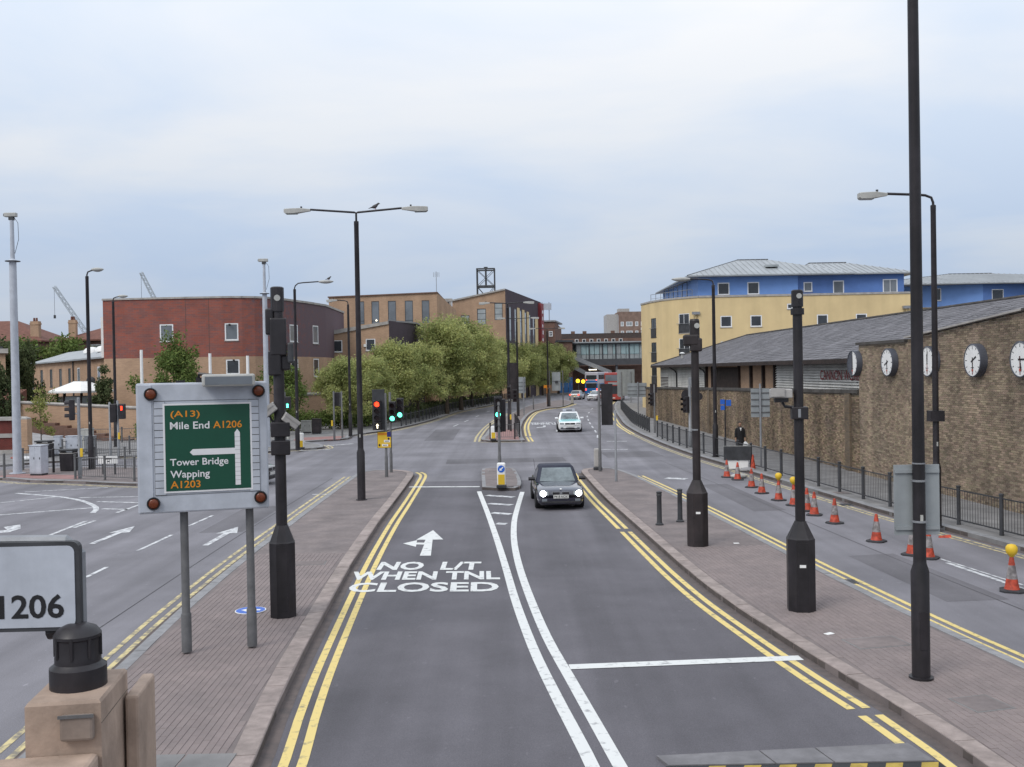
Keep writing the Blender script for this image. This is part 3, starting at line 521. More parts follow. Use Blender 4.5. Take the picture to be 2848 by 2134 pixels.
for pth in ([(9.9, 17), (9.2, 26), (8.5, 38), (7.6, 52)], [(-7.9, 18), (-8.2, 30), (-8.3, 46)], [(-12, 50), (-4, 50.6), (3, 51.2), (8.6, 52)]): line('tar_joint', pth, .022, 'tar', cw if pth[0][1] == 12 else road, .0068 if pth[0][1] == 12 else .0042)
for x, y, rz in ((7.28, 22.0, -.1), (11.32, 34.2, -.1)):
    o = MB().box(-.2, .2, -.22, .22, .0, .013).build('gully_grate', 'dark_grey', road); o.location = (x, y, 0); o.rotation_euler = (0, 0, rz)
    for k in range(5): bx('grate_slot', 'sign_black', o, -.15 + k * .065, -.115 + k * .065, -.18, .18, .012, .0145)
# strip taken for a bus-window reflection, built as slabs and chevrons across the lane
ps = MB().box(1.75, 5.0, 10.2, 11.45, 0.0, 0.02).build('reflection_slabs', 'dark_grey'); tag(ps, 'slabs with yellow and black stripes standing in for a bus-window reflection', kind='structure')
PT = Matrix.Translation((0, 0, 0)) @ Matrix.Rotation(R(0), 4, 'Z')
for a, b in ((1.78, 3.05), (3.07, 3.75), (3.77, 4.95)):
    MB().prism([(a - 0.0, 11.90), (b, 11.90), (b - 0.1, 12.3 + (b - 3) * 0.085), (a - 0.1, 12.3 + (a - 3) * 0.085)], 0.0, 0.035).build('reflection_slab', 'slab_dull', ps)
for k in range(7): MB().prism([(2.1 + k * 0.42, 11.5), (2.3 + k * 0.42, 11.5), (2.46 + k * 0.42, 11.86), (2.26 + k * 0.42, 11.86)], 0.0, 0.03).build('chevron', 'chevron', ps)
MB().box(1.75, 5.0, 11.46, 11.89, 0.0, 0.024).build('stripe_ground', 'sign_black', ps)
# ================================================================== BUILDINGS AND WALLS
def seg(p0, p1):
    a, b = Vector(p0), Vector(p1); d = (b - a); L = d.length; d.normalize(); return a, d, Vector((d.y, -d.x)), L      # outward normal: right of travel
def wall(mb, p0, p1, z0, za, zb, holes=(), dep=.14, mi=0, mr=None):
    """wall sheet from p0 to p1 (outside on its right), top from za to zb, with real openings (s0, s1, z0, z1)"""
    a, d, n, L = seg(p0, p1); mr = mi if mr is None else mr
    xs = sorted({0., L} | {h[k] for h in holes for k in (0, 1)}); zs = sorted({z0} | {h[k] for h in holes for k in (2, 3)}); zs.append(None)
    def pt(s, z):
        zz = za + (zb - za) * s / L if z is None else z; q = a + d * s; return (q.x, q.y, zz)
    for i in range(len(xs) - 1):
        for j in range(len(zs) - 1):
            cx = (xs[i] + xs[i + 1]) / 2; cz = (zs[j] + (zs[j + 1] if zs[j + 1] is not None else 999)) / 2
            if any(h[0] < cx < h[1] and h[2] < cz < h[3] for h in holes): continue
            mb.add([pt(xs[i], zs[j]), pt(xs[i + 1], zs[j]), pt(xs[i + 1], zs[j + 1]), pt(xs[i], zs[j + 1])], [(0, 1, 2, 3)], mi)
    for h in holes:
        c = [(h[0], h[2]), (h[1], h[2]), (h[1], h[3]), (h[0], h[3])]
        for k in range(4):
            (s0, q0), (s1, q1) = c[k], c[(k + 1) % 4]; A = a + d * s0; B = a + d * s1
            mb.add([(A.x, A.y, q0), (B.x, B.y, q1), (B.x - n.x * dep, B.y - n.y * dep, q1), (A.x - n.x * dep, A.y - n.y * dep, q0)], [(0, 1, 2, 3)], mr)
def window(parent, p0, p1, h, frame='frame_white', glass='glass', fw=.06, dep=.07, mull=(), trans=(), sill=True, z=0, bar=.05):
    """frame with pane and sill set into the opening h"""
    a, d, n, L = seg(p0, p1); T = Matrix(((d.x, -n.x, 0, a.x), (d.y, -n.y, 0, a.y), (0, 0, 1, 0), (0, 0, 0, 1)))
    s0, s1, z0, z1 = h; mb = MB(); y0, y1 = dep - .06, dep
    for q in ((s0, s0 + fw, z0, z1), (s1 - fw, s1, z0, z1), (s0 + fw, s1 - fw, z0, z0 + fw), (s0 + fw, s1 - fw, z1 - fw, z1)): mb.box(q[0], q[1], y0, y1, q[2], q[3], T=T)
    for m_ in mull: x = s0 + (s1 - s0) * m_; mb.box(x - bar / 2, x + bar / 2, y0 + .006, y1, z0 + fw, z1 - fw, T=T)
    for m_ in trans: x = z0 + (z1 - z0) * m_; mb.box(s0 + fw, s1 - fw, y0 + .012, y1, x - bar / 2, x + bar / 2, T=T)
    o = mb.build('window', frame, parent)
    MB().box(s0 + fw * .5, s1 - fw * .5, y1 - .03, y1 + .02, z0 + fw * .5, z1 - fw * .5, T=T).build('pane', glass, o)
    if sill: MB().box(s0 - .05, s1 + .05, -.06, y1 - .062, z0 - .07, z0 - .002, T=T).build('sill', 'stone' if frame == 'frame_white' else frame, o)
    return o
def bricks(parent, p0, p1, z0, za, zb, m, near=(0, 0), cap=300, bl=.225, bh=.075, maxs=None, mm='mortar', out=.012):
    """old stock bricks as real pieces on a mortar-faced wall: the nearest as single parts, the others one part"""
    a, d, n, L = seg(p0, p1); cells = []; r = 0; z = z0
    while z + bh <= max(za, zb):
        s = -bl / 2 if r % 2 else 0.
        while s < L:
            s0, s1 = max(s, 0), min(s + bl, L); mid = (s0 + s1) / 2; top = za + (zb - za) * mid / L
            if s1 - s0 > .06 and z + bh <= top + .002: cells.append(((a + d * mid), z + bh / 2, s1 - s0))
            s += bl
        z += bh; r += 1
    cells.sort(key=lambda c: ((c[0] - Vector(near)).length_squared + (c[1] - 3) ** 2)); g_ = .0065
    def piece(mb, T, w):
        hx, hz = w / 2 - g_, bh / 2 - g_
        V = [T @ Vector(v) for v in [(-hx, 0, -hz), (hx, 0, -hz), (hx, 0, hz), (-hx, 0, hz), (-hx, .03, -hz), (hx, .03, -hz), (hx, .03, hz), (-hx, .03, hz)]]
        mb.add(V, [(0, 1, 2, 3), (1, 5, 6, 2), (4, 0, 3, 7), (3, 2, 6, 7), (4, 5, 1, 0)])
    B = Matrix(((d.x, -n.x, 0, 0), (d.y, -n.y, 0, 0), (0, 0, 1, 0), (0, 0, 0, 1))); one = MB(); piece(one, Matrix.Identity(4), bl); me = one.mesh('brick', m); cnt = 0; rest = MB(); ang = math.atan2(d.y, d.x)
    for c, zc_, w in cells:
        q = c + n * (out + random.uniform(-.004, .004))
        if cnt < cap and abs(w - bl) < .001:
            o = link('brick', me, parent, (q.x, q.y, zc_)); o.rotation_euler = (0, 0, ang + random.uniform(-.008, .008)); cnt += 1
        else: piece(rest, Matrix.Translation((q.x, q.y, zc_)) @ B, w)
    if rest.f: tag(rest.build('brickwork', m, parent), kind='stuff')
def bld(name, label, loc=(0, 0, 0)): return thing(name, label, 'building' if 'wall' not in name else 'wall', loc)
# ---- clock wall and yard wall on the right
CW0, CW1 = (14.86, 43.0), (16.15, 19.0)          # travelling towards -y keeps the outside (road) on the right
cwl = thing('clock_wall', 'tall stock-brick gable wall with a row of round clocks', 'wall')
a_, d_, n_w, Lw = seg(CW0, CW1)
MB().prism([CW0, (15.11, 38.31), (15.61, 38.31), (15.36, 43.0)], 0, 5.6).build('core', 'mortar_pale', cwl); MB().prism([(15.11, 38.3), CW1, (CW1[0] + .5, CW1[1]), (15.61, 38.3)], 0, [5.70, 7.1, 7.1, 5.70]).build('core', 'mortar_pale', cwl)
bricks(cwl, CW0, (15.11, 38.3), KH - .05, 5.55, 5.60, 'clock_brick', cap=0); bricks(cwl, (15.11, 38.3), CW1, KH - .05, 5.72, 7.12, 'clock_brick', near=(15.6, 30.5))
bricks(cwl, (15.36, 43.0), CW0, KH - .05, 5.55, 5.55, 'clock_brick', cap=0)
# dark coping and weathered verge
MB().prism([(14.74, 43.08), (14.99, 38.4), (15.6, 38.4), (15.4, 43.08)], 5.60, 5.72).build('coping', 'coping', cwl)
vp = [(15.0 + .0537 * k, 38.3 - k, 5.74 + .0728 * k) for k in range(0, 20)]
for k in range(0, 19, 2):
    x0, y0, z_ = vp[k]; x1, y1, z2 = vp[min(k + 2, 19)]
    MB().add([(x0 - .06, y0, z_), (x1 - .06, y1, z2), (x1 + .45, y1, z2), (x0 + .45, y0, z_), (x0 - .06, y0, z_ + .06), (x1 - .06, y1 + .02, z2 + .06), (x1 + .45, y1 + .02, z2 + .06), (x0 + .45, y0, z_ + .06)], [(3, 2, 1, 0), (4, 5, 6, 7), (0, 1, 5, 4), (1, 2, 6, 5), (2, 3, 7, 6), (3, 0, 4, 7)]).build('verge_slab', 'stone' if k < 8 else 'coping', cwl)
YW0, YW1 = (13.03, 98.0), (14.86, 43.02)
yw = thing('yard_wall', 'long low weathered brick yard wall with dark coping', 'wall'); a_, d_, n_, L_ = seg(YW0, YW1)
MB().prism([YW0, YW1, (YW1[0] + .35, YW1[1]), (YW0[0] + .35, YW0[1])], 0, [2.85, 3.55, 3.55, 2.85]).build('core', 'mortar', yw)
bricks(yw, YW0, YW1, KH - .05, 2.84, 3.5, 'old_brick', near=(14.8, 43), cap=300)
for k in range(28):
    q0 = Vector(YW0) + d_ * (L_ * k / 28); q1 = Vector(YW0) + d_ * (L_ * (k + 1) / 28 - .02); z0 = 2.84 + .7 * k / 28; z1 = 2.84 + .7 * (k + 1) / 28; w0 = n_ * .09; w1 = n_ * -.42
    vs = [q0 + w0, q1 + w0, q1 + w1, q0 + w1]
    MB().add([(v.x, v.y, z) for v, z in zip(vs, (z0, z1, z1, z0))] + [(v.x, v.y, z + .16) for v, z in zip(vs, (z0, z1, z1, z0))], [(3, 2, 1, 0), (4, 5, 6, 7), (0, 1, 5, 4), (1, 2, 6, 5), (2, 3, 7, 6), (3, 0, 4, 7)]).build('coping_stone', 'coping', yw)
for s_ in (3.0, 27.0, 53.8):
    q = Vector(YW0) + d_ * s_; MB().box(-.3, .3, -.1, .1, 0, 2.83 + .7 * s_ / 55, T=Matrix.Translation((q.x, q.y, 0)) @ Matrix.Rotation(math.atan2(d_.y, d_.x), 4, 'Z')).build('pier', 'brick_yard', yw)
# ---- five wall clocks
def clock(label, s, hands, half=False):
    q = Vector(CW0) + seg(CW0, CW1)[1] * s; n = n_w; t = thing('wall_clock', label, 'clock', (q.x + n.x * .015, q.y + n.y * .015, 4.84), 0, 'round clocks on the brick wall')
    t.rotation_euler = (0, 0, math.atan2(n.y, n.x) + math.pi / 2)       # local -y looks away from the wall
    r_ = .55
    MB().loft([[(rr * math.cos(a), y, rr * math.sin(a)) for a in [-2 * math.pi * k / 40 for k in range(40)]] for rr, y in ((r_, 0), (r_, -.24), (r_ - .012, -.25), (r_ - .035, -.25), (r_ - .035, -.22))]).build('case', 'clock_case', t, 40)
    f = MB().cyl((0, -.22, 0), (0, -.226, 0), r_ - .036, n=40).build('face', 'white', t)
    for k in range(12):
        a = 2 * math.pi * k / 12; T = Matrix.Rotation(a, 4, 'Y'); MB().box(-.012, .012, -.231, -.2265, .40 if k % 3 else .37, .47, T=T).build('hour_mark', 'sign_black', f)
    if half: MB().add([(0, -.229, -.51), (0, -.229, .51)] + [(-.51 * math.cos(R(a)), -.229, .51 * math.sin(R(a))) for a in range(80, -81, -10)], [tuple(range(19))]).build('dark_half', 'clock_case', f)  # left half of this face is dark grey
    for (ang, ln, w, m_) in hands: MB().box(-w, w, -.238, -.232, -.1, ln, T=Matrix.Rotation(R(ang), 4, 'Y')).build('hand', m_, f)
    MB().cyl((0, -.239, -.32), (0, -.242, -.32), .045, n=14).build('red_dot', 'cone_red', f); MB().box(-.1, .1, -.243, -.2395, -.24, -.225).build('crossbar', 'sign_black', f)
H = lambda a, b: ((a, .36, .022, 'sign_black'), (b, .26, .026, 'sign_black'), (180, .46, .014, 'red_letters'))
clock('clock with its left half dark at the end of the brick wall', -.12, H(0, 178), True); clock('clock on brick wall with its short hand pointing lower left', 3.35, H(180, 245)); clock('clock on brick wall with both hands nearly upright', 6.75, H(4, 358)); clock('clock on brick wall with its short hand pointing upper right', 9.95, H(180, 62)); clock('clock on brick wall nearest the high end of the gable', 12.75, H(170, 90))
# ---- long slate-roofed warehouse behind the yard wall
wh = bld('warehouse', 'long single-storey warehouse with slate roof and white boarding')
WX0, WX1 = (14.95, 103.0), (16.6, 43.3); wa, wd, wnn, WL_ = seg(WX0, WX1)
def wp(s, dep, z): q = wa + wd * s - wnn * dep; return (q.x, q.y, z)
EZ, RZ, RD = 5.05, 7.75, 7.4
# front wall zones: boarding, openings, brick panels and dark doors
MB().add([wp(0, .3, 0), wp(WL_, .3, 0), wp(WL_, .3, EZ), wp(0, .3, EZ)], [(0, 1, 2, 3)]).build('front_wall', 'brick_tan', wh); MB().add([wp(0, 15, 0), wp(0, .3, 0), wp(0, .3, EZ), wp(0, 15, EZ)], [(0, 1, 2, 3)]).build('end_wall', 'clad_white', wh)
Tw = Matrix(((wd.x, -wnn.x, 0, wa.x), (wd.y, -wnn.y, 0, wa.y), (0, 0, 1, 0), (0, 0, 0, 1)))
def boards(s0, s1, z0, z1, st=.145, flare=True):
    z = z0
    while z < z1 - .02:
        MB().add([Tw @ Vector(v) for v in [(s0, .17, z + .012), (s1, .17, z + .012), (s1, .285, z + st), (s0, .285, z + st), (s0, .299, z + .03), (s1, .299, z + .03)]], [(0, 1, 2, 3), (4, 5, 1, 0), (0, 3, 4), (1, 5, 2)]).build('weatherboard', 'clad_white', wh); z += st
MB().box(.3, 21.5, .288, .2995, 2.5, 4.9, T=Tw).build('backing', 'timber_dark', wh); MB().box(41.0, WL_ - .1, .288, .2995, 3.2, 4.9, T=Tw).build('backing', 'timber_dark', wh)
boards(.3, 21.5, 2.6, 4.85); boards(41.0, WL_ - .1, 3.2, 4.85)
for s0, s1, z0, z1 in ((.6, 4.5, 2.5, 3.9), (24, 31.5, 2.5, 4.75)): MB().box(s0, s1, .2, .29, z0, z1, T=Tw).build('dark_door', 'timber_dark', wh)
for s_ in (21.7, 23.7, 32.0, 35.2, 38.2, 40.8): MB().box(s_ - .13, s_ + .13, .12, .3, 2.5, 4.9, T=Tw).build('timber_post', 'timber_dark', wh)
MB().box(41.0, WL_ - .1, .1, .3, 3.05, 3.2, T=Tw).build('ledge', 'coping', wh)
for s_ in (9.5, 21.6): MB().tube([Tw @ Vector(v) for v in [(s_ - 1.2, -.3, 4.85), (s_ - .2, .0, 4.55), (s_, .1, 4.3), (s_, .12, 2.6)]], .07, 8).build('downpipe', 'black_metal', wh)
letter('lettering', 'CANNON WORKSHOPS', 'red_letters', wh, Tw @ Vector((49.3, .16, 4.0)), (wd.x, wd.y, 0), (0, 0, 1), 8.0, .52, .01)
MB().box(-.6, WL_, -.62, -.45, EZ - .2, EZ + .02, T=Tw).build('gutter', 'timber_dark', wh); MB().box(-.6, WL_, -.45, .25, EZ - .12, EZ - .06, T=Tw).build('soffit', 'timber_dark', wh)
# roof sheets under the slates: near slope, hipped far end, back slope
RL = WL_ + 24
def roof_pt(s, dep): return wp(s, dep, EZ + .03 + (RZ - EZ) * (dep + .55) / (RD + .55))
ridge0 = 7.0
MB().add([roof_pt(-.6, -.55), roof_pt(WL_, -.55), roof_pt(WL_, .9), roof_pt(RL, .9), roof_pt(RL, RD), roof_pt(ridge0, RD)], [(0, 1, 2, 3, 4, 5)]).build('roof_near_slope', 'slate', wh)
MB().add([roof_pt(-.6, -.55), roof_pt(ridge0, RD), wp(-.6, 2 * RD + .55, EZ + .03)], [(0, 1, 2)]).build('roof_hip', 'slate', wh); MB().add([roof_pt(ridge0, RD), roof_pt(RL, RD), wp(RL, 2 * RD + .55, EZ), wp(-.6, 2 * RD + .55, EZ + .03)], [(0, 1, 2, 3)]).build('roof_far_slope', 'slate', wh)
sm = MB(); course = .34; nc = int((RD + .55) / course)
for c in range(nc + 1):
    d0 = -.6 + c * course; lim0 = -.6 + (ridge0 + .6) * max(0, (d0 + .55)) / (RD + .55); s = lim0 + (.2 if c % 2 else 0) + .05
    end = RL if d0 > .95 else WL_
    while s < end - .45:
        w = .44; j = random.uniform(-.012, .012)
        A, B_, C_, D_ = (Vector(roof_pt(s, d0)), Vector(roof_pt(s + w - .015, d0)), Vector(roof_pt(s + w - .015, min(d0 + course * 1.08, RD))), Vector(roof_pt(s, min(d0 + course * 1.08, RD))))
        u = Vector((0, 0, .035 + j)); u2 = Vector((0, 0, .012)); sm.add([A + u2 * .2, B_ + u2 * .2, A + u, B_ + u, C_ + u2, D_ + u2], [(0, 1, 3, 2), (2, 3, 4, 5)]); s += w
tag(sm.build('slates', 'slate', wh), kind='stuff')
MB().tube([Vector(roof_pt(ridge0 - .1, RD)) + Vector((0, 0, .04)), Vector(roof_pt(RL, RD)) + Vector((0, 0, .04))], .09, 6).build('ridge_tiles', 'coping', wh); MB().tube([Vector(roof_pt(-.6, -.55)) + Vector((0, 0, .04)), Vector(roof_pt(ridge0, RD)) + Vector((0, 0, .04))], .08, 6).build('hip_tiles', 'coping', wh)
MB().tube([Vector(roof_pt(WL_ + 8.6, .9)) + Vector((0, 0, .08)), Vector(roof_pt(RL - 3, 4.2)) + Vector((0, 0, .1))], .13, 6).build('valley_flashing', 'zinc', wh)
for s_, dp, h in ((9.0, 1.9, 1.2), (6.8, 1.2, .5)):
    q = Vector(roof_pt(s_, dp)); MB().cyl(q, q + Vector((0, 0, h)), .09, n=10).build('vent_pipe', 'lamp_grey', wh); MB().cyl(q + Vector((0, 0, h)), q + Vector((0, 0, h + .1)), .28, .1, n=12).build('vent_cap', 'white', wh)
# ---- yellow rendered apartment block
def apt_window(par, p0, p1, h, **k): return window(par, p0, p1, h, **k)
ya = bld('apartment_block', 'yellow rendered apartment block with blue top storey and zinc roof')
YP = [(18.7, 136.0), (15.75, 121.5), (16.3, 117.4), (17.2, 114.4), (18.6, 112.0), (20.55, 110.0), (44.0, 109.2), (44.0, 140.0)]
ZT = 12.5; my = MB()
yh = {4: [(.12, 1.55, z, z + 2.15) for z in (3.1, 5.9, 8.65)], 2: [(.15, 1.5, z, z + 2.2) for z in (2.85, 5.6, 8.4)],
      5: [(2.35, 3.6, z, z + 1.25) for z in (6.35, 9.15)] + [(5.6, 6.85, z, z + 1.25) for z in (6.35, 9.15)] + [(12.8, 14.0, 9.15, 10.35), (17.0, 18.2, 9.15, 10.35), (9.6, 10.2, 11.0, 11.6), (9.65, 10.25, 8.15, 8.75), (2.4, 3.6, 3.5, 4.7), (5.6, 6.8, 3.5, 4.7)]}
for i in range(len(YP) - 1):
    wall(my, YP[i], YP[i + 1], 0, ZT, ZT, yh.get(i, ()))
my.build('wall', 'render_yellow', ya)
for i, hs in yh.items():
    for h in hs:
        tall = h[3] - h[2] > 1.6
        w_ = window(ya, YP[i], YP[i + 1], h, mull=(.48,) if tall else (), fw=.11 if not tall else .07, frame='frame_white' if i != 2 else 'dark_grey')
        if tall:
            a, d, n, L = seg(YP[i], YP[i + 1]); A = a + d * (h[0] - .25) + n * .12; B = a + d * (h[1] + .25) + n * .12
            MB().tube([(A.x, A.y, h[2] + 1.05), (B.x, B.y, h[2] + 1.05)], .025, 6).build('balcony_rail', 'galv', w_)
            a2 = a + d * h[0] + n * .06; b2 = a + d * h[1] + n * .06; MB().add([(a2.x, a2.y, h[2]), (b2.x, b2.y, h[2]), (b2.x, b2.y, h[2] + 1.0), (a2.x, a2.y, h[2] + 1.0)], [(0, 1, 2, 3)]).build('balcony_screen', 'dark_grey', w_)
MB().prism(offset(YP, .12), ZT - .02, ZT + .06).build('roof_terrace', 'concrete', ya)
pb = MB()
for i in range(len(YP) - 1):
    a, d, n, L = seg(YP[i], YP[i + 1]); pb.box(0, L, -.08, .25, ZT - .05 - i * .002, ZT + .14 + i * .002, T=Matrix(((d.x, -n.x, 0, a.x), (d.y, -n.y, 0, a.y), (0, 0, 1, 0), (0, 0, 0, 1))))
pb.build('parapet_coping', 'stone', ya)
for q, hh in (((20.25, 110.2), 10.6), ((42.9, 109.1), 10.8)): MB().tube([(q[0], q[1] - .12, 0), (q[0], q[1] - .12, hh)], .07, 8).build('downpipe', 'render_yellow', ya); MB().box(q[0] - .4, q[0] + .4, q[1] - .4, q[1] + .05, hh, hh + .3).build('hopper_head', 'galv', ya)
# blue storey
BL = [(20.0, 132.0), (20.7, 111.0), (31.6, 110.5), (31.62, 110.9), (43.2, 110.4), (43.2, 132)]; BT = 14.75
bh_ = {1: [(2.15, 3.45, 12.75, 14.1), (5.4, 6.7, 12.75, 14.1)], 3: [(.7, 1.65, 12.95, 14.0), (3.9, 5.1, 12.65, 14.1), (9.3, 10.9, 12.65, 14.15)]}
for i in range(len(BL) - 1):
    mb = MB(); wall(mb, BL[i], BL[i + 1], ZT, BT, BT, bh_.get(i, ())); mb.build('blue_wall', 'blue_light' if i <= 1 else 'blue_dark', ya)
for i, hs in bh_.items():
    for h in hs: window(ya, BL[i], BL[i + 1], h, fw=.11, mull=(.5,) if h[1] - h[0] > 1.5 else (), glass='glass' if i == 1 else 'glass_pale')
def hip_roof(par, x0, x1, y0, y1, z0, zr, r0, r1, yr, m='zinc', th=.14, seams=True, name='roof'):
    c = [(x0, y0, z0), (x1, y0, z0), (x1, y1, z0), (x0, y1, z0), (r0, yr, zr), (r1, yr, zr)]; b = [(x, y, z - th) for x, y, z in c[:4]]
    o = MB().add(c + b, [(0, 1, 5, 4), (1, 2, 5), (2, 3, 4, 5), (3, 0, 4), (9, 8, 7, 6), (6, 7, 1, 0), (7, 8, 2, 1), (8, 9, 3, 2), (9, 6, 0, 3)]).build(name, m, par)
    if seams:
        sb_ = MB(); x = x0 + .5
        while x < x1:
            if r0 <= x <= r1: tx, ty, tz = x, yr, zr
            elif x < r0: f = (x - x0) / (r0 - x0); tx, ty, tz = x, y0 + (yr - y0) * f, z0 + (zr - z0) * f
            else: f = (x1 - x) / (x1 - r1); tx, ty, tz = x, y0 + (yr - y0) * f, z0 + (zr - z0) * f
            if tz - z0 > .1: sb_.tube([(x, y0, z0 + .03), (tx, ty, tz + .03)], .03, 4)
            x += .62
        tag(sb_.build('standing_seams', m, o), kind='stuff'); MB().tube([(r0, yr, zr), (r1, yr, zr)], .1, 6).build('ridge_cap', 'dark_grey', o); MB().tube([(x0, y0, z0), (r0, yr, zr)], .06, 5).build('hip_cap', 'dark_grey', o)
    return o
rf = hip_roof(ya, 19.3, 37.5, 109.6, 134, BT + .1, 17.2, 26.4, 30.0, 117); hip_roof(ya, 30.5, 44.6, 109.8, 134, BT + .08, 16.6, 34.5, 38.8, 116.2)
MB().box(28.6, 30.0, 112.3, 113.4, 15.9, 16.15).build('skylight', 'glass_bright', rf)
# roof terrace railing and timber frame
tr = MB()
for k in range(9): x = 16.6 + k * .45; tr.cyl((x, 119 - k * .9, ZT), (x, 119 - k * .9, ZT + 1.0), .03, n=6)
tr.tube([(16.6, 119, ZT + 1.0), (20.2, 111.8, ZT + 1.0)], .03, 6); tr.tube([(16.6, 119, ZT + .5), (20.2, 111.8, ZT + .5)], .02, 6); tr.build('terrace_railing', 'galv', ya)
pg = MB()
for k in range(6): x = 18.2 + k * .4; pg.cyl((x, 119 - k * .8, ZT), (x, 119 - k * .8, ZT + 2.1 - .1 * (5 - k)), .04, n=6)
pg.tube([(18.2, 119, ZT + 1.6), (20.2, 115, ZT + 2.1)], .05, 6); pg.build('pergola', 'dark_grey', ya)
# second blue-topped block behind
y2 = bld('apartment_block', 'second blue-topped block behind the slate roof at right')
mb = MB(); wall(mb, (46.3, 150), (46.3, 131), 0, 12.1, 12.1); wall(mb, (46.3, 131), (90, 129), 0, 12.1, 12.1); mb.build('wall', 'render_yellow', y2)
B2 = [(46.8, 150), (47.2, 131.6), (60.6, 129), (85, 131.5)]; h2 = {1: [(7.5, 8.6, 12.9, 14.5)], 2: [(1.2, 2.8, 12.6, 14.2), (8.4, 10.0, 12.6, 14.2)]}
for i in range(3):
    mb = MB(); wall(mb, B2[i], B2[i + 1], 12.1, 14.9, 14.9, h2.get(i, ())); mb.build('blue_wall', 'blue_light' if i < 2 else 'blue_dark', y2)
for i, hs in h2.items():
    for h in hs: window(y2, B2[i], B2[i + 1], h, fw=.09)
hip_roof(y2, 45.0, 88, 128, 150, 15.0, 17.1, 60.5, 66.5, 139)
# ---- curved red and tan brick block on the left
cbk = bld('curved_brick_block', 'curved block of flats, red brick above tan brick, behind the direction sign')
CP = [(-35.6, 104), (-35.6, 87.8), (-31.5, 87.35), (-28.5, 87.2), (-25.0, 87.25), (-23.4, 87.5), (-22.4, 87.95), (-21.6, 88.65), (-21.0, 89.6), (-20.6, 90.7), (-20.3, 91.9), (-19.3, 95.5), (-18.4, 100.0), (-18.6, 112)]
ZM, ZC = 6.45, 11.55
hu = {2: [(1.0, 2.2, 7.85, 9.35)], 4: [(.15, 1.3, 7.85, 9.35)], 10: [(.15, 1.75, 7.8, 9.4)], 11: [(1.2, 2.6, 7.75, 9.5)]}
hl = {4: [(.2, 1.35, 4.9, 6.2)], 10: [(.3, 1.7, 4.7, 6.2)], 11: [(1.25, 2.6, 4.55, 6.3)]}
ml, mu, mu2 = MB(), MB(), MB()
for i in range(len(CP) - 1):
    wall(ml, CP[i], CP[i + 1], 0, ZM, ZM, hl.get(i, ())); wall(mu, CP[i], CP[i + 1], ZM, ZC, ZC, hu.get(i, ()))
ml.build('lower_wall', 'brick_tan', cbk); mu.build('upper_wall', 'brick_blend', cbk)
for dct in (hu, hl):
    for i, hs in dct.items():
        for h in hs: window(cbk, CP[i], CP[i + 1], h, fw=.11, glass='glass_pale' if dct is hu else 'glass')
mb = MB()
for i in range(len(CP) - 1):
    a, d, n, L = seg(CP[i], CP[i + 1]); mb.box(0, L, -.09, .2, ZC - .01 - i * .002, ZC + .14 + i * .002, T=Matrix(((d.x, -n.x, 0, a.x), (d.y, -n.y, 0, a.y), (0, 0, 1, 0), (0, 0, 0, 1))))
mb.build('parapet_coping', 'stone', cbk); MB().prism(offset(CP, .12), ZC - .3, ZC - .02).build('roof', 'concrete', cbk)
for s_ in (.3, 2.3): q = Vector(CP[3]) + (Vector(CP[4]) - Vector(CP[3])).normalized() * s_; MB().box(q.x - .015, q.x + .015, q.y - .008, q.y + .01, ZM, ZC - .02).build('movement_joint', 'coping', cbk)
for q, z in (((-24.4, 87.25), 8.6 + .6), ((-24.1, 87.3), 6.1)): MB().cyl((q[0], q[1], z), (q[0], q[1] - .12, z), .1, n=10).build('flue', 'black_metal', cbk)
# low wing running back to the left
lw = bld('low_brick_wing', 'low tan brick wing with narrow windows and grey lean-to roof'); LW = [(-58.0, 122.0), (-36.2, 90.0)]; Lw_ = seg(*LW)[3]
lh = [(s_, s_ + w_, 3.9, 5.85) for s_, w_ in ((4.5, 1.6), (10.5, 1.6), (16.0, 1.5), (21.0, 1.3), (25.5, 1.3), (30.2, 1.0), (34.6, 1.2))] + [(5.0, 6.6, .8, 2.2), (10.5, 12, .8, 2.2)]
mb = MB(); wall(mb, *LW, 0, 6.6, 6.6, lh); wall(mb, (-58, 140), LW[0], 0, 6.6, 6.6); mb.build('wall', 'brick_tan', lw)
for k, h in enumerate(lh): window(lw, *LW, h, frame='frame_white' if k in (4, 6) else 'dark_grey', glass='glass_pale', fw=.09)
a, d, n, L = seg(*LW); q = lambda s_, dp, z: (a.x + d.x * s_ - n.x * dp, a.y + d.y * s_ - n.y * dp, z)
ro = MB().add([q(-.5, -.4, 6.55), q(L, -.4, 6.55), q(L, 4, 7.9), q(-.5, 4, 7.9), q(-.5, -.4, 6.7), q(L, -.4, 6.7), q(L, 4, 8.05), q(-.5, 4, 8.05)], [(3, 2, 1, 0), (4, 5, 6, 7), (0, 1, 5, 4), (1, 2, 6, 5), (2, 3, 7, 6), (3, 0, 4, 7)]).build('roof', 'zinc', lw)
for s_ in (22, 27.5, 33): MB().loft([[Vector(q(s_ + r_ * math.cos(t_), 2.2 + r_ * math.sin(t_), 7.4 + z)) for t_ in [2 * math.pi * k / 10 for k in range(10)]] for r_, z in ((.9, 0), (.85, .3), (.55, .55), (.1, .65))]).build('roof_dome', 'white', ro, 60)
MB().tube([q(24, -.1, 6.5), q(24, -.1, 0)], .07, 6).build('downpipe', 'dark_grey', lw); MB().tube([q(0, -.1, 6.5), q(0, -.1, 0)], .07, 6).build('downpipe', 'galv', lw); MB().box(-36.5, -36.0, 89.5, 89.9, 6.6, 10.2).build('flue_stack', 'white', lw)
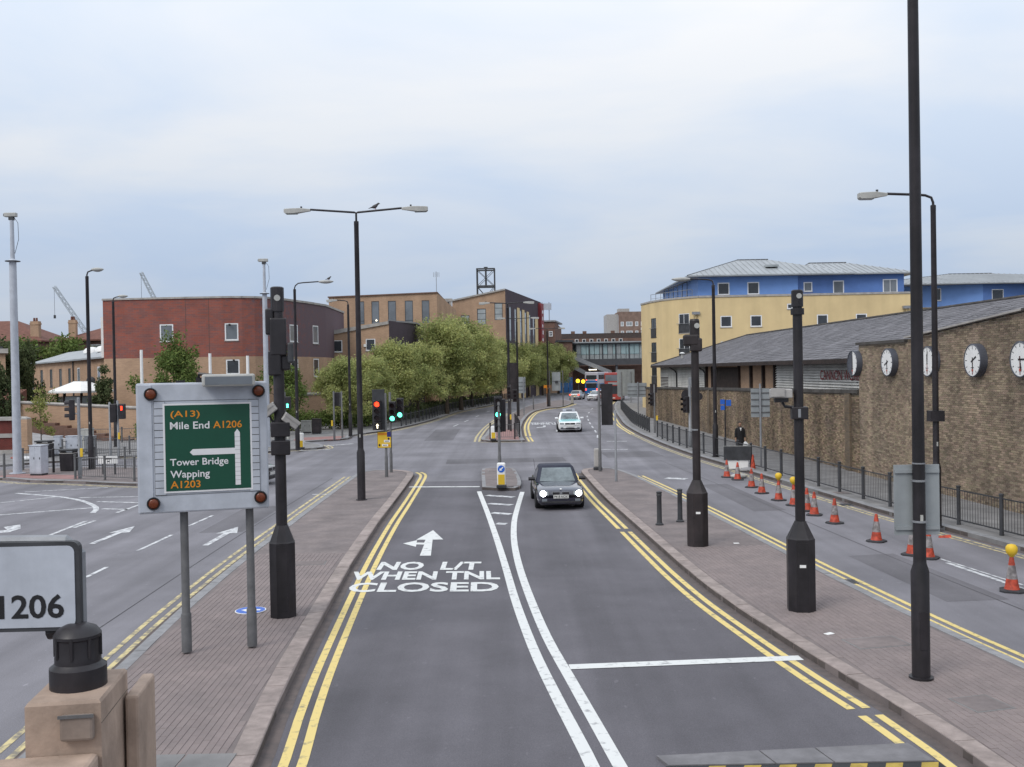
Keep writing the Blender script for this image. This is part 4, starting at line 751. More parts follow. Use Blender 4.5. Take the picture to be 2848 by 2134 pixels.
sd = thing('satellite_dish', 'round dark satellite dish fixed to the low wing', 'satellite dish', q(33.5, -.35, 4.5), 0); MB().lathe([(.05, .12), (.25, .10), (.42, .03), (.45, 0), (.44, -.02), (.02, .09)], 18).build('dish', 'dark_grey', sd, 60).rotation_euler = (R(90), 0, 0); MB().tube([(0, .0, 0), (.1, .45, -.1)], .03, 6).build('bracket', 'dark_grey', sd); MB().tube([(0, 0, -.3), (0, -.4, -.1)], .015, 6).build('feed_arm', 'dark_grey', sd)
# ---- tan wing with sloping parapet and slate-purple end
tw = bld('tan_brick_wing', 'tan brick wing with sloping grey parapet and dark purple end block'); T0, T1, T2 = (-19.6, 105), (-12.75, 105), (-10.6, 112)
th_ = [(1.0, 1.95, 7.05, 8.3), (4.4, 5.4, 7.15, 8.4), (4.45, 5.4, 4.6, 5.85), (1.0, 1.95, 4.5, 5.7)]
mb = MB(); wall(mb, T0, T1, 0, 8.8, 9.95, th_); mb.build('wall', 'brick_tan', tw)
for h in th_: window(tw, T0, T1, h, fw=.09)
dh = [(2.2, 3.4, 7.2, 8.2)]; mb = MB(); wall(mb, T1, T2, 0, 10.25, 10.25, dh); wall(mb, T2, (-10.6, 122), 0, 10.25, 10.25); mb.build('end_block', 'brick_dkpurple', tw); window(tw, T1, T2, dh[0], frame='dark_grey', fw=.08, glass='glass_pale')
MB().prism([(-12.85, 104.9), (-10.45, 111.9), (-10.45, 122), (-12.85, 122)], 10.2, 10.36).build('end_roof', 'concrete', tw)
MB().add([(-19.6, 104.85, 8.75), (-12.78, 104.85, 9.9), (-12.78, 110, 9.9), (-19.6, 110, 8.75), (-19.6, 104.85, 9.2), (-12.78, 104.85, 10.2), (-12.78, 110, 10.2), (-19.6, 110, 9.2)], [(3, 2, 1, 0), (4, 5, 6, 7), (0, 1, 5, 4), (1, 2, 6, 5), (2, 3, 7, 6), (3, 0, 4, 7)]).build('sloping_parapet', 'stone', tw); MB().box(-15.4, -15.1, 104.85, 104.999, 7.55, 7.85).build('alarm_box', 'white', tw)
# ---- tall tan brick block behind with five tall windows
tb = bld('tall_brick_block', 'tall tan brick block with five tall grey windows above the trees'); B0, B1 = (-22.6, 125), (-9.15, 125)
bh2 = [(s0 - B0[0], s1 - B0[0], 10.9, 13.75) for s0, s1 in ((-19.0, -18.2), (-17.3, -16.35), (-15.25, -14.25), (-13.15, -12.15), (-11.05, -10.1))]
mb = MB(); wall(mb, (-22.6, 140), B0, 0, 14.3, 14.3); wall(mb, B0, B1, 0, 14.3, 14.65, bh2); wall(mb, B1, (-7.6, 140), 0, 14.65, 13.4); mb.build('wall', 'brick_tan', tb)
for h in bh2: w_ = window(tb, B0, B1, h, frame='dark_grey', glass='glass_pale', fw=.06, trans=(.14,), sill=False)
MB().add([(-22.7, 124.85, 14.28), (-9.05, 124.85, 14.63), (-9.05, 140, 14.63), (-22.7, 140, 14.28), (-22.7, 124.85, 14.42), (-9.05, 124.85, 14.77), (-9.05, 140, 14.77), (-22.7, 140, 14.42)], [(3, 2, 1, 0), (4, 5, 6, 7), (0, 1, 5, 4), (1, 2, 6, 5), (2, 3, 7, 6), (3, 0, 4, 7)]).build('roof', 'brick_brown', tb)
MB().cyl((-17.0 + .3, 124.9, 11.35), (-17.0 + .3, 124.93, 11.35), .1, n=10).build('lit_lamp', 'tube_on', tb)
MB().tube([(-9.4, 128, 14.6), (-9.4, 128, 17.6)], .04, 6).build('aerial_mast', 'galv', tb)
for dx in (-.35, -.15, .15, .35): MB().tube([(-9.4 + dx, 128, 16.9), (-9.4 + dx, 128, 17.5)], .025, 5).build('aerial_rod', 'galv', tb)
BEF = set(bpy.data.objects)
# link porch, gabled block and striped street front
gb = bld('gabled_brick_block', 'tan brick block with rising parapet, purple striped street front and red banner'); G0, G1, G2 = (-7.55, 130), (-.68, 130), (4.6, 153.6)
gh = [(1.1, 2.2, 10.5, 12.1), (3.2, 4.35, 10.8, 12.9), (5.45, 6.5, 11.4, 13.6)]
mb = MB(); wall(mb, G0, G1, 0, 13.9, 15.25, gh); wall(mb, (-7.55, 145), G0, 0, 13.9, 13.9); mb.build('wall', 'brick_tan', gb)
for h in gh: window(gb, G0, G1, h, frame='dark_grey', glass='glass_bright', fw=.07, trans=(.35, .7), sill=False)
MB().add([(-7.6, 129.8, 13.9), (-.7, 129.8, 15.25), (-.7, 140, 15.25), (-7.6, 140, 13.9), (-7.6, 129.8, 14.1), (-.7, 129.8, 15.45), (-.7, 140, 15.45), (-7.6, 140, 14.1)], [(3, 2, 1, 0), (4, 5, 6, 7), (0, 1, 5, 4), (1, 2, 6, 5), (2, 3, 7, 6), (3, 0, 4, 7)]).build('roof_edge', 'stone', gb)
lp = MB()
for x in (-9.9, -8.95, -7.75): lp.box(x, x + .25, 127.5, 127.9, 8, 13.7)
lp.box(-9.95, -7.4, 127.45, 128, 13.7, 14.1); lp.build('link_porch', 'stone', gb); MB().box(-9.6, -7.6, 127.91, 128.2, 8, 13.7).build('link_glass', 'glass_pale', gb)
fh = [(s0, s0 + 1.25, z0, z0 + 4.6) for s0, z0 in ((2.2, 8.7), (5.4, 8.6), (8.8, 8.6), (12.0, 8.5), (15.0, 8.3), (17.8, 8.2))] + [(s0, s0 + 1.2, 2.6, 7.3) for s0 in (8.8, 12.0, 15.0, 17.8)]
mb = MB(); wall(mb, G1, G2, 0, 15.45, 15.2, fh); wall(mb, G2, (3, 170), 0, 15.2, 15.2); mb.build('street_front', 'brick_dkpurple', gb)
for h in fh: window(gb, G1, G2, h, frame='dark_grey', glass='glass_bright', fw=.1, trans=(.3, .65), sill=False)
a, d, n, L = seg(G1, G2); Tg = Matrix(((d.x, -n.x, 0, a.x), (d.y, -n.y, 0, a.y), (0, 0, 1, 0), (0, 0, 0, 1)))
for s0, s1, z0, z1 in ((7.0, 8.6, 1, 13.4), (10.3, 11.8, 1, 13.3), (13.5, 14.9, 1, 13.2), (19.4, 21.6, 1, 12.6)): MB().box(s0, s1, -.04, -.003, z0, z1, T=Tg).build('cream_panel', 'render_yellow', gb)
bn = MB().box(21.9, 23.9, -.5, .3, 3.5, 14.9, T=Tg).build('banner', 'red_sign', gb)
for k in range(9): MB().box(22.55 + .15 * (k % 2), 23.3 - .1 * (k % 3), -.52, -.505, 13.4 - k * 1.05, 13.85 - k * 1.05 + .12 * (k % 2), T=Tg).build('banner_mark', 'white', bn)
# lattice tower on its roof
lt = thing('lattice_tower', 'open steel lattice frame tower standing on the brick roof', 'tower', (-3.35, 139, 13.6)); fr_ = MB(); w_ = 1.2
for x in (-w_, w_):
    for y in (-w_, w_): fr_.cyl((x, y, 0), (x, y, 5.3), .09, n=6)
for z in (2.9, 5.25):
    for x, y, x2, y2_ in ((-w_, -w_, w_, -w_), (w_, -w_, w_, w_), (w_, w_, -w_, w_), (-w_, w_, -w_, -w_)): fr_.tube([(x, y, z), (x2, y2_, z)], .11, 6)
fr_.build('frame', 'dark_grey', lt); br_ = MB()
for y in (-w_, w_):
    for z0, z1 in ((0, 2.9), (2.9, 5.2)): br_.tube([(-w_, y, z0), (w_, y, z1)], .035, 5); br_.tube([(w_, y, z0), (-w_, y, z1)], .035, 5)
br_.build('cross_bracing', 'dark_grey', lt); MB().cyl((0, 0, 2.9), (0, 0, 5.5), .14, n=8).build('central_post', 'dark_grey', lt); MB().cyl((0, 0, 5.5), (0, 0, 5.6), .3, n=8).build('top_plate', 'dark_grey', lt)
# brown brick house beyond with roof sign
bh3 = bld('brown_brick_house', 'brown brick house beyond the striped front, sign frame on its roof'); H0, H1, H2 = (5.1, 172), (7.5, 172), (9.2, 184)
hh = [(1.35, 2.0, 10.6, 11.5), (1.35, 2.0, 7.3, 8.6)]; mb = MB(); wall(mb, H0, H1, 0, 13.2, 13.2, hh); wall(mb, H1, H2, 0, 13.2, 12.4); mb.build('wall', 'brick_brown', bh3); MB().prism([(4.9, 171.8), (7.6, 171.8), (9.4, 184), (4.9, 184)], 13.1, 13.35).build('roof', 'concrete', bh3)
for h in hh: window(bh3, H0, H1, h, fw=.12, mull=(.5,), trans=(.5,))
sg = MB()
for x in (5.4, 6.6): sg.cyl((x, 173, 13.3), (x, 173, 16.5), .07, n=6)
sg.build('sign_frame', 'galv', bh3); MB().box(5.2, 7.0, 172.8, 173.1, 15.2, 16.3).build('roof_sign', 'light_grey', bh3)
for o in set(bpy.data.objects) - BEF:          # this group stands well behind the trees
    if o.parent is None:
        f = 1.27; l = o.location.copy(); o.scale = (f,) * 3; o.location = (l.x * f, l.y * f, l.z * f + 4.75 * (1 - f) if l.z > 1 else 4.75 * (1 - f))
# ---- glazed station footbridge
fb = bld('station_footbridge', 'glazed station footbridge with dark beam spanning the far road')
MB().box(12.6, 30, 209.9, 214, 5.7, 7.0).build('beam', 'bridge_dark', fb); MB().box(12.2, 30, 209.5, 214.5, 10.1, 10.5).build('roof', 'bridge_dark', fb); MB().box(12.3, 30, 209.3, 209.5, 10.35, 10.6).build('roof_edge', 'zinc', fb)
MB().box(12.6, 30, 213.6, 213.9, 7.0, 10.1).build('rear_wall', 'glass_blue', fb)
for k in range(6):
    x0 = 13.6 + k * 2.78; MB().box(x0 - .2, x0, 209.95, 210.25, 7.0, 10.1).build('mullion', 'bridge_dark', fb)
    if k < 5:
        for s_, f0, f1 in ((0, .0, .36), (1, .38, .78), (2, .80, 1.0)):
            xa, xb = x0 + 2.58 * f0, x0 + 2.58 * f1; p_ = MB().box(xa, xb - .06, 210.05, 210.1, 7.0, 7.9).build('lower_pane', 'glass_bright', fb); MB().box(xa, xb - .06, 210.05, 210.1, 7.98, 10.05).build('pane', 'glass_blue' if (k + s_) % 3 else 'glass_bright', fb)
MB().box(9.6, 12.6, 208, 214, 0, 10.6).build('stair_tower', 'brick_brown', fb); MB().box(9.3, 12.9, 207.7, 214, 10.6, 11.0).build('tower_roof', 'bridge_dark', fb)
for x in (16.3, 22.0, 27.5): MB().cyl((x, 211, 0), (x, 211, 5.7), .25, n=10).build('column', 'galv', fb)
for k in range(3): MB().box(9.8 + k * .95, 10.65 + k * .95, 207.85, 207.97, .1, 3.3).build('blue_shopfront', 'bus_blue', fb)
MB().box(9.6, 34, 216.5, 217.5, 0, 5.6).build('rear_brick_wall', 'brick_brown', fb)
for a_, b_ in (((12.4, 207.3, 7.1), (20.5, 206.2, 3.6)), ((12.2, 207.6, 5.3), (16.0, 206.5, 3.2))):
    A, B = Vector(a_), Vector(b_); MB().add([A, B, B + Vector((0, 0, .9)), A + Vector((0, 0, .9)), A + Vector((0, 1.2, 0)), B + Vector((0, 1.2, 0)), B + Vector((0, 1.2, .9)), A + Vector((0, 1.2, .9))], [(0, 1, 2, 3), (5, 4, 7, 6), (3, 2, 6, 7), (1, 0, 4, 5), (0, 3, 7, 4), (2, 1, 5, 6)]).build('stair_flight', 'galv', fb)
for x, z in ((10.9, 6.7), (16.6, 4.7)): MB().box(x - .8, x + .8, 205.9, 206.1, z, z + .16).build('tube_light', 'tube_on', fb)
for x in (10.6, 11.4): MB().box(x - .25, x + .25, 207.9, 207.98, 1.2, 3.4).build('poster', 'white', fb)
MB().box(25.6, 26.9, 190, 190.2, 1.8, 5.0).build('advert_panel', 'navy', fb)
for x, z in ((25.8, 2.2), (26.2, 3.0), (26.3, 3.9)): MB().box(x, x + .4, 189.96, 189.99, z, z + .5).build('advert_print', 'white', fb)
MB().box(25.9, 26.6, 190.02, 190.18, 0, 1.8).build('advert_leg', 'dark_grey', fb)
# terrace behind with dormers, and the tower block
te = bld('mansard_terrace', 'brown brick terrace with dark mansard roof and white dormers behind the footbridge')
MB().box(12.2, 34, 240, 250, 0, 12.2).build('wall', 'brick_brown', te); MB().add([(12, 239.8, 11.2), (34, 239.8, 11.2), (34, 241.6, 13.4), (12, 241.6, 13.4)], [(0, 1, 2, 3)]).build('mansard_roof', 'timber_dark', te); MB().box(12, 34, 241.6, 249, 13.2, 13.5).build('roof', 'timber_dark', te)
for k in range(7):
    x = 15.6 + k * 1.75; o = MB().box(x - .42, x + .42, 239.7, 241, 11.1, 12.1).build('dormer', 'white', te); MB().box(x - .3, x + .3, 239.67, 239.699, 11.2, 12.0).build('pane', 'glass', o)
for x in (14.9, 17.7, 24.5): MB().box(x - .45, x + .45, 242, 243, 13.4, 14.1).build('chimney', 'brick_brown', te)
tk = bld('tower_block', 'brown brick apartment tower with pale stair shaft far behind')
MB().box(28.6, 32.0, 300, 310, 0, 21.2).build('stair_shaft', 'cream', tk); tc_h = [(s_, s_ + w_, z, z + 1.3) for z in (12.2, 14.9, 17.6) for s_, w_ in ((.7, .9), (2.3, 1.9), (5.0, .9), (6.7, 1.5))]
mb = MB(); wall(mb, (32.0, 299.5), (46, 299.5), 0, 21.8, 21.8, tc_h); mb.build('wall', 'brick_drab', tk); MB().box(32, 46, 299.8, 310, 21.4, 21.9).build('roof', 'brick_drab', tk); MB().box(32.2, 35.5, 301, 305, 21.9, 22.9).build('lift_house', 'cream', tk)
for h in tc_h: window(tk, (32.0, 299.5), (46, 299.5), h, fw=.14, mull=(.5,) if h[1] - h[0] > 1.2 else (), glass='glass_bright')
for z in (11.0, 13.7, 16.4): MB().box(38.6, 41.2, 298.6, 299.4, z - .1, z + .7).build('balcony', 'white', tk)
# ---- left background: walls, kiosk, houses
rw = thing('red_brick_wall', 'red brick wall with pale stone bands at the left edge', 'wall'); WR0, WR1 = (-43, 61.5), (-31.0, 63.4)
for z0, z1, m_, p_ in ((0, .35, 'stone', .1), (.35, 1.12, 'brick_crimson', .0), (1.12, 1.38, 'stone', .06), (1.38, 2.2, 'brick_crimson', .0), (2.2, 2.42, 'stone', .14)):
    a, d, n, L = seg(WR0, WR1); MB().box(0, L, -p_, .4 + p_ * .5, z0, z1, T=Matrix(((d.x, -n.x, 0, a.x), (d.y, -n.y, 0, a.y), (0, 0, 1, 0), (0, 0, 0, 1)))).build('stone_band' if m_ == 'stone' else 'brick_course', m_, rw)
MB().box(-31.2, -30.55, 63.2, 63.85, 0, 2.25).build('end_pier', 'brick_tan', rw); MB().lathe([(.42, 2.25), (.42, 2.32), (.15, 2.42)], 4, (-30.88, 63.52, 0)).build('pier_cap', 'stone', rw)
tnw = thing('tan_retaining_wall', 'long tan brick garden wall stepping down beside the footpath', 'wall'); mb = MB(); wall(mb, (-62, 92.5), (-40.2, 80.5), 0, 3.2, 3.0); wall(mb, (-40.2, 80.5), (-27.8, 75.0), 0, 3.0, 2.5); wall(mb, (-27.8, 75.0), (-22, 78.5), 0, 2.5, 2.2); mb.build('wall', 'brick_tan', tnw)
for p0, p1, z0, z1 in (((-62, 92.5), (-40.2, 80.5), 3.2, 3.0), ((-40.2, 80.5), (-27.8, 75.0), 3.0, 2.5), ((-27.8, 75), (-22, 78.5), 2.5, 2.2)): MB().tube([(p0[0], p0[1], z0), (p1[0], p1[1], z1)], .13, 6).build('coping', 'stone', tnw)
for k in range(9): MB().box(-38.6 + k * 1.15, -37.42 + k * 1.15, 78.1 - k * .5, 78.9 - k * .5, 0, 1.75 - k * .19).build('stepped_course', 'brick_brown', tnw)
fp = MB().add([(-43, 70, .16), (-38, 66, .15), (-29.5, 69, .14), (-30, 72, .14), (-38, 77, .9), (-47, 82, 1.8), (-52, 78, 1.6)], [(0, 1, 2, 3, 4, 5, 6)]).build('footpath', 'concrete'); tag(fp, 'pale footpath climbing beside the garden wall', kind='structure')
ki = bld('garden_kiosk', 'small kiosk with white faceted canopy roof behind the wall'); ki.location = (-36.0, 84, 0)
kr = MB(); n8 = 8; c8 = [(2.55 * math.cos(R(45 * k + 22)), 2.55 * math.sin(R(45 * k + 22))) for k in range(8)]
for k in range(8):
    p, q_ = c8[k], c8[(k + 1) % 8]; MB().add([(p[0], p[1], 3.75), (q_[0], q_[1], 3.75), (q_[0] * .25, q_[1] * .25, 4.5), (p[0] * .25, p[1] * .25, 4.5), (p[0], p[1], 3.6), (q_[0], q_[1], 3.6)], [(0, 1, 2, 3), (4, 5, 1, 0)]).build('roof_panel', 'white', ki)
    MB().cyl((p[0] * .72, p[1] * .72, 0), (p[0] * .72, p[1] * .72, 3.75), .08, n=6).build('post', 'timber_dark', ki)
    pm = [(p[0] * .7, p[1] * .7), (q_[0] * .7, q_[1] * .7)]; MB().add([(pm[0][0], pm[0][1], 0), (pm[1][0], pm[1][1], 0), (pm[1][0], pm[1][1], 2.3), (pm[0][0], pm[0][1], 2.3)], [(0, 1, 2, 3)]).build('wall_panel', 'brick_crimson', ki); MB().add([(pm[0][0] * 1.01, pm[0][1] * 1.01, 2.35), (pm[1][0] * 1.01, pm[1][1] * 1.01, 2.35), (pm[1][0] * 1.01, pm[1][1] * 1.01, 3.3), (pm[0][0] * 1.01, pm[0][1] * 1.01, 3.3)], [(0, 1, 2, 3)]).build('window_panel', 'glass_bright', ki)
MB().prism([(x * .25, y * .25) for x, y in c8], 4.48, 4.55).build('roof_cap', 'white', ki)
def house(label, x0, x1, y0, y1, ze, zr, r0, r1, chim, wins=()):
    t = bld('brick_house', label); mb = MB(); wall(mb, (x0, y1), (x0, y0), 0, ze, ze); wall(mb, (x0, y0), (x1, y0), 0, ze, ze, wins); wall(mb, (x1, y0), (x1, y1), 0, ze, ze); mb.build('wall', 'brick_brown', t)
    for h in wins: window(t, (x0, y0), (x1, y0), h, fw=.12, trans=(.5,), glass='glass_bright')
    ro = hip_roof(t, x0 - .6, x1 + .6, y0 - .6, y1 + .6, ze, zr, r0, r1, (y0 + y1) / 2, 'tile_red', .2, False)
    for cx, cy, w, zt in chim:
        c = MB().box(cx - w, cx + w, cy - w * .7, cy + w * .7, ze, zt).build('chimney', 'brick_tan', ro); MB().box(cx - w * 1.1, cx + w * 1.1, cy - w * .8, cy + w * .8, zt - .5, zt - .25).build('chimney_band', 'brick_tan', c)
        for dx in (-.3, .3): MB().lathe([(.16, 0), (.13, .5)], 8, (cx + dx * w, cy, zt)).build('chimney_pot', 'tile_red', c)
house('red-roofed brick house at the far left above the trees', -88, -68, 145, 157, 10.4, 13.6, -82, -74, [(-69.0, 146, .6, 13.2)])
house('hip-roofed brick house behind the low wing', -62, -48, 140, 152, 10.2, 12.7, -57.0, -50, [(-61.4, 141, .5, 13.0)], [(3.0, 5.4, 6.3, 9.5)])
fh_ = bld('flat_roofed_building', 'tan building with pale fascia at the left edge'); MB().prism([(-60, 88), (-44.3, 88), (-49, 97), (-60, 97)], 0, 7.1).build('wall', 'brick_tan', fh_); MB().prism([(-60.3, 87.7), (-43.9, 87.7), (-48.8, 97.3), (-60.3, 97.3)], 7.1, 7.5).build('fascia', 'stone', fh_); MB().prism([(-60, 88), (-44.5, 88), (-49.2, 97), (-60, 97)], 7.5, 7.7).build('roof', 'dark_grey', fh_)
gs = bld('garden_shed', 'small red-brown shed roof peeping above the garden wall'); MB().box(-46.3, -43.2, 88.5 - 2, 90.5 - 2, 0, 2.9).build('wall', 'brick_crimson', gs); MB().prism([(-46.6, 86.2), (-42.9, 86.2), (-42.9, 88.8), (-46.6, 88.8)], 2.9, [3.1, 3.1, 3.9, 3.9]).build('roof', 'tile_red', gs)
# boundary wall behind the trees
bw2 = thing('boundary_wall', 'brown brick boundary wall running behind the plane trees', 'wall'); mb = MB(); BWp = [(-22, 92), (-16, 97), (-13.0, 108), (-11.2, 122), (-7.6, 146), (-1.5, 182), (5.0, 200), (9.5, 207.5)]
for i in range(len(BWp) - 1): wall(mb, BWp[i], BWp[i + 1], 0, 2.9, 2.9)
mb.build('wall', 'brick_tan', bw2)
for i in range(len(BWp) - 1): MB().tube([(*BWp[i], 2.95), (*BWp[i + 1], 2.95)], .16, 6).build('coping', 'stone', bw2)
# ---- tower cranes on the skyline
def crane(label, tip, foot, tower_z):
    t = thing('tower_crane', label, 'crane', (foot[0], foot[1], 0)); A = Vector((0, 0, foot[2])); B = Vector((tip[0] - foot[0], tip[1] - foot[1], tip[2])); d = (B - A).normalized(); s = Vector((0, 0, 1)).cross(d).normalized(); u = d.cross(s); mb = MB(); w = 1.3; k = 30
    for o_ in (s * w + u * w, s * -w + u * w, s * -w - u * w, s * w - u * w): mb.tube([A + o_, B + o_ * .6], .22, 4)
    for i in range(k):
        f0, f1 = i / k, (i + 1) / k; sc0, sc1 = 1 - .4 * f0, 1 - .4 * f1; pa, pb_ = A.lerp(B, f0), A.lerp(B, f1)
        for o0, o1 in ((s * w + u * w, s * w - u * w), (s * -w - u * w, s * -w + u * w), (s * w + u * w, s * -w + u * w)): mb.tube([pa + (o0 if i % 2 else o1) * sc0, pb_ + (o1 if i % 2 else o0) * sc1], .13, 4)
    mb.build('jib', 'crane', t); tm = MB()
    for x in (-1, 1):
        for y in (-1, 1): tm.cyl((x, y, 0), (x, y, foot[2] + 2), .2, n=4)
    for i in range(20): z0 = foot[2] * i / 20; tm.tube([(-1, -1, z0), (1, -1, z0 + foot[2] / 20)], .13, 4)
    tm.build('mast', 'crane', t); MB().tube([B, B + Vector((0, 0, -17))], .1, 4).build('hoist_rope', 'dark_grey', t); MB().box(B.x - .5, B.x + .5, B.y - .5, B.y + .5, B.z - 19, B.z - 17).build('hook_block', 'dark_grey', t)
    MB().box(1.2, 3, -1, 1, foot[2] - 3, foot[2] - .5).build('cab', 'crane', t)
crane('pale luffing crane jib above the hip-roofed house', (-272, 600, 60.0), (-243, 600, 16), 16); crane('pale luffing crane jib above the curved brick block', (-220, 600, 67.5), (-200, 600, 26), 20)
# ================================================================== STREET FURNITURE
def P(x, y, z=KH): return (x * 0.974, y * 0.974, z)       # a base on a kerbed surface
# ---- street lamps
def lantern(name, parent, x, y, z, dx, ln=0.85, kind='box', m='lamp_grey'):
    """lantern pointing to +x or -x (dx) from its arm end"""
    mb = MB()
    if kind == 'box':
        rings = []
        for t, w, h0, h1 in ((0, .05, .02, -.06), (.18, .07, .04, -.08), (.42, .13, .055, -.11), (.62, .15, .05, -.14), (.95, .14, .04, -.14), (1.0, .12, .03, -.10)):
            X = x + dx * ln * t; rings.append([(X, y - w, z + h1), (X, y + w, z + h1), (X, y + w, z + h0 - .02), (X, y + w * .7, z + h0), (X, y - w * .7, z + h0), (X, y - w, z + h0 - .02)])
        mb.loft(rings if dx < 0 else [r[::-1] for r in rings]); o = mb.build(name, m, parent, 40)
        MB().box(min(x + dx * ln * .5, x + dx * ln * .93), max(x + dx * ln * .5, x + dx * ln * .93), y - .11, y + .11, z - .155, z - .135).build('lamp_bowl', 'glass_bright', o)
        MB().cyl((x + dx * ln * .35, y, z + .03), (x + dx * ln * .35, y, z + .12), .035, n=8).build('photocell', 'dark_grey', o)
    else:
        rings = []
        for k in range(9):
            t = k / 8; X = x + dx * ln * t; r = 0.03 + 0.13 * math.sin(math.pi * min(1, t * 0.93 + 0.06)) ** 0.7
            rings.append([(X, y + r * 1.1 * math.cos(a), z + 0.0 + (0.55 if math.sin(a) > 0 else 0.85) * r * math.sin(a)) for a in [2 * math.pi * q / 10 for q in range(10)]])
        o = mb.loft(rings).build(name, m, parent, 60)
    return o
def street_lamp(label, pos, h=10.0, arms=((1, 2.0),), kind='box', r=0.085, rz=0, base=1.6, group='street lamps', lz=0.25, pole='black_metal', ln=0.85, clamp=None):
    t = thing('street_lamp', label, 'street lamp', pos, rz, group)
    MB().lathe([(r * 1.9, 0), (r * 1.9, 0.03), (r * 1.42, 0.035), (r * 1.42, base), (r * 1.02, base + 0.12), (r, base + 0.2), (r * .82, h - 0.25), (r * .85, h - .24), (r * .85, h - .1), (r * .45, h - .08)], 14).build('pole', pole, t, 35)
    MB().box(-.02, .02, -r - .006, -r * .9, 2.3, 2.42).build('number_label', 'lamp_grey', t)
    bx('access_door', pole, t, -0.06, 0.06, -r * 1.42 - 0.006, -r * 1.3, 0.45, 1.0)
    for d, L in arms:
        arm = [(0, 0, h - 0.2), (0, 0, h - .02), (d * .05, 0, h + .12), (d * .22, 0, h + lz * .75), (d * .5, 0, h + lz * .85), (d * (L - ln), 0, h + lz)] if len(arms) == 1 else [(0, 0, h - .2), (0, 0, h + .2), (d * .06, 0, h + .23), (d * (L - ln), 0, h + lz)]
        MB().tube(arm, 0.038, 8).build('arm', pole, t, 60)
        lantern('lantern', t, d * (L - ln), 0, h + lz, d, ln, kind)
    if clamp: MB().box(-.2, .2, -.14, .14, clamp, clamp + .3).build('bracket_box', 'black_metal', t)
    return t
street_lamp('black twin-arm street lamp on the left island, a pigeon on one arm', P(-5.74, 37.8), 10.3, ((-1, 2.62), (1, 2.62)), r=0.105, base=1.75, lz=0.36, ln=0.95)
street_lamp('black single-arm lamp with pigeon on its lantern beside the white bollard', P(-13.64, 63.6), 10.0, ((1, 2.4),), kind='egg', r=0.1, ln=0.9, lz=.35)
street_lamp('black single-arm lamp by the hedge with its arm pointing left', P(-12.43, 76.9), 9.9, ((-1, 1.6),), r=0.1, ln=0.8)
street_lamp('black lamp with short arm on the corner island behind the railing', P(-22.19, 52.77), 9.95, ((1, 0.85),), kind='egg', r=0.1, ln=0.6)
street_lamp('black lamp with short arm in front of the red brick corner', P(-27.5, 69.6), 9.9, ((1, 1.0),), kind='egg', r=0.1, ln=0.65)
street_lamp('black single-arm lamp beside the clock wall, a box clamped to its pole', P(12.3, 29.2), 9.2, ((-1, 2.1),), r=0.09, base=1.7, clamp=3.0, ln=.8)
street_lamp('black single-arm lamp behind the railing opposite the long slate roof', P(10.79, 53.5), 9.0, ((-1, 2.15),), kind='egg', r=0.1, ln=0.95)
street_lamp('black twin-arm lamp at the near end of the far island', P(-0.25, 81.4), 9.75, ((-1, 2.25), (1, 2.1)), r=0.11, lz=.3)
street_lamp('black twin-arm lamp behind the black sign board on the far island', P(0.6, 106.3), 9.8, ((-1, 2.0), (1, 2.3)), r=0.11, lz=.3)
street_lamp('black twin-arm lamp beside the framed sign near the station', P(4.77, 133.2), 9.8, ((-1, 2.3), (1, 2.3)), r=0.12, lz=.3)
t = street_lamp('tall black lamp column with a grey sign plate strapped to it', P(6.11, 15.14), 10.6, ((-1, 2.2),), r=0.092, base=1.58, group='street lamps')
sb = MB().box(-0.33, 0.34, 0.09, 0.11, 2.1, 3.14).build('sign_plate', 'sign_back', t)
for z in (2.18, 3.02): bx('sign_rail', 'sign_back', sb, -0.32, 0.33, 0.06, 0.088, z, z + 0.05)
for z in (2.3, 2.9): MB().lathe([(0.105, z), (0.105, z + 0.03)], 14).build('strap', 'galv', t)
MB().lathe([(.094, 3.16), (.094, 3.18)], 14).build('band', 'galv', t)
# ---- big feeder pillars
def feeder(label, pos, rz, h, bw, bh, pr, m, sticker=True):
    t = thing('feeder_pillar', label, 'utility pole', pos, rz, 'feeder pillar poles on the islands')
    c = bw * 0.27; w = bw / 2; oct_ = [(-w, -w + c), (-w + c, -w), (w - c, -w), (w, -w + c), (w, w - c), (w - c, w), (-w + c, w), (-w, w - c)]
    cir = [(pr * 1.15 * math.cos(R(a)), pr * 1.15 * math.sin(R(a))) for a in (202.5, 247.5, 292.5, 337.5, 22.5, 67.5, 112.5, 157.5)]
    MB().loft([[(x, y, 0) for x, y in oct_], [(x, y, bh) for x, y in oct_], [(x * .93, y * .93, bh + .03) for x, y in oct_], [(x, y, bh + 0.33) for x, y in cir]]).build('cabinet_base', m, t)
    MB().cyl((0, 0, bh + .3), (0, 0, h), pr, pr * .95, 16).build('pole', m, t, 40)
    d = bx('cabinet_door', m, t, -w + c + .02, w - c - .02, -w - .007, -w + .001, 0.14, bh - .06)
    if sticker: bx('sticker', 'white', d, -.055, .06, -w - .01, -w - .0075, bh * .62, bh * .62 + .055)
    return t
fl = feeder('black feeder pillar pole with two grey floodlight hoods beside the direction sign', P(-4.59, 19.79), 12, 6.25, 0.48, 1.42, 0.108, 'black_metal', False)
MB().lathe([(.13, 5.85), (.13, 6.3), (.1, 6.32)], 14).build('top_collar', 'black_metal', fl)
MB().cyl((0, -.13, 6.1), (0, -.135, 6.1), .06, n=12).build('detector_lens', 'lamp_grey', fl)
for a in ((-.23, -.08, -.1, .12, 5.4, 5.9), (-.15, .16, -.15, .15, 5.0, 5.72), (-.19, .05, -.14, .15, 4.62, 5.1), (.05, .22, -.1, .16, 4.72, 5.0)): bx('detector_housing', 'black_metal', fl, *a, bev=.03)
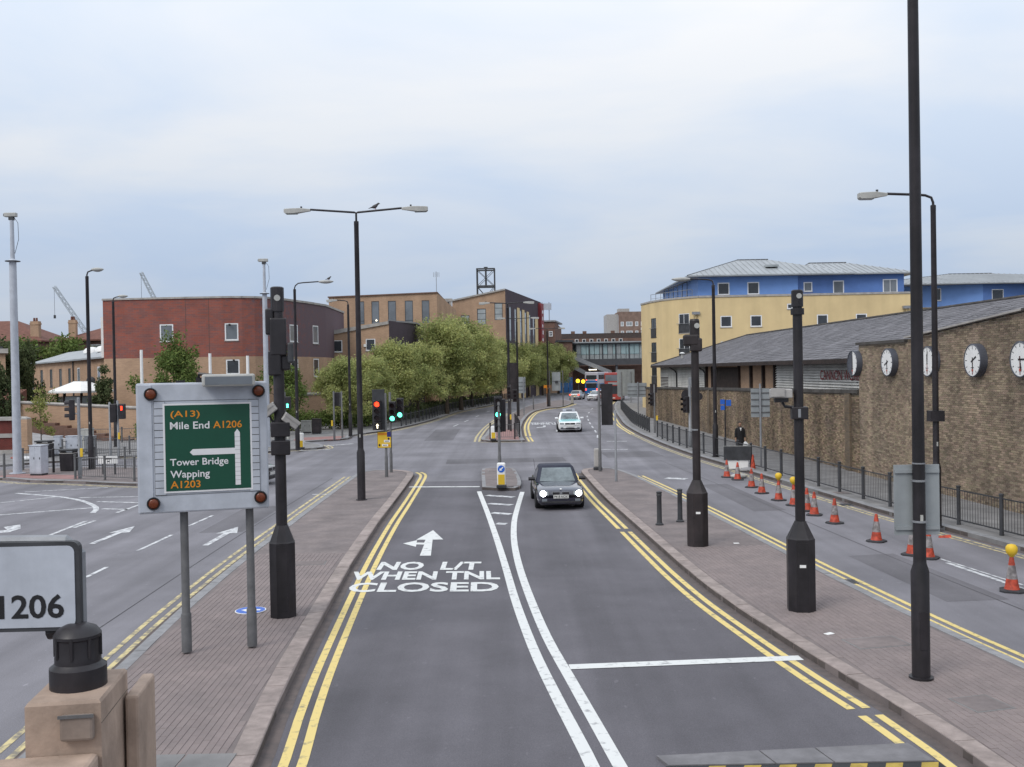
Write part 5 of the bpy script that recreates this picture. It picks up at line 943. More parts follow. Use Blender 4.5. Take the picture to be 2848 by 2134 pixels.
hd = bx('signal_hood', 'dark_grey', fl, .17, .29, -.16, .1, 4.85, 5.25, bev=.04)
def hood(par, sx, z):
    """angled floodlight hood on one side of the pole"""
    T = Matrix.Translation((sx * .2, -.05, z)) @ Matrix.Rotation(R(sx * 38), 4, 'Y') @ Matrix.Rotation(R(sx * 10), 4, 'Z') @ Matrix.Scale(.62, 4)
    o = MB().box(-.27, .27, -.17, .17, -.13, .14, T=T).build('floodlight_hood', 'cream', par)
    b = o.modifiers.new('bevel', 'BEVEL'); b.width = .015
    MB().box(-.22, .22, -.13, .13, -.145, -.131, T=T).build('floodlight_glass', 'glass', o)
    MB().box(-.27, .27, -.19, -.171, .05, .15, T=T).build('hood_lip', 'cream', o)
    MB().tube([(sx * .2, -.05, z - .06), (sx * .14, 0, z - .2), (0, 0, z - .22)], .02).build('bracket', 'black_metal', par)
hood(fl, -1, 3.95); hood(fl, 1, 3.75)
for z in (3.1, 3.45): bx('collar_box', 'black_metal', fl, -.17, .19, -.17, .17, z, z + .28, bev=.02)
fr = feeder('dark brown feeder pillar pole standing beside the two bollards', P(4.9, 26.86), -6, 5.75, 0.53, 1.38, 0.105, 'brown_black')
MB().lathe([(.13, 5.3), (.13, 5.85), (.11, 5.9)], 14).build('top_collar', 'brown_black', fr)
bx('detector_housing', 'brown_black', fr, -.3, .1, -.18, .13, 5.2, 5.5, bev=.05); bx('detector_housing', 'brown_black', fr, -.12, .18, -.17, .17, 5.05, 5.4, bev=.04); MB().cyl((.05, -.16, 5.72), (.05, -.175, 5.72), .07, n=12).build('detector_lens', 'lamp_grey', fr)
MB().cyl((-.02, 0, 3.0), (-.02, 0, 3.04), .112, n=16).build('band', 'galv', fr)
f2 = feeder('black feeder pillar pole with a pale camera box on its left side', P(5.57, 19.55), -8, 5.95, 0.50, 1.36, 0.093, 'black_metal')
MB().lathe([(.11, 5.75), (.11, 6.05), (.09, 6.07)], 14).build('top_collar', 'black_metal', f2); MB().cyl((.02, -.11, 5.95), (.02, -.118, 5.95), .05, n=12).build('detector_lens', 'lamp_grey', f2)
for z in (5.6,): MB().lathe([(.125, z), (.125, z + .12)], 14).build('band', 'black_metal', f2)
cb = bx('camera_box', 'cream', f2, -.53, -.13, -.18, .12, 4.03, 4.2, bev=.02); bx('camera_hood', 'cream', cb, -.53, -.28, -.23, -.181, 4.06, 4.22); bx('camera_lens', 'black_metal', cb, -.45, -.2, -.13, .08, 3.95, 4.028)
MB().tube([(-.3, 0, 3.95), (-.25, 0, 3.86), (0, 0, 3.84)], .03).build('bracket', 'black_metal', f2)
bx('clamp_box', 'black_metal', f2, -.14, .16, -.14, .14, 3.62, 3.86, bev=.02); bx('clamp_plate', 'galv', f2, -.03, .02, -.147, -.1405, 3.66, 3.82)
# ---- black bollards on the right island
def bollard(label, pos):
    t = thing('bollard', label, 'bollard', pos, 0, 'cast bollards on the right island')
    MB().lathe([(.12, 0), (.12, .03), (.085, .06), (.075, .1), (.07, .84), (.08, .86), (.08, .9), (.07, .92), (.085, .95), (.08, .985), (.03, 1.0)], 16).build('shaft', 'dark_grey', t, 35); return t
b0 = bollard('dark cast bollard standing nearer the kerb of the dark central lane', P(4.41, 30.5)); copy_tree(b0, P(5.13, 31.06), 0, 'dark cast bollard standing right beside the feeder pillar')
# ---- traffic signals
def signal_head(parent, x, y, z, lit=None, faces=-1, lenses=3, w=.32, extra=None, m='black_metal', rz=0):
    """box with hooded lenses; z is the bottom; faces -1 looks to -y"""
    h = .3 * lenses + .06; T = Matrix.Translation((x, y, z)) @ Matrix.Rotation(R(rz + (0 if faces < 0 else 180)), 4, 'Z')
    o = MB().box(-w / 2, w / 2, -.12, .12, 0, h, T=T).build('signal_head', m, parent)
    b = o.modifiers.new('bevel', 'BEVEL'); b.width = .025; b.segments = 2
    cols = ['lens_off'] * lenses
    if lit is not None: cols[lit[0]] = lit[1]
    for k in range(lenses):
        cz = h - .18 - .3 * k
        MB().cyl(T @ Vector((0, -.119, cz)), T @ Vector((0, -.135, cz)), .112, n=18).build('lens', cols[k], o)
        mb = MB(); n = 14; vo = len(mb.v)
        for q in range(n + 1):
            a = R(-20 + 220 * q / n)
            for rr, yy in ((.118, -.12), (.124, -.12), (.124, -.32), (.118, -.32)): mb.v.append(tuple(T @ Vector((rr * math.cos(a), yy, cz + rr * math.sin(a)))))
        for q in range(n):
            for e_ in range(4): mb.f.append((q * 4 + e_, q * 4 + (e_ + 1) % 4, q * 4 + 4 + (e_ + 1) % 4, q * 4 + 4 + e_)); mb.m.append(0)
        mb.build('visor', m, o)
    return o
def pole(parent, h, r=.057, m='post_grey', name='pole'):
    return MB().lathe([(r * 1.25, 0), (r * 1.25, .9), (r, .93), (r, h - .03), (r * .6, h)], 12).build(name, m, parent, 40)
def push_button(parent, y=-.1, x=0., z=1.0): return bx('push_button_box', 'sign_yellow', parent, x - .06, x + .06, y - .07, y, z, z + .4, bev=.015)
def signal(label, pos, rz=0): return thing('traffic_signal', label, 'traffic light', pos, rz, 'traffic signals around the junction')
s = signal('traffic signal showing red over a lit straight-ahead arrow on left island tip', P(-5.83, 46.1)); pole(s, 3.75)
bx('backing_board', 'dark_grey', s, -.58, -.02, -.06, -.04, 2.1, 3.92, bev=.01); signal_head(s, -.33, -.2, 2.48, (0, 'red_on')); hb = bx('filter_box', 'black_metal', s, -.5, -.16, -.3, -.06, 2.12, 2.46, bev=.02)
MB().cyl((-.33, -.301, 2.29), (-.33, -.305, 2.29), .13, n=18).build('filter_face', 'sign_black', hb)
fa = MB().add([(-.355, -.309, 2.19), (-.305, -.309, 2.19), (-.305, -.309, 2.31), (-.265, -.309, 2.31), (-.33, -.309, 2.40), (-.395, -.309, 2.31), (-.355, -.309, 2.31)], [(0, 1, 2, 3, 4, 5, 6)]).build('filter_arrow', 'warm_on', hb)
# yellow diversion board under it
dv = thing('diversion_sign', 'yellow diversion board with arrows strapped below the red signal', 'road sign', P(-5.83, 46.1, 0)); pl = bx('panel', 'sign_yellow', dv, -.36, .23, -.085, -.065, 1.44, 2.14)
bx('border', 'sign_black', pl, -.375, .245, -.064, -.05, 1.425, 2.155); bx('navy_corner', 'navy', pl, .06, .23, -.09, -.086, 1.92, 2.14); bx('header_strip', 'sign_amber', pl, -.34, .05, -.09, -.086, 2.0, 2.1)
for z, x0 in ((1.68, -.08), (1.5, -.17)): pp = bx('patch', 'white', pl, x0, x0 + .27, -.09, -.086, z, z + .1); bx('patch_text', 'dark_grey', pp, x0 + .04, x0 + .22, -.0925, -.0905, z + .035, z + .065)
for x, z in ((.13, 1.78), (-.28, 1.5)): MB().add([(x - .03, -.091, z), (x + .03, -.091, z), (x + .03, -.091, z + .05), (x + .06, -.091, z + .05), (x, -.091, z + .12), (x - .06, -.091, z + .05), (x - .03, -.091, z + .05)], [(0, 1, 2, 3, 4, 5, 6)]).build('direction_arrow', 'sign_black', pl)
MB().cyl((.15, -.087, 1.54), (.15, -.092, 1.54), .045, n=12).build('orange_disc', 'sign_amber', pl)
s = signal('traffic signal with two green heads side by side on left island tip', P(-5.87, 48.2)); pole(s, 3.75); signal_head(s, .14, -.22, 2.35, (2, 'green_on')); signal_head(s, .46, .1, 2.5, (2, 'green_on'), m='black_metal'); MB().tube([(0, 0, 2.9), (.46, .1, 2.9)], .025).build('bracket', 'post_grey', s)
s = signal('slim traffic signal showing green on the small mid-road refuge', P(-.62, 45.3)); pole(s, 3.3, .062); signal_head(s, -.03, .24, 1.95, (2, 'green_on'), lenses=5, w=.36); bx('rear_head', 'black_metal', s, .0, .3, .45, .7, 1.95, 3.4, bev=.03)
s = signal('tall black signal turned away on the right island tip', P(4.05, 46.95)); pole(s, 4.0, .06); signal_head(s, .36, .1, 2.15, None, 1, 5, .42); bx('backing_board', 'black_metal', s, .1, .62, -.06, -.03, 2.1, 3.98, bev=.01); MB().tube([(0, 0, 3), (.3, 0, 3)], .03).build('bracket', 'post_grey', s)
s = signal('signal on the corner island turned away, with yellow push-button box', P(-20.71, 47.96)); pole(s, 3.75, .07, 'galv'); signal_head(s, -.35, .1, 2.7, None, -1, 3, rz=-70); push_button(s, x=.15); MB().tube([(0, 0, 3), (-.3, .1, 3)], .03).build('bracket', 'galv', s)
s = signal('bare grey signal post beside the red-man signal', P(-24.62, 61.4)); pole(s, 3.2, .06, 'galv')
s = signal('pedestrian signal showing a red man beside a turned-away black head', P(-24.05, 61.2)); pole(s, 3.3, .06, 'galv'); bx('signal_back', 'black_metal', s, -.4, -.02, -.2, .1, 2.0, 3.1, bev=.03); push_button(s, x=.1)
ph = bx('pedestrian_head', 'black_metal', s, .1, .46, -.15, .1, 2.2, 3.1, bev=.03); MB().box(.23, .33, -.156, -.151, 2.72, 2.96).build('red_man', 'red_on', ph)
s = signal('pedestrian signal showing a green man behind the tall camera mast', P(-14.4, 63.6)); pole(s, 3.6, .055, 'post_grey'); ph = bx('pedestrian_head', 'black_metal', s, .0, .38, -.2, .05, 2.55, 3.3, bev=.03); MB().box(.14, .26, -.206, -.201, 2.63, 2.86).build('green_man', 'green_on', ph)
s = signal('signal by the hedge turned away, yellow push-button box on its post', P(-12.87, 72.4)); pole(s, 3.45, .06, 'post_grey'); signal_head(s, .15, .3, 2.4, None, 1, 3, .4); push_button(s, x=-.12)
s = signal('thin grey signal post standing just behind the hedge-side signal', P(-12.72, 74.9)); pole(s, 3.4, .055, 'post_grey'); bx('signal_back', 'dark_grey', s, -.35, .0, .0, .25, 2.3, 3.3, bev=.03)
s = signal('traffic signal on the right footway at the gap in the railings', P(10.52, 74.4)); pole(s, 3.5, .06, 'post_grey'); signal_head(s, -.1, .15, 1.95, None, -1, 3, .4, rz=-60); bx('backing_board', 'brown_black', s, -.3, .2, .02, .05, 2.9, 3.55); push_button(s, x=.15, z=.85)
s = signal('traffic signal partly behind the brown feeder pillar with round shields', P(10.72, 60.7)); pole(s, 3.6, .09, 'galv'); signal_head(s, -.22, .0, 2.0, None, -1, 3, .36, rz=-60); MB().cyl((-.2, 0, 3.05), (-.2, .02, 3.05), .3, n=18).build('shield', 'black_metal', s); MB().cyl((.55, 0, 2.95), (.55, .02, 2.95), .22, n=18).build('shield', 'black_metal', s); MB().tube([(0, .03, 2.95), (.55, .03, 2.95)], .025).build('bracket', 'galv', s); bx('aerial_box', 'galv', s, -.06, .1, -.06, .06, 3.55, 4.1)
s = signal('dark signal cluster in front of the black board on the far island', P(-.15, 79.5)); pole(s, 3.6, .06, 'brown_black'); signal_head(s, .35, .0, 2.25, None, -1, 3, .36, m='brown_black'); signal_head(s, -.1, .1, 2.5, None, -1, 3, .32, m='brown_black'); push_button(s, x=.0, z=.9)
s = signal('amber flashing warning lights by the station crossing', (10.9, 164.8, 0)); pole(s, 3.3, .08, 'black_metal'); bx('backing_board', 'black_metal', s, -.6, 1.2, -.02, .03, 2.5, 3.4)
for x, z in ((-.1, 2.97), (.78, 2.86)): MB().cyl((x, -.03, z), (x, -.09, z), .3, n=20).build('amber_lamp', 'amber_on', s)
# ---- lit keep-left bollards
def guard_bollard(label, pos, disc, h=1.0):
    t = thing('traffic_bollard', label, 'bollard', pos, 0, 'white and yellow traffic bollards')
    o = MB().box(-.17, .17, -.1, .1, .1, h).build('shell', 'white', t); b = o.modifiers.new('bevel', 'BEVEL'); b.width = .06; b.segments = 3
    bx('base', 'dark_grey', t, -.2, .2, -.14, .14, 0, .12, bev=.02); bx('yellow_panel', 'sign_yellow', t, -.13, .13, -.108, -.09, .14, .54)
    if disc:
        d = MB().cyl((0, -.101, h - .24), (0, -.112, h - .24), .14, n=24).build('keep_left_disc', 'sign_blue', t)
        T = Matrix.Translation((0, -.114, h - .24)) @ Matrix.Rotation(R(45), 4, 'Y')
        MB().add([T @ Vector(v) for v in [(-.022, 0, .1), (.022, 0, .1), (.022, 0, -.01), (.065, 0, -.01), (0, 0, -.1), (-.065, 0, -.01), (-.022, 0, -.01)]], [(0, 1, 2, 3, 4, 5, 6)]).build('arrow', 'white', d)
    return t
guard_bollard('white traffic bollard with blue keep-left arrow on the small refuge', P(-.5, 40.95), True)
guard_bollard('white and yellow bollard beside the lamp with a pigeon', P(-13.55, 64.2), False, 1.02); guard_bollard('yellow-fronted bollard inside the far island railing', P(-1.35, 69.3), False, .95)
t = thing('traffic_bollard', 'pale weathered bollard behind the turned-away signal on right island', 'bollard', P(4.0, 47.6)); o = bx('shell', 'cream', t, -.17, .17, -.1, .1, .12, 1.0, bev=.06); bx('base', 'dark_grey', t, -.2, .2, -.14, .14, 0, .13, bev=.02)
t = thing('traffic_bollard', 'pale bollard at the far tip of the curving island', 'bollard', P(8.3, 139.5)); bx('shell', 'cream', t, -.2, .2, -.12, .12, .12, 1.3, bev=.06); bx('base', 'dark_grey', t, -.22, .22, -.15, .15, 0, .13)
t = thing('signpost', 'bare thin grey post on the right island tip', 'post', P(4.35, 42.6)); pole(t, 2.95, .045, 'galv')
# ---- the big green direction sign
ds = thing('direction_sign', 'large grey box sign with green panel for Mile End and Tower Bridge', 'road sign', (-5.16, 16.75, KH + .03), 16)
for x in (-.34, .72): MB().lathe([(.085, 0), (.085, .62), (.072, .65), (.068, .66), (.066, 2.5)], 14, (x, .12, 0)).build('post', 'post_grey', ds, 40)
bw_, z0, z1 = 1.04, 2.36, 4.5
bo = bx('sign_box', 'light_grey', ds, -bw_, bw_, -.1, .2, z0, z1, bev=.03)
bx('side_rib', 'light_grey', bo, -bw_ + .03, -bw_ + .24, -.115, -.101, z0 + .03, z1 - .03, bev=.005)
fx0, fx1, fz0, fz1 = -.77, .90, 2.66, 4.20
bx('louvre_frame', 'post_grey', bo, fx0, fx0 + .172, -.109, -.1005, fz0, fz1); bx('louvre_frame', 'post_grey', bo, fx1 - .172, fx1, -.109, -.1005, fz0, fz1); bx('frame_edge', 'post_grey', bo, fx0, fx1, -.104, -.1, fz1, fz1 + .008); bx('frame_edge', 'post_grey', bo, fx0, fx1, -.104, -.1, fz0 - .008, fz0)
for k in range(13):
    zz = fz0 + (fz1 - fz0) * k / 13
    for a, b in ((fx0 + .005, fx0 + .17), (fx1 - .17, fx1 - .005)): bx('louvre_blade', 'light_grey', bo, a, b, -.116, -.1095, zz + .006, zz + (fz1 - fz0) / 13 - .007)
gx0, gx1, gz0, gz1 = -.60, .75, 2.72, 4.13
gp = bx('green_panel', 'sign_green', ds, gx0, gx1, -.122, -.112, gz0, gz1); bx('panel_border', 'sign_white', ds, gx0 - .03, gx1 + .03, -.118, -.11, gz0 - .03, gz1 + .03)
def sl_(txt, m, x, z, w, h): letter('lettering', txt, m, gp, (x, -.125, z), (1, 0, 0), (0, 0, 1), w, h, .012)
sl_('(A13)', 'sign_amber', -.51, 3.905, .46, .135); sl_('Mile End', 'sign_white', -.52, 3.735, .62, .12); sl_('A1206', 'sign_amber', .16, 3.735, .46, .12)
sl_('Tower Bridge', 'sign_white', -.53, 3.10, .92, .15); sl_('Wapping', 'sign_white', -.53, 2.90, .62, .155); sl_('A1203', 'sign_amber', -.53, 2.765, .47, .12)
MB().add([(x, -.126, z) for x, z in [(.50, 2.78), (.585, 2.78), (.585, 3.655), (.5425, 3.715), (.50, 3.655), (.50, 3.40), (-.17, 3.40), (-.22, 3.35), (-.17, 3.30), (.50, 3.30)]], [tuple(range(10))]).build('route_arrow', 'sign_white', gp)
for k in range(11): bx('panel_seam', 'dark_grey', gp, .5, .585, -.1272, -.1262, 2.86 + k * .072, 2.863 + k * .072)
for x, z in ((-.81, z1 - .18), (.9, z1 - .16), (-.8, z0 + .17), (.9, z0 + .19)):
    l_ = MB().lathe([(.105, 0), (.105, .05), (.085, .05), (.085, .03)], 20).build('lamp_ring', 'sign_black', ds, 40); l_.rotation_euler = (R(90), 0, 0); l_.location = (x, -.1, z)
    MB().lathe([(.084, .02), (.084, .04), (.06, .055), (.02, .06)], 20).build('amber_lens', 'amber_lens', l_, 60)
lt = bx('sign_light', 'lamp_grey', ds, .0, .84, -.46, -.12, z1 - .07, z1 + .13, bev=.03); bx('light_glass', 'glass_pale', lt, .05, .79, -.468, -.46, z1 - .04, z1 + .09)
MB().tube([(-.06, .02, z1 + .02), (-.05, -.05, z1 + .14), (.4, -.3, z1 + .08)], .028).build('light_arm', 'black_metal', ds)
bx('bracket_foot', 'black_metal', ds, -.1, 0, -.05, .1, z1 - .01, z1 + .08); bx('conduit_box', 'black_metal', ds, -.42, -.28, .0, .12, z1 - .01, z1 + .04)
# fallen keep-left disc lying on the blocks
kd = thing('fallen_disc_sign', 'blue keep-left disc with white arrow lying flat beside the feeder pillar', 'road sign', (-5.22, 19.72, KH + .004)); d = MB().cyl((0, 0, 0), (0, 0, .012), .3, n=32).build('disc', 'white', kd); MB().cyl((0, 0, .0125), (0, 0, .0155), .28, n=32).build('face', 'sign_blue', d)
MB().add([(x, y, .0165) for x, y in [(-.19, .0), (-.04, .14), (-.04, .05), (.19, .05), (.19, -.05), (-.04, -.05), (-.04, -.14)]], [tuple(range(7))]).build('arrow', 'white', d)
# ---- portal pier in the foreground with lantern and name board
pp = thing('portal_pier', 'tan stone parapet pier with a dark round lantern on top', 'pillar', (-3.0, 6.85, 0), 8)
MB().loft([[(x * a, y * b, z) for x, y in ((-1, -1), (1, -1), (1, 1), (-1, 1))] for a, b, z in ((.235, .36, -.03), (.235, .36, 2.635), (.222, .345, 2.655))]).build('pier_block', 'portal_stone', pp)
bx('joint_line', 'mortar', pp, .233, .237, -.355, .355, 2.50, 2.505); pb = bx('junction_box', 'box_brown', pp, -.01, .2, -.42, -.36, 2.41, 2.58, bev=.02); bx('box_lid', 'post_grey', pb, -.015, .205, -.43, -.42, 2.565, 2.585)
bx('lower_block', 'portal_stone', pp, .25, .345, .2, .75, -.03, 2.5, bev=.02); bx('front_plinth', 'portal_stone', pp, -.5, .22, -1.3, -.365, -.03, 2.32, bev=.03)
MB().lathe([(.185, 2.64), (.185, 2.79), (.17, 2.8), (.15, 2.82), (.15, 2.86), (.145, 2.88), (.145, 2.98), (.155, 2.99), (.155, 3.01), (.125, 3.05), (.07, 3.075), (.05, 3.08)], 24).build('lantern', 'black_metal', pp, 35)
for k in range(8):
    a = 2 * math.pi * k / 8; MB().cyl((.148 * math.cos(a), .148 * math.sin(a), 2.86), (.148 * math.cos(a), .148 * math.sin(a), 3.0), .012, n=6).build('lantern_bar', 'black_metal', pp)
nb = thing('route_board', 'white route number board with dark frame standing behind the stone pier', 'road sign', (-3.03, 6.87, 0), 2)
rr = []
for a, (cx, cz) in zip((0, 90, 180, 270), ((0, 3.59), (-1.25, 3.59), (-1.25, 3.08), (0, 3.08))):
    for k in range(5): th = R(a + k * 22.5); rr.append((cx + .05 * math.cos(th), cz + .05 * math.sin(th)))
fo = MB().loft([[(x, y, z) for x, z in rr] for y in (-.02, .04)]).build('frame', 'dark_grey', nb); cxm, czm = -.625, 3.335
MB().loft([[(cxm + (x - cxm) * .955, y, czm + (z - czm) * .91) for x, z in rr] for y in (-.026, .0)]).build('face', 'light_grey', nb)
letter('lettering', 'A1206', 'sign_black', nb, (-.70, -.029, 3.12), (1, 0, 0), (0, 0, 1), .645, .165, .02)
MB().tube([(.03, .06, 3.03), (.03, .06, 3.55), (-.06, .06, 3.64), (-1.3, .06, 3.655)], .035).build('support', 'galv', nb); MB().tube([(-.2, .06, 3.0), (.03, .06, 3.05)], .05).build('foot', 'black_metal', nb)
# ---- guard railings
def railing(label, path, posts, ph=1.12, rh=1.0, r=.055, m='dark_grey', bar=.011, gap=.1, dense=True, z=KH, gaps=(), barm=None):
    t = thing('guard_railing', label, 'railing', (path[0][0], path[0][1], z)); o0 = Vector((path[0][0], path[0][1]))
    p = [Vector(q) - o0 for q in smooth_path(path, posts)]
    me = MB().lathe([(r * 1.1, 0), (r, .04), (r, ph - .06), (r * 1.2, ph - .05), (r * 1.2, ph - .01), (r * .7, ph)], 10).mesh('post', m, 35)
    for i, q in enumerate(p):
        link('post', me, t, (q.x, q.y, 0))
        if i == len(p) - 1 or i in gaps: continue
        d = p[i + 1] - q; L = d.length; d.normalize(); mb = MB(); a = math.atan2(d.y, d.x); T = Matrix.Translation((q.x, q.y, 0)) @ Matrix.Rotation(a, 4, 'Z')
        for zz in (.12, rh - .03): mb.box(r, L - r, -.015, .015, zz, zz + .035, T=T)
        k = max(3, int((L - 2 * r) / gap))
        for j in range(1, k): xx = r + (L - 2 * r) * j / k; mb.box(xx - bar / 2, xx + bar / 2, -bar / 2, bar / 2, .155, rh - .03, T=T)
        mb.build('rail_panel', barm or m, t)
    return t
def inset(path, d, f=.974): return [(x, y) for x, y in offset(path, -d)]
railing('dark guard railing along the footway in front of the clock wall', inset(RK[1:12], .55), 2.0, bar=.009, gap=.12)
railing('short dark guard railing on the bend before the station', inset(RK[12:16], .75), 1.5, bar=.02, gap=.13)
railing('dark guard railing along the hedge and plane trees', [(-9.7, 87.5), (-8.6, 98.5), (-7.0, 120), (-3.3, 143), (-.5, 165)], 2.0, r=.06, bar=.012, gap=.18)
railing('low guard railing on the corner island behind the direction sign', [(-20.3, 46.5), (-18.5, 45.7), (-17.1, 45.0), (-15.2, 44.6)], 1.6, m='post_grey', gap=.13)
railing('guard railing along the rear edge of the corner island', [(-25.2, 51.6), (-23.2, 52.0), (-20.6, 51.6), (-18.2, 50.6)], 1.7, m='post_grey', gap=.13)
railing('guard railing along the left footway beside the cabinets', [(-26.3, 58.6), (-23.6, 61.0), (-20, 61.6), (-15.6, 62.2)], 1.9, m='post_grey', gap=.12)
railing('grey guard railing beyond the side street in front of the wall', [(-30, 71.8), (-26, 72.6), (-20.5, 73.6), (-16.8, 74.8)], 2.0, m='post_grey', gap=.15, bar=.009)
railing('box of dark railings at the near end of the far island', [(-1.55, 68.9), (.3, 68.8), (.4, 75), (.2, 83)], 1.75, m='black_metal', gap=.14, bar=.016, barm='post_grey')
# ---- plain signs seen from behind
def back_sign(label, pos, panels, posts, rails=(), m='sign_back', rz=0, h=None, pm='galv', pr=.05):
    t = thing('sign_back', label, 'road sign', pos, rz)
    for x0, x1, za, zb in panels: bx('panel', m, t, x0, x1, -.015, .015, za, zb)
    for x, hh in posts: MB().cyl((x, -.07, 0), (x, -.07, hh), pr, n=10).build('post', pm, t, 40)
    for x0, x1, zz in rails: bx('rail', 'post_grey', t, x0, x1, -.045, -.016, zz, zz + .045)
    return t
back_sign('grey ribbed sign back on a post before the old brick wall', P(11.78, 47.8), [(-.42, .45, 2.3, 3.62)], [(.0, 3.85)], [(-.42, .45, z) for z in (2.5, 2.8, 3.1, 3.4)])
back_sign('large pale blank sign back near the station bend', P(16.2, 142.5), [(-1.25, 1.15, .95, 4.6)], [(-.7, 4.3), (.6, 4.3)], pr=.08)
back_sign('grey ribbed sign back beyond the bend railing', P(13.1, 105.5), [(-.95, 1.0, 1.75, 3.2)], [(.1, 3.3)], [(-.95, 1.0, z) for z in (2.0, 2.4, 2.8)], pr=.07)
back_sign('grey ribbed sign back beside the black board on the far island', P(1.25, 109), [(-.6, .2, 2.3, 4.0)], [(.0, 4.0)], [(-.6, .2, z) for z in (2.6, 3.0, 3.4)], pr=.07)
back_sign('black sign board between two lamps on the far island', P(.05, 95), [(-.5, .55, 2.05, 5.4)], [(-.35, 5.3), (.4, 5.3)], m='brown_black', pm='brown_black')
t = back_sign('framed grey sign back on two posts beside the far twin-arm lamp', P(5.9, 134), [(-.55, .55, 2.0, 4.4)], [(-.85, 4.6), (.85, 4.6)], [(-.9, .9, 4.5), (-.9, .9, 3.2)], pm='post_grey', pr=.07); bx('control_box', 'dark_grey', t, -.15, .2, -.25, -.046, 3.0, 3.3)
back_sign('small orange notice on a post beside the framed sign', P(5.0, 144), [(-.45, .5, 2.2, 2.6)], [(0, 2.5)], m='sign_amber', pm='sign_amber')
t = thing('fingerpost', 'thin black fingerpost with small blue cycle plates by the wall', 'signpost', P(13.5, 63.8)); pole(t, 2.65, .04, 'black_metal'); bx('blue_plate', 'sign_blue', t, -.3, -.02, -.05, -.03, 2.35, 2.65); bx('blue_plate', 'sign_blue', t, .05, .36, -.08, -.06, 2.25, 2.62); bx('blue_plate', 'sign_blue', t, -.28, -.03, -.05, -.03, 2.0, 2.28)
t = thing('marker_post', 'thin dark marker post on the bend of the far island', 'post', P(2.6, 124)); pole(t, 1.7, .06, 'post_grey')
# ---- temporary road-works board with sandbags
t = thing('roadworks_board', 'dark roadworks sign back on a pale frame among the cones', 'road sign', (10.3, 46.2, 0), -8)
bx('panel', 'dark_grey', t, -.6, .62, -.02, .02, .48, 1.12); bx('panel_edge', 'lamp_grey', t, -.62, .64, -.015, .015, 1.12, 1.135); bx('lower_panel', 'white', t, -.42, .5, .03, .05, .08, .45)
for x in (-.5, .52): MB().tube([(x, .1, .5), (x, -.35, 0.02)], .02).build('leg', 'galv', t); MB().tube([(x, .0, .6), (x, .4, 0.02)], .02).build('leg', 'galv', t)
def sandbag(label, pos, m='concrete', s=1):
    r_ = []
    for k in range(7):
        u = k / 6; w = .3 * math.sin(math.pi * (.12 + .76 * u)); r_.append([(-.35 + .7 * u, w * .8 * math.cos(a), max(0, .09 + w * .42 * math.sin(a))) for a in [2 * math.pi * q / 10 for q in range(10)]])
    o = MB().loft(r_).build('sandbag', m, None, 70, pos); o.scale = (s,) * 3; return tag(o, label, 'sandbag')
sandbag('pale sandbag weighting the left foot of the roadworks board', (9.65, 43.0, 0), 'lamp_grey'); sandbag('grey sandbag lying behind the roadworks board', (10.6, 45.5, 0), 'concrete')
# ---- cones
def cone(label, pos, lamp=False, rz=0, dirty=False):
    t = thing('traffic_cone', label, 'traffic cone', pos, rz, 'traffic cones along the coned-off lane')
    b = MB().loft([[(x * a, y * a, z) for x, y in ((-1, -.6), (-.6, -1), (.6, -1), (1, -.6), (1, .6), (.6, 1), (-.6, 1), (-1, .6))] for a, z in ((.235, 0), (.235, .035), (.21, .05), (.16, .055))]).build('base', 'rubber', t, 40)
    MB().lathe([(.155, .05), (.14, .08), (.108, .27)], 18).build('lower_body', 'cone_red', t, 50); MB().lathe([(.110, .27), (.068, .55)], 18).build('sleeve', 'cone_sleeve', t, 50); MB().lathe([(.066, .55), (.036, .735), (.03, .75)], 18).build('tip', 'cone_red', t, 50)
    if lamp: MB().lathe([(.04, .72), (.07, .76), (.105, .80), (.12, .86), (.115, .92), (.08, .97), (.03, .985)], 16).build('hazard_lamp', 'sign_yellow', t, 50)
    return t
CO = [(9.22, 43.4, 0, 'plain cone just left of the roadworks board'), (9.44, 42.3, 0, 'plain cone in front of the roadworks board with sandbag'), (9.38, 39.6, 0, 'plain cone right of the roadworks board, first clear of it'), (9.3, 37.65, 0, 'plain cone just before the first cone with yellow lamp'),
      (9.39, 35.6, 1, 'cone with yellow lamp, farther of the pair with lamps'), (9.54, 34.24, 1, 'cone with yellow lamp partly behind the black feeder pillar'), (9.6, 32.9, 0, 'plain cone mostly behind the black feeder pillar'), (9.54, 31.9, 0, 'plain cone just right of the black feeder pillar'),
      (9.64, 30.2, 0, 'plain cone between the feeder pillar and the lone cone'), (9.72, 26.95, 0, 'plain cone standing alone before the grey sign plate'), (9.89, 24.96, 0, 'plain cone below the grey sign plate, left of the column'), (10.1, 24.5, 0, 'plain cone below the grey sign plate, right of the column'), (10.3, 20.8, 1, 'single dirty cone with large yellow lamp beside the white dashes')]
for x, y, l_, lab in CO: cone(lab, (x, y, 0.0), bool(l_), random.uniform(0, 90))
t = thing('traffic_cone', 'orange folded marker standing against the roadworks board', 'traffic cone', (10.95, 45.9, 0)); MB().lathe([(.2, 0), (.2, .04), (.13, .05), (.03, .75)], 14).build('body', 'cone_red', t, 40)
t = thing('traffic_cone', 'red cone beside the red brick wall on the left', 'traffic cone', P(-30.2, 61)); MB().lathe([(.3, 0), (.3, .05), (.2, .06), (.05, .95)], 14).build('body', 'cone_red', t, 40)
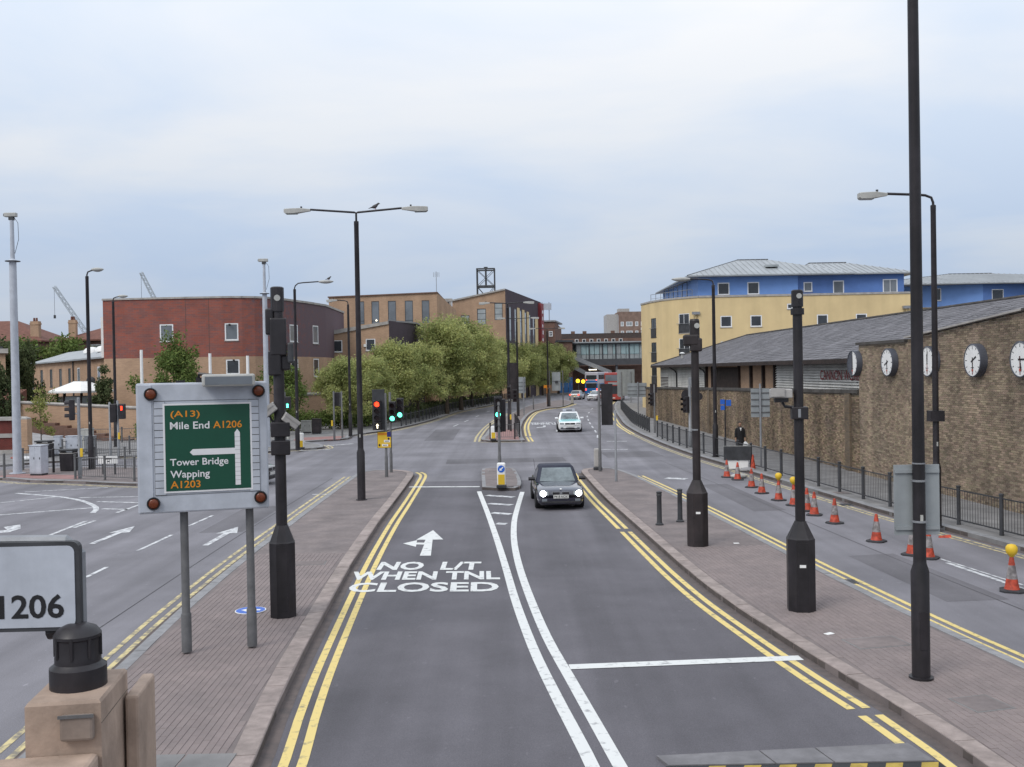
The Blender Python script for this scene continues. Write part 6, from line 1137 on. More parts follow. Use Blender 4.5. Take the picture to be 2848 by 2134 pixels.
# ---- camera masts
def mast(label, pos, h, r, rz=0, m='light_grey'):
    t = thing('camera_mast', label, 'camera pole', pos, rz, 'tall pale camera masts')
    MB().lathe([(r * 2.2, 0), (r * 2.2, .04), (r * 1.25, .05), (r * 1.2, 1.2), (r, h * .82), (r * 1.3, h * .821), (r * 1.3, h * .823), (r * .62, h * .83), (r * .55, h - .1)], 14).build('pole', m, t, 40)
    MB().lathe([(r * 2.1, h * .82 + .0), (r * 2.1, h * .82 + .03)], 14).build('collar', 'dark_grey', t)
    c = bx('camera', 'lamp_grey', t, -.35, .25, -.12, .12, h - .1, h + .1, bev=.03); bx('camera_lens', 'black_metal', c, -.38, -.351, -.08, .08, h - .07, h + .05); bx('pan_head', 'dark_grey', t, -.12, .1, -.1, .1, h - .26, h - .105)
    MB().tube([(.1, 0, h - .1), (.3, 0, h - .4), (.32, 0, h - 1.2), (.12, 0, h - 1.9)], .012, 6).build('cable', 'dark_grey', t)
    return t
mast('tall pale camera mast on the corner island beside the cabinet', P(-25.14, 50.9), 12.75, .17); mast('tall pale camera mast behind the hooded feeder pillar', P(-16.37, 67.0), 12.1, .15)
for lab, x, y, h in (('white slender post just left of the direction sign', -24.3, 66, 6.4), ('white slender post rising behind the direction sign', -19.8, 66, 6.1), ('short white post behind the sign light', -17.2, 65.5, 5.9)):
    t = thing('white_post', lab, 'post', P(x, y)); MB().lathe([(.13, 0), (.13, .02), (.1, .03), (.09, h)], 12).build('shaft', 'white', t, 40)
# ---- cabinets, bins, name plate
def cabinet(label, pos, w, d, h, m='light_grey', rz=0, split=True):
    t = thing('street_cabinet', label, 'utility cabinet', pos, rz, 'roadside cabinets'); o = bx('body', m, t, -w / 2, w / 2, -d / 2, d / 2, .08, h, bev=.015); bx('plinth', 'dark_grey', t, -w / 2 + .02, w / 2 - .02, -d / 2 + .02, d / 2 - .02, 0, .08); bx('roof', m, t, -w / 2 - .03, w / 2 + .03, -d / 2 - .03, d / 2 + .03, h, h + .04, bev=.01)
    for x0, x1 in (((-w / 2 + .02, -.005), (.005, w / 2 - .02)) if split else ((-w / 2 + .02, w / 2 - .02),)):
        dd = bx('door', m, t, x0, x1, -d / 2 - .012, -d / 2 + .001, .14, h - .04); bx('handle', 'dark_grey', dd, x1 - .07, x1 - .04, -d / 2 - .03, -d / 2 - .013, h * .55, h * .55 + .1)
    return t
cabinet('pale grey cabinet at the foot of the camera mast', P(-23.6, 49.95), .68, .5, 1.42, rz=-15); cabinet('narrow grey cabinet beside the black bin by the far kerb', P(-28.3, 62.5), .4, .4, 1.15, split=False); cabinet('wide pale cabinet behind the black litter bin', P(-26.5, 60.6), .78, .45, 1.25)
cabinet('grey cabinet raised behind the wide pale cabinet', P(-27.8, 65.5), .72, .5, 1.4, 'lamp_grey'); cabinet('grey cabinet directly behind the short-arm lamp', P(-26.9, 63.9), .6, .4, 1.05, 'galv'); cabinet('grey cabinet near the green-man signal', P(-16.4, 72.8), .4, .4, 1.3, 'lamp_grey', split=False)
cabinet('squat grey cabinet in front of the hedge', P(-16.9, 82.2), .75, .5, .95, 'lamp_grey'); cabinet('dark cabinet in front of the hedge', P(-15.75, 80.7), .68, .5, 1.15, 'brown_black')
def bin_(label, pos, w=.75, h=1.05):
    t = thing('litter_bin', label, 'litter bin', pos, -10, 'black litter bins'); MB().loft([[(x * a * w / 2, y * a * w / 2, z) for x, y in ((-1, -.8), (1, -.8), (1, .8), (-1, .8))] for a, z in ((.9, 0), (1, h * .8))]).build('body', 'black_metal', t); bx('lid', 'dark_grey', t, -w * .53, w * .53, -w * .43, w * .43, h * .9, h, bev=.02); bx('gold_band', 'cream', t, -w * .505, w * .505, -w * .41, w * .41, h * .8, h * .83)
    for x in (-w * .45, w * .45): bx('upright', 'black_metal', t, x - .02, x + .02, -.2, .2, h * .8, h * .9)
bin_('black litter bin behind the pale cabinet near the red wall', P(-28.6, 61.3), .82, 1.0); bin_('black litter bin beside the railing on the corner island', P(-23.0, 52.0), .72, 1.1)
t = thing('street_name_plate', 'white street name plate on short legs behind the railing', 'name plate', P(-20.0, 49.6), -4); bx('plate', 'white', t, -.5, .45, -.02, .02, .52, .88)
for x in (-.3, .3): bx('leg', 'dark_grey', t, x - .03, x + .03, .021, .06, 0, .85)
bx('text_strip', 'dark_grey', t, -.2, .18, -.024, -.0205, .72, .8); bx('text_strip', 'dark_grey', t, -.06, .06, -.024, -.0205, .6, .65)
sandbag('crumpled white rubbish bag beside the red brick wall', P(-28.6, 58.9), 'bag', 1.2)
for lab, x, y, h, m in (('thin grey post at the outer end of the corner island', -24.8, 48.9, 1.15, 'post_grey'), ('rusty red-brown post beside the direction sign box', -17.2, 46.4, 1.2, 'tactile'), ('dark post in front of the black litter bin', -23.45, 51.2, 1.2, 'black_metal')):
    t = thing('guard_post', lab, 'post', P(x, y)); MB().lathe([(.06, 0), (.055, h - .05), (.065, h - .04), (.04, h)], 10).build('shaft', m, t, 40)
t = tag(bx('paper_scrap', 'white', None, 0, .16, 0, .1, KH, KH + .008), 'small white paper scrap lying near the lamp column', 'litter'); t.location = (5.35, 17.2, 0); t.rotation_euler = (0, 0, .5)
t = tag(bx('paper_scrap', 'white', None, 0, .14, 0, .1, KH, KH + .008), 'small white paper scrap beside the brown feeder pillar', 'litter'); t.location = (5.75, 26.3, 0)
t = tag(MB().loft([[(-.16, -.05, .0), (-.16, .05, .0), (-.16, 0, .05)], [(.16, -.07, .0), (.16, .06, .0), (.16, 0, .08)]]).build('broken_cone_piece', 'cone_red', None, None, (11.75, 27.4, 0)), 'small orange broken piece lying by the far kerb', 'litter')
# ---- pigeons
def pigeon(label, pos, rz):
    r_ = []
    for y, z, w, h in ((-.155, .155, .004, .004), (-.135, .16, .012, .01), (-.115, .165, .026, .026), (-.085, .16, .028, .03), (-.055, .125, .038, .045), (0, .09, .06, .06), (.06, .08, .055, .05), (.11, .07, .035, .025), (.17, .055, .03, .008), (.22, .045, .032, .005)): r_.append([(w * math.cos(a), y, z + h * math.sin(a)) for a in [2 * math.pi * q / 10 for q in range(10)]])
    o = MB().loft(r_).build('pigeon', 'feather', None, 70, pos); o.rotation_euler = (0, 0, R(rz)); o.scale = (1.25,) * 3
    for s_ in (-1, 1): MB().tube([(s_ * .02, 0, .05), (s_ * .02, .0, .0)], .006, 6).build('leg', 'cone_red', o)
    return tag(o, label, 'bird', 'pigeons on the lamps')
pigeon('grey pigeon perched on the right arm of the twin lamp', (-4.88, 36.82, 10.75), 70); pigeon('grey pigeon perched on the lantern above the white bollard', (-11.15, 61.95, 10.55), 60)
# ================================================================== VEHICLES
def car(label, pos, rz, L=4.45, Wd=1.72, Hh=1.39, paint='car_navy', roof=None, bonnet=None, style='saloon', grille='split', plate=None, lit=False, tail=False, cab=(.34, .44, .74, .86), belt=.86, nose=.68, tailz=.88, group='cars on the road'):
    """car in mesh parts; local -y is the front"""
    t = thing('car', label, 'car', pos, rz, group); w = Wd / 2; y0 = -L / 2
    def ring(f, ww, zb, zt, cr=.03):
        y = y0 + L * f; a = w * ww
        h = [(0, zb), (a * .86, zb), (a * .97, zb + .10), (a, zb + .24), (a, (zb + zt) / 2 + .02), (a * .985, zt - .10), (a * .93, zt - .025), (a * .75, zt + cr * .4), (a * .4, zt + cr * .85), (0, zt + cr)]
        return [(x, y, z) for x, z in h] + [(-x, y, z) for x, z in h[-2:0:-1]]
    st = [(0, .80, .30, nose - .16), (.006, .87, .22, nose - .06), (.03, .94, .18, nose), (.10, .985, .17, nose + .05), (.20, 1, .17, nose + .11), (cab[0], 1, .17, belt), (cab[1], 1, .17, belt + .02), (.6, 1, .17, belt + .03), (cab[2], 1, .17, belt + .04), (cab[3], 1, .18, tailz + .03), (.95, .975, .2, tailz), (.985, .92, .24, tailz - .05), (1, .84, .3, tailz - .14)]
    if style == 'hatch': st = st[:9] + [(.93, .98, .2, belt + .04), (.98, .94, .24, belt + .0), (1, .88, .3, belt - .1)]
    MB().loft([ring(*q) for q in st]).build('body', paint, t, 50)
    if bonnet: MB().loft([[(x * w * a, y0 + L * f, z) for x, z in ((-.9, zz - .004), (-.72, zz + .022), (-.4, zz + .036), (0, zz + .042), (.4, zz + .036), (.72, zz + .022), (.9, zz - .004), (0, zz - .02))] for f, a, zz in ((.06, .95, nose + .018), (.10, .985, nose + .05), (.20, 1, nose + .11), (cab[0] - .005, 1, belt - .004))]).build('bonnet', bonnet, t, 50)
    # cabin
    yb0, yt0, yt1, yb1 = [y0 + L * q for q in cab]; zt = Hh
    def cring(f):
        z = belt + (zt - belt) * f; ya, yb = yb0 + (yt0 - yb0) * f, yb1 + (yt1 - yb1) * f; a = w * (.93 - .20 * f ** 1.2); return [(-a * .86, ya, z), (a * .86, ya, z), (a, ya + .14, z), (a, yb - .12, z), (a * .86, yb, z), (-a * .86, yb, z), (-a, yb - .12, z), (-a, ya + .14, z)]
    c = [cring(f) for f in (0, .5, .94)]; cap = [(x * .93, (y - (yt0 + yt1) / 2) * .94 + (yt0 + yt1) / 2, zt + .015) for x, y, z in c[-1]]
    MB().loft(c + [cap, [(x * .5, (y - (yt0 + yt1) / 2) * .6 + (yt0 + yt1) / 2, zt + .035) for x, y, z in c[-1]]]).build('roof', roof or paint, t, 50)
    def pane(nm, pts, inset_, m_='windscreen'):
        P4 = [Vector(p) for p in pts]; cen = sum(P4, Vector()) / 4; nn = (P4[1] - P4[0]).cross(P4[3] - P4[0]).normalized(); P4 = [cen + (p - cen) * (1 - inset_) + nn * .009 for p in P4]; return MB().add(P4, [(0, 1, 2, 3)]).build(nm, m_, t)
    def at(f, i): return cring(f)[i]
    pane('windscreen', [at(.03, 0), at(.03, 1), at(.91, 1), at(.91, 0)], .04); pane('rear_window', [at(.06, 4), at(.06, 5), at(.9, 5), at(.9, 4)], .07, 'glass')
    for s_, (i, j) in ((1, (2, 3)), (-1, (6, 7))):
        A, B, C_, D_ = [Vector(at(f, k)) for f, k in ((.08, i), (.08, j), (.88, j), (.88, i))]
        m1, m2 = A.lerp(B, .52 if s_ > 0 else .48), D_.lerp(C_, .52 if s_ > 0 else .48); pane('side_window', [A, m1, m2, D_], .05, 'glass'); pane('side_window', [m1, B, C_, m2], .05, 'glass')
        mx_ = w * .96; ym = yb0 + .25; mr = MB().loft([[(s_ * (mx_ + dx), ym + dy, belt + .05 + dz) for dy, dz in ((-.05, 0), (.05, 0), (.06, .06), (.05, .12), (-.03, .12), (-.07, .06))] for dx in (0, .05, .2, .24)]).build('mirror', 'black_metal' if paint == 'car_navy' else paint, t, 50)
        bx('door_handle', paint, t, s_ * w - .012, s_ * w + .012, ym + .7, ym + .85, belt - .16, belt - .12)
        for fy, nm in ((.19, 0), (.81, 1)):
            yc = y0 + L * fy; MB().cyl((s_ * (w - .3), yc, .33), (s_ * (w + .003), yc, .33), .365, n=26).build('wheel_arch', 'tyre', t, 40)
            wh_ = MB().lathe([(.2, -.1), (.29, -.1), (.315, -.07), (.315, .07), (.29, .1), (.2, .1)], 26).build('tyre', 'tyre', t, 40); wh_.rotation_euler = (0, R(90), 0); wh_.location = (s_ * (w - .072), yc, .315)
            MB().lathe([(.2, s_ * .085), (.17, s_ * .07), (.05, s_ * .098), (.01, s_ * .1)] if s_ > 0 else [(.01, -.1), (.05, -.098), (.17, -.07), (.2, -.085)], 20).build('rim', 'rim', wh_, 30)
        hl_ = MB().loft([[(s_ * w * a, y0 + yy, zz) for a, zz in ((.50, nose - .19), (.86, nose - .17), (.88, nose - .03), (.52, nose - .035))] for yy in (.0, .16)][::(1 if s_ > 0 else -1)]).build('headlight', 'glass_bright', t)
        if lit: MB().lathe([(.105, 0), (.1, .02), (.03, .03)], 16).build('lit_lamp', 'head_on', hl_, 50).matrix_local = Matrix.Translation((s_ * w * .74, y0 - .001, nose - .105)) @ Matrix.Rotation(R(90), 4, 'X')
        tl = MB().box(min(s_ * w * .55, s_ * w * .93), max(s_ * w * .55, s_ * w * .93), L / 2 - .09, L / 2 + .012, tailz - .22, tailz - .07).build('tail_light', 'tail_on' if tail else 'amber_lens', t)
        bx('fog_lamp', 'glass_pale', t, min(s_ * w * .58, s_ * w * .8), max(s_ * w * .58, s_ * w * .8), y0 - .03, y0 + .1, .33, .41)
    bx('bumper_trim', 'rubber' if paint == 'car_navy' else 'black_metal', t, -w * .80, w * .80, y0 - .035, y0 + .15, .28, .33); bx('rear_bumper', paint, t, -w * .82, w * .82, L / 2 - .1, L / 2 + .04, .34, .55, bev=.03)
    if grille == 'split':
        for s_ in (-1, 1):
            gr = MB().loft([[(s_ * (.17 + dx), y0 - .012 + yy, nose - .10 + dz) for dx, dz in ((-.14, -.055), (.14, -.055), (.155, 0), (.14, .055), (-.14, .055), (-.155, 0))] for yy in (0, .05)][::s_]).build('grille', 'galv', t); bx('grille_opening', 'black_metal', gr, s_ * .17 - .125, s_ * .17 + .125, y0 - .018, y0, nose - .145, nose - .06)
        MB().lathe([(.04, 0), (.035, .008)], 14).build('emblem', 'white', t).matrix_local = Matrix.Translation((0, y0 + .1, nose + .04)) @ Matrix.Rotation(R(20), 4, 'X')
    else:
        bx('grille', 'black_metal', t, -.38, .38, y0 - .02, y0 + .1, nose - .17, nose - .05); bx('lower_grille', 'black_metal', t, -.33, .33, y0 - .03, y0 + .1, .25, .36); MB().cyl((0, y0 - .021, nose - .11), (0, y0 - .03, nose - .11), .06, n=16).build('emblem', 'galv', t)
    np_ = bx('number_plate', 'plate_white', t, -.27, .27, y0 - .05, y0 - .02, .43, .55)
    if plate: letter('plate_lettering', plate, 'sign_black', np_, (-.24, y0 - .053, .445), (1, 0, 0), (0, 0, 1), .48, .088, .01)
    bx('rear_plate', 'sign_yellow', t, -.26, .26, L / 2 + .041, L / 2 + .05, .56, .67); bx('interior', 'rubber', t, -w * .7, w * .7, yb0 + .5, yb1 - .3, .5, belt - .05)
    return t
c1 = car('dark navy convertible with fabric roof and lit headlights driving out', (1.52, 36.1, 0.004), 2, 4.43, 1.72, 1.37, 'car_navy', 'car_roofcloth', None, plate='P418 NOX', lit=True, cab=(.335, .46, .69, .82), belt=.84, nose=.70)
c1.scale = (.95, .95, .97); bx('tax_disc', 'white', c1, .46, .55, -.56, -.55, .93, 1.0)
MB().tube([(-.7, .9, .9), (-.78, 1.0, 1.55)], .006, 5).build('aerial', 'black_metal', c1)
c2 = car('white saloon taxi with turquoise bonnet and roof sign', (4.42, 79.0, 0), -1, 4.75, 1.82, 1.47, 'car_white', 'car_white', 'car_teal', grille='bar', cab=(.30, .43, .72, .88), belt=.93, nose=.78, tailz=.98)
rs = bx('roof_sign', 'light_grey', c2, -.48, .48, -.15, .15, 1.5, 1.72, bev=.03); bx('roof_sign_text', 'dark_grey', rs, -.2, .25, -.156, -.151, 1.58, 1.66); bx('tax_disc', 'white', c2, .55, .63, -.88, -.87, 1.05, 1.16)
car('silver saloon with red brake lights heading to the station', (10.5, 162.3, 0), 165, 4.6, 1.8, 1.46, 'car_silver', tail=True, grille='bar', cab=(.30, .43, .72, .88), belt=.93, nose=.78, tailz=.98)
car('white hatchback turning in front of the blue bus', (13.1, 156.5, 0), -28, 4.0, 1.72, 1.5, 'car_white', style='hatch', grille='bar', cab=(.24, .42, .82, .95), belt=.95, nose=.8, tailz=.95)
car('dark grey car mostly hidden behind the green direction sign', (-12.7, 44.2, 0), 82, 4.3, 1.74, 1.45, 'car_grey', style='hatch', grille='bar', cab=(.27, .42, .8, .95), belt=.93, nose=.78)
# ---- double-decker buses
def bus(label, pos, rz, cols, rear=True):
    t = thing('double_decker_bus', label, 'bus', pos, rz, 'double-decker buses near the station'); L, w, Hh = 10.2, 1.26, 4.3
    up, lo = cols
    def rr(y, a, z0, z1, b=.12): return [(-a, y, z0), (a, y, z0), (a, y, z1 - b), (a - b, y, z1), (-a + b, y, z1), (-a, y, z1 - b)]
    MB().loft([rr(-L / 2, w - .04, .35, 2.2, .01), rr(-L / 2 + .12, w, .3, 2.2, .01), rr(L / 2 - .12, w, .3, 2.2, .01), rr(L / 2, w - .05, .35, 2.2, .01)]).build('lower_body', lo, t, 30); MB().loft([rr(-L / 2, w - .08, 2.21, Hh - .1), rr(-L / 2 + .15, w, 2.21, Hh), rr(L / 2 - .15, w, 2.21, Hh), rr(L / 2, w - .08, 2.21, Hh - .1)]).build('upper_body', up, t, 30)
    for s_ in (-1, 1):
        for z0, z1 in ((1.2, 2.05), (2.95, 3.8)):
            for k in range(6): ya = -L / 2 + .5 + k * 1.55; MB().box(min(s_ * w, s_ * (w + .012)), max(s_ * w, s_ * (w + .012)), ya, ya + 1.42, z0, z1).build('side_window', 'glass', t)
        for yc in (-L / 2 + 2.4, L / 2 - 2.6):
            tw_ = MB().lathe([(.3, -.14), (.44, -.14), (.48, -.1), (.48, .1), (.44, .14), (.3, .14)], 20).build('tyre', 'tyre', t, 40); tw_.rotation_euler = (0, R(90), 0); tw_.location = (s_ * (w - .1), yc, .48); MB().lathe([(.3, -.1), (.28, .1)], 16).build('rim', 'rim', tw_)
    for sgn, isrear in ((1, True), (-1, False)):
        y = sgn * L / 2
        def fp_(nm, x0, x1, z0, z1, m_, d_=.02): return MB().box(x0, x1, min(y, y + sgn * d_), max(y, y + sgn * d_), z0, z1).build(nm, m_, t)
        if isrear:
            fp_('rear_window', -1.0, 1.0, 2.95, 3.75, 'glass'); fp_('engine_panel', -1.0, 1.0, 1.35, 2.25, 'glass'); fp_('rear_band', -1.15, 1.15, 2.4, 2.75, 'bus_blue')
            for s_ in (-1, 1): fp_('tail_light', s_ * 1.05 - .12, s_ * 1.05 + .12, .95, 1.25, 'tail_on', .03); fp_('high_tail_light', s_ * .95 - .1, s_ * .95 + .1, 2.78, 2.92, 'tail_on', .03)
            fp_('number_plate', -.3, .3, .6, .75, 'sign_yellow')
        else:
            fp_('windscreen', -1.1, 1.1, 1.15, 2.35, 'glass'); fp_('upper_windscreen', -1.1, 1.1, 3.05, 3.95, 'glass_pale'); fp_('destination_blind', -.7, .8, 2.5, 2.85, 'glass_bright'); fp_('number_plate', -.3, .3, .5, .65, 'plate_white')
            for s_ in (-1, 1): fp_('headlight', s_ * .95 - .15, s_ * .95 + .15, .7, .9, 'glass_bright', .03)
    return t
bus('blue and white double-decker bus seen from behind with red lights', (16.3, 192.3, 0), 163, ('bus_white', 'bus_blue')); bus('red double-decker bus coming towards the junction behind the signs', (15.6, 152.5, 0), -9, ('bus_red', 'bus_red'))
# ================================================================== PERSON
def skinned(name, chains, m, parent=None, sub=2):
    """connected chains of (point, radius): Skin plus Subdivision modifiers"""
    vs, rs, es, idx = [], [], [], {}
    for ch in chains:
        prev = None
        for p, r in ch:
            k = tuple(round(q, 4) for q in p)
            if k not in idx: idx[k] = len(vs); vs.append(p); rs.append(r)
            if prev is not None: es.append((prev, idx[k]))
            prev = idx[k]
    me = bpy.data.meshes.new(name); me.from_pydata(vs, es, []); bm = bmesh.new(); bm.from_mesh(me); ly = bm.verts.layers.skin.verify(); bm.verts.ensure_lookup_table()
    for v, r in zip(bm.verts, rs): v[ly].radius = (r, r) if not isinstance(r, tuple) else r
    bm.verts[0][ly].use_root = True; bm.to_mesh(me); bm.free(); me.materials.append(M[m]); o = link(name, me, parent); o.modifiers.new('skin', 'SKIN').use_smooth_shade = True; s_ = o.modifiers.new('sub', 'SUBSURF'); s_.levels = sub; s_.render_levels = sub; return o
pe = thing('person', 'person in a long black coat walking with a white carrier bag', 'person', (11.85, 52.4, KH), 4)
arm = lambda s: [((s * .17, 0, 1.42), .06), ((s * .225, .02, 1.17), .047), ((s * .245, -.04, .94), .036), ((s * .25, -.06, .86), .03)]
def hand(s):
    b = (s * .25, -.06, .86); res = []
    for k, (dx, dy, ln) in enumerate(((-.025, -.03, .07), (-.01, -.035, .08), (.008, -.03, .075), (.02, -.02, .06))): res.append([(b, .03), ((b[0] + dx, b[1] + dy, b[2] - .05), .012), ((b[0] + dx, b[1] + dy - .005, b[2] - .05 - ln * .6), .009), ((b[0] + dx, b[1] + dy + .02, b[2] - .05 - ln), .008)])
    res.append([(b, .03), ((b[0] - s * .03, b[1] - .03, b[2] - .02), .012), ((b[0] - s * .04, b[1] - .045, b[2] - .06), .009)]); return res
leg = lambda s, f: [((0, 0, .93), .13), ((s * .1, 0, .86), .095), ((s * .105, -.05 * f, .5), .06), ((s * .105, .03 * f, .1), .04), ((s * .11, -.03 - .02 * f, .045), .04), ((s * .115, -.14, .035), .03)]
skinned('body', [[((0, 0, .93), .13), ((0, 0, 1.15), .13), ((0, 0, 1.38), .12), ((0, .0, 1.5), .06), ((0, -.01, 1.56), .055), ((0, -.02, 1.64), .085), ((0, -.02, 1.72), .085), ((0, -.015, 1.76), .05)], [((0, 0, 1.38), .12)] + arm(1), [((0, 0, 1.38), .12)] + arm(-1), leg(1, 1), leg(-1, -1)] + hand(1) + hand(-1), 'skin', pe)
ell = lambda z, rx, ry, dy=0, tilt=0: [(rx * math.cos(q), dy + ry * math.sin(q), z - tilt * math.sin(q)) for q in [2 * math.pi * k / 20 for k in range(20)]]
MB().loft([ell(.52, .215, .165), ell(.56, .225, .17), ell(.78, .215, .16), ell(.98, .2, .15), ell(1.16, .2, .15), ell(1.34, .22, .145), ell(1.42, .205, .13), ell(1.47, .15, .11), ell(1.5, .085, .08), ell(1.54, .072, .07)]).build('coat', 'coat', pe, 60)
for s_ in (1, -1): skinned('sleeve', [[((s_ * .12, 0, 1.42), .09), ((s_ * .18, 0, 1.405), .09)] + [(p, r + .024) for p, r in arm(s_)[1:3]]], 'coat', pe)
MB().loft([ell(1.685, .082, .088, .012, .03), ell(1.72, .088, .098, .01, .028), ell(1.76, .08, .088, .006, .012), ell(1.79, .055, .06, .004, .004), ell(1.805, .015, .016)]).build('hair', 'hair', pe, 60)
MB().box(-.006, .006, -.152, -.147, .95, 1.3).build('coat_fastening', 'sign_black', pe)
for s_, f in ((1, 1), (-1, -1)): skinned('trouser_leg', [[((s_ * .1, 0, .8), .1), ((s_ * .105, -.05 * f, .5), .075), ((s_ * .105, .03 * f, .09), .06)]], 'coat', pe); skinned('shoe', [[((s_ * .11, .05, .05), .05), ((s_ * .11, -.06, .045), .05), ((s_ * .115, -.17, .035), .035)]], 'coat', pe)
for s_ in (-1, 1): MB().lathe([(.008, 0), (.006, .006)], 8).build('eye', 'hair', pe).matrix_local = Matrix.Translation((s_ * .03, -.104, 1.675)) @ Matrix.Rotation(R(90), 4, 'X'); skinned('ear', [[((s_ * .085, -.01, 1.66), .012), ((s_ * .09, .0, 1.69), .014)]], 'skin', pe, 1)
skinned('nose', [[((0, -.1, 1.67), .01), ((0, -.118, 1.645), .014)]], 'skin', pe, 1); MB().box(-.022, .022, -.103, -.098, 1.608, 1.616).build('mouth', 'red_letters', pe); MB().add([(-.05, -.118, 1.475), (.05, -.118, 1.475), (0, -.153, 1.3)], [(0, 2, 1)]).build('shirt_collar', 'white', pe)
cbg = thing('carrier_bag', 'white carrier bag held in the hand of the person in black', 'bag', (11.85 + .255, 52.33, KH), 4); MB().loft([[(x * a, y * b, z) for x, y in ((-1, -1), (0, -1.15), (1, -1), (1, 1), (0, 1.1), (-1, 1))] for a, b, z in ((.11, .06, .36), (.15, .09, .42), (.14, .08, .58), (.09, .04, .70), (.03, .015, .75))]).build('bag_body', 'bag', cbg, 60); MB().tube([(-.03, 0, .73), (-.01, -.01, .8), (.0, -.01, .82), (.03, 0, .73)], .008, 6).build('handle', 'bag', cbg)
# ================================================================== TREES AND SHRUBS
def leaf_mesh(name, m, clumps, n, size, flat_=.0, seed=1):
    """n small leaf faces spread through ellipsoid clumps [(cx, cy, cz, rx, ry, rz)]"""
    r = np.random.default_rng(seed); C = np.array(clumps, float); vol = C[:, 3] * C[:, 4] * C[:, 5]; vol = vol ** .75; k = r.choice(len(C), n, p=vol / vol.sum())
    u = r.normal(size=(n, 3)); u /= np.linalg.norm(u, axis=1)[:, None]; rad = r.random(n) ** .45 * (0.82 + .3 * r.random(n)); rad = np.where(r.random(n) < .12, rad * 1.4, rad); pos = C[k, :3] + u * rad[:, None] * C[k, 3:6]
    pos[:, 2] = np.maximum(pos[:, 2], .06)
    a = r.normal(size=(n, 3)); a /= np.linalg.norm(a, axis=1)[:, None]; b = np.cross(a, r.normal(size=(n, 3))); b /= np.linalg.norm(b, axis=1)[:, None]; s = size * (.6 + .8 * r.random(n))[:, None]
    V = np.empty((n, 4, 3)); V[:, 0] = pos - a * s; V[:, 1] = pos + b * s * .5; V[:, 2] = pos + a * s; V[:, 3] = pos - b * s * .5
    me = bpy.data.meshes.new(name); me.vertices.add(n * 4); me.vertices.foreach_set('co', V.reshape(-1)); me.loops.add(n * 4); me.loops.foreach_set('vertex_index', np.arange(n * 4)); me.polygons.add(n); me.polygons.foreach_set('loop_start', np.arange(n) * 4); me.polygons.foreach_set('loop_total', np.full(n, 4))
    me.materials.append(M[m]); me.update(); me.validate(); return me
def tree_meshes(h, rad, n, size, m, seed, trunk_h=.35, tr=.16, nl=9, lean=0):
    """trunk with limbs, and a crown of clumps around the limb ends; height h"""
    r = random.Random(seed); mb = MB(); th = h * trunk_h; pts = [(0, 0, 0)]; x = y = 0
    for k in range(1, 6): x += r.uniform(-.08, .08) * rad * .35 + lean * .1; y += r.uniform(-.08, .08) * rad * .35; pts.append((x, y, h * .78 * k / 5))
    mb.tube(pts, [tr * (1.25 if k == 0 else 1) * (1 - .16 * k) for k in range(6)], 8); cl = []
    for k in range(nl):
        f = .26 + .7 * k / nl; i = min(4, int(f * 5)); b = Vector(pts[i]).lerp(Vector(pts[i + 1]), f * 5 - i) if i < 5 else Vector(pts[5]); a = k * 2.4 + r.uniform(-.4, .4); prof = math.sin(math.pi * min(.97, .25 + .72 * f)) ** .6; ln = rad * prof * r.uniform(.55, .85)
        e_ = b + Vector((math.cos(a) * ln, math.sin(a) * ln, ln * r.uniform(.25, .7))); e_.z = min(e_.z, h * .93); mb.tube([b, b.lerp(e_, .5) + Vector((0, 0, .08 * ln)), e_], [tr * .42, tr * .25, tr * .1], 5)
        for q in range(5):
            c = b.lerp(e_, r.uniform(.35, 1.15)); s_ = rad * r.uniform(.13, .27); cl.append((c.x + r.uniform(-.2, .2) * rad, c.y + r.uniform(-.2, .2) * rad, min(c.z + r.uniform(-.12, .25) * rad, h - s_ * .7), s_, s_, s_ * r.uniform(.85, 1.5)))
            mb.tube([b.lerp(e_, .6), Vector(cl[-1][:3])], [tr * .12, tr * .04], 4)
    top = Vector(pts[5]); cl.append((top.x, top.y, h - rad * .32, rad * .34, rad * .34, rad * .32)); cl.append((top.x, top.y, h * .7, rad * .5, rad * .5, h * .16))
    return mb.mesh('trunk', 'bark', 50), leaf_mesh('crown', m, cl, n, size, seed=seed)
def tree(name, label, pos, meshes, rz=0, sc=(1, 1, 1), group=None, cat='tree'):
    t = thing(name, label, cat, pos, rz, group); t.scale = sc; link('trunk', meshes[0], t); link('crown', meshes[1], t); return t
PL = [tree_meshes(10, 4.3, 26000, .125, 'leaf_plane', s_, .22, .19, 17) for s_ in (11, 12, 13)]
PT_ = [(-14.4, 84.6, 6.3, 'small plane tree at the near end of the row, by the hedge'), (-12.9, 89.0, 6.5, 'plane tree in front of the sloping-parapet wing'), (-11.4, 95.5, 8.0, 'plane tree rising beside the dark purple end block'), (-9.7, 103, 7.9, 'lower plane tree before the five-windowed brick block'), (-7.3, 112, 11.2, 'tallest plane tree in the row, below the lattice tower'), (-6.2, 122, 11.6, 'broad plane tree in front of the gabled brick block'), (-5.3, 133, 10.6, 'plane tree in front of the first striped windows'), (-3.6, 144, 10.2, 'plane tree in front of the striped street front'), (-1.8, 156, 10.0, 'plane tree below the red banner'), (.6, 169, 9.6, 'plane tree beyond the striped front with red banner'), (3.0, 180, 9.9, 'plane tree below the brown brick house'), (5.8, 190, 10.2, 'plane tree before the stair tower of the station'), (9.2, 199, 10.2, 'last plane tree in the row, beside the station stairs')]
for k, (x, y, h, lab) in enumerate(PT_):
    s_ = h / 10; tree('plane_tree', lab, (x, y, KH), PL[k % 3], k * 73, (s_ * random.uniform(1.0, 1.15), s_ * random.uniform(1.0, 1.15), s_), 'plane trees along the railings')
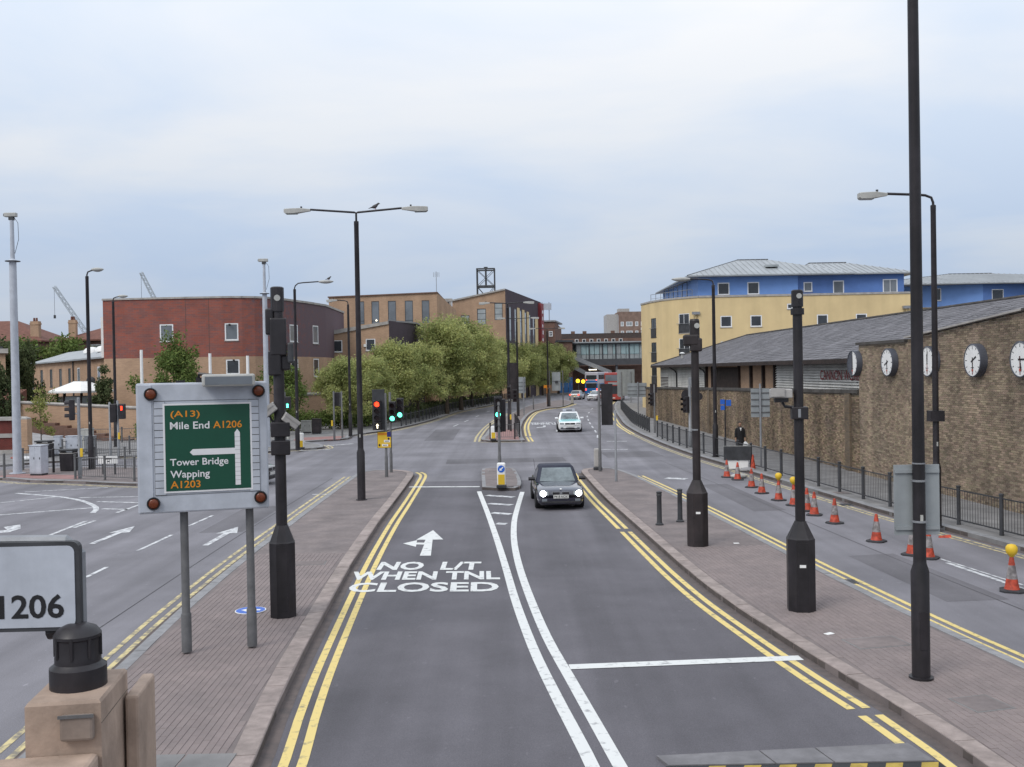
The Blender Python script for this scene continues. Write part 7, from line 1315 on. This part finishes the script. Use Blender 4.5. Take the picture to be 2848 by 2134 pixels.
YT = tree_meshes(8.4, 2.9, 8000, .12, 'leaf_hedge', 21, .3, .1, 9); tree('young_tree', 'young green tree in front of the curved brick block', P(-27.2, 81), YT, 30)
tree('young_tree', 'young tree beside the hooded feeder pillar before the curved end', P(-18.3, 80), YT, 130, (.85, .85, .8))
SP = tree_meshes(4.3, 1.15, 900, .085, 'leaf_pale', 31, .35, .045, 7); tree('sapling', 'thin yellow-green sapling beside the footpath', P(-32.6, 69.5, .1), SP, 10)
EV = [tree_meshes(9, 4.4, 9000, .2, 'leaf_dark', s_, .2, .22, 10) for s_ in (41, 42)]; EV2 = tree_meshes(9, 4.4, 9000, .2, 'leaf_hedge', 43, .2, .22, 10)
for lab, x, y, h, me, wd_ in (('dark evergreen tree behind the camera mast', -47.6, 97, 8.4, EV[0], .5), ('big dark bush at the left edge beside the tan building', -41.5, 80, 6.6, EV[1], .75), ('fresh green tree between the two chimneyed houses', -61.0, 136, 10.9, EV2, .95), ('olive tree behind the low wing roof', -66, 134, 10.6, EV2, 1.05), ('green tree at the gable of the hip-roofed house', -50.6, 124, 8.6, EV2, .5), ('dark tree behind the red brick wall at far left', -64, 126, 9.8, EV[0], .9)): tree('garden_tree', lab, (x, y, 0), me, x * 7, (wd_ * h / 9, wd_ * h / 9, h / 9), 'trees behind the garden wall')
tree('conifer', 'dark columnar conifer beside the kiosk', (-33.3, 82.0, 0), tree_meshes(5.9, 1.3, 3500, .12, 'leaf_dark', 51, .1, .1, 9), 0)
tree('poplar', 'small spiky trees by the far end of the plane row', (7.5, 204, 0), tree_meshes(10.5, 2.0, 3000, .2, 'leaf_hedge', 52, .2, .12, 9), 0)
def hedge(label, pts, wd_, h, n, m, seed, name='hedge', size=.09):
    p = smooth_path(pts, .8); t = thing(name, label, 'hedge', (p[0][0], p[0][1], KH)); cl = [(x - p[0][0] + random.uniform(-.1, .1), y - p[0][1], h * .5, .62 * wd_, .62 * wd_, h * .52 * random.uniform(.85, 1.12)) for x, y in p]
    link('foliage', leaf_mesh('foliage', m, cl, n, size, seed=seed), t); st = MB()
    for x, y in p[::2]: st.tube([(x - p[0][0], y - p[0][1], 0), (x - p[0][0] + .1, y - p[0][1], h * .5), (x - p[0][0] - .15, y - p[0][1] + .1, h * .85)], [.03, .02, .008], 5)
    st.build('stems', 'bark', t); return t
hedge('bright green clipped hedge below the curved brick block', [(-21.5, 83.2), (-17.5, 83.8), (-14.5, 86), (-12.4, 90)], 1.2, 1.75, 16000, 'leaf_hedge', 61); hedge('dark low hedge behind the railings under the plane trees', [(-11.7, 93), (-10.4, 101), (-9.0, 118), (-6.0, 138), (-2, 158)], 1.0, 1.3, 14000, 'leaf_dark', 62, size=.12)
hedge('green shrubs in front of the garden wall behind the railings', [(-27.2, 73.6), (-24.5, 74.6), (-21, 76)], 1.0, 1.5, 7000, 'leaf_hedge', 63); hedge('shrubs growing over the low wing wall beside the kiosk', [(-38.7, 82.6), (-37.4, 82.2)], 0.9, 3.7, 2500, 'leaf_hedge', 64); hedge('small bright bush behind the garden wall at the left edge', [(-44.2, 82.0), (-43, 81.6)], 1.0, 4.2, 4000, 'leaf_pale', 65, name='bush')
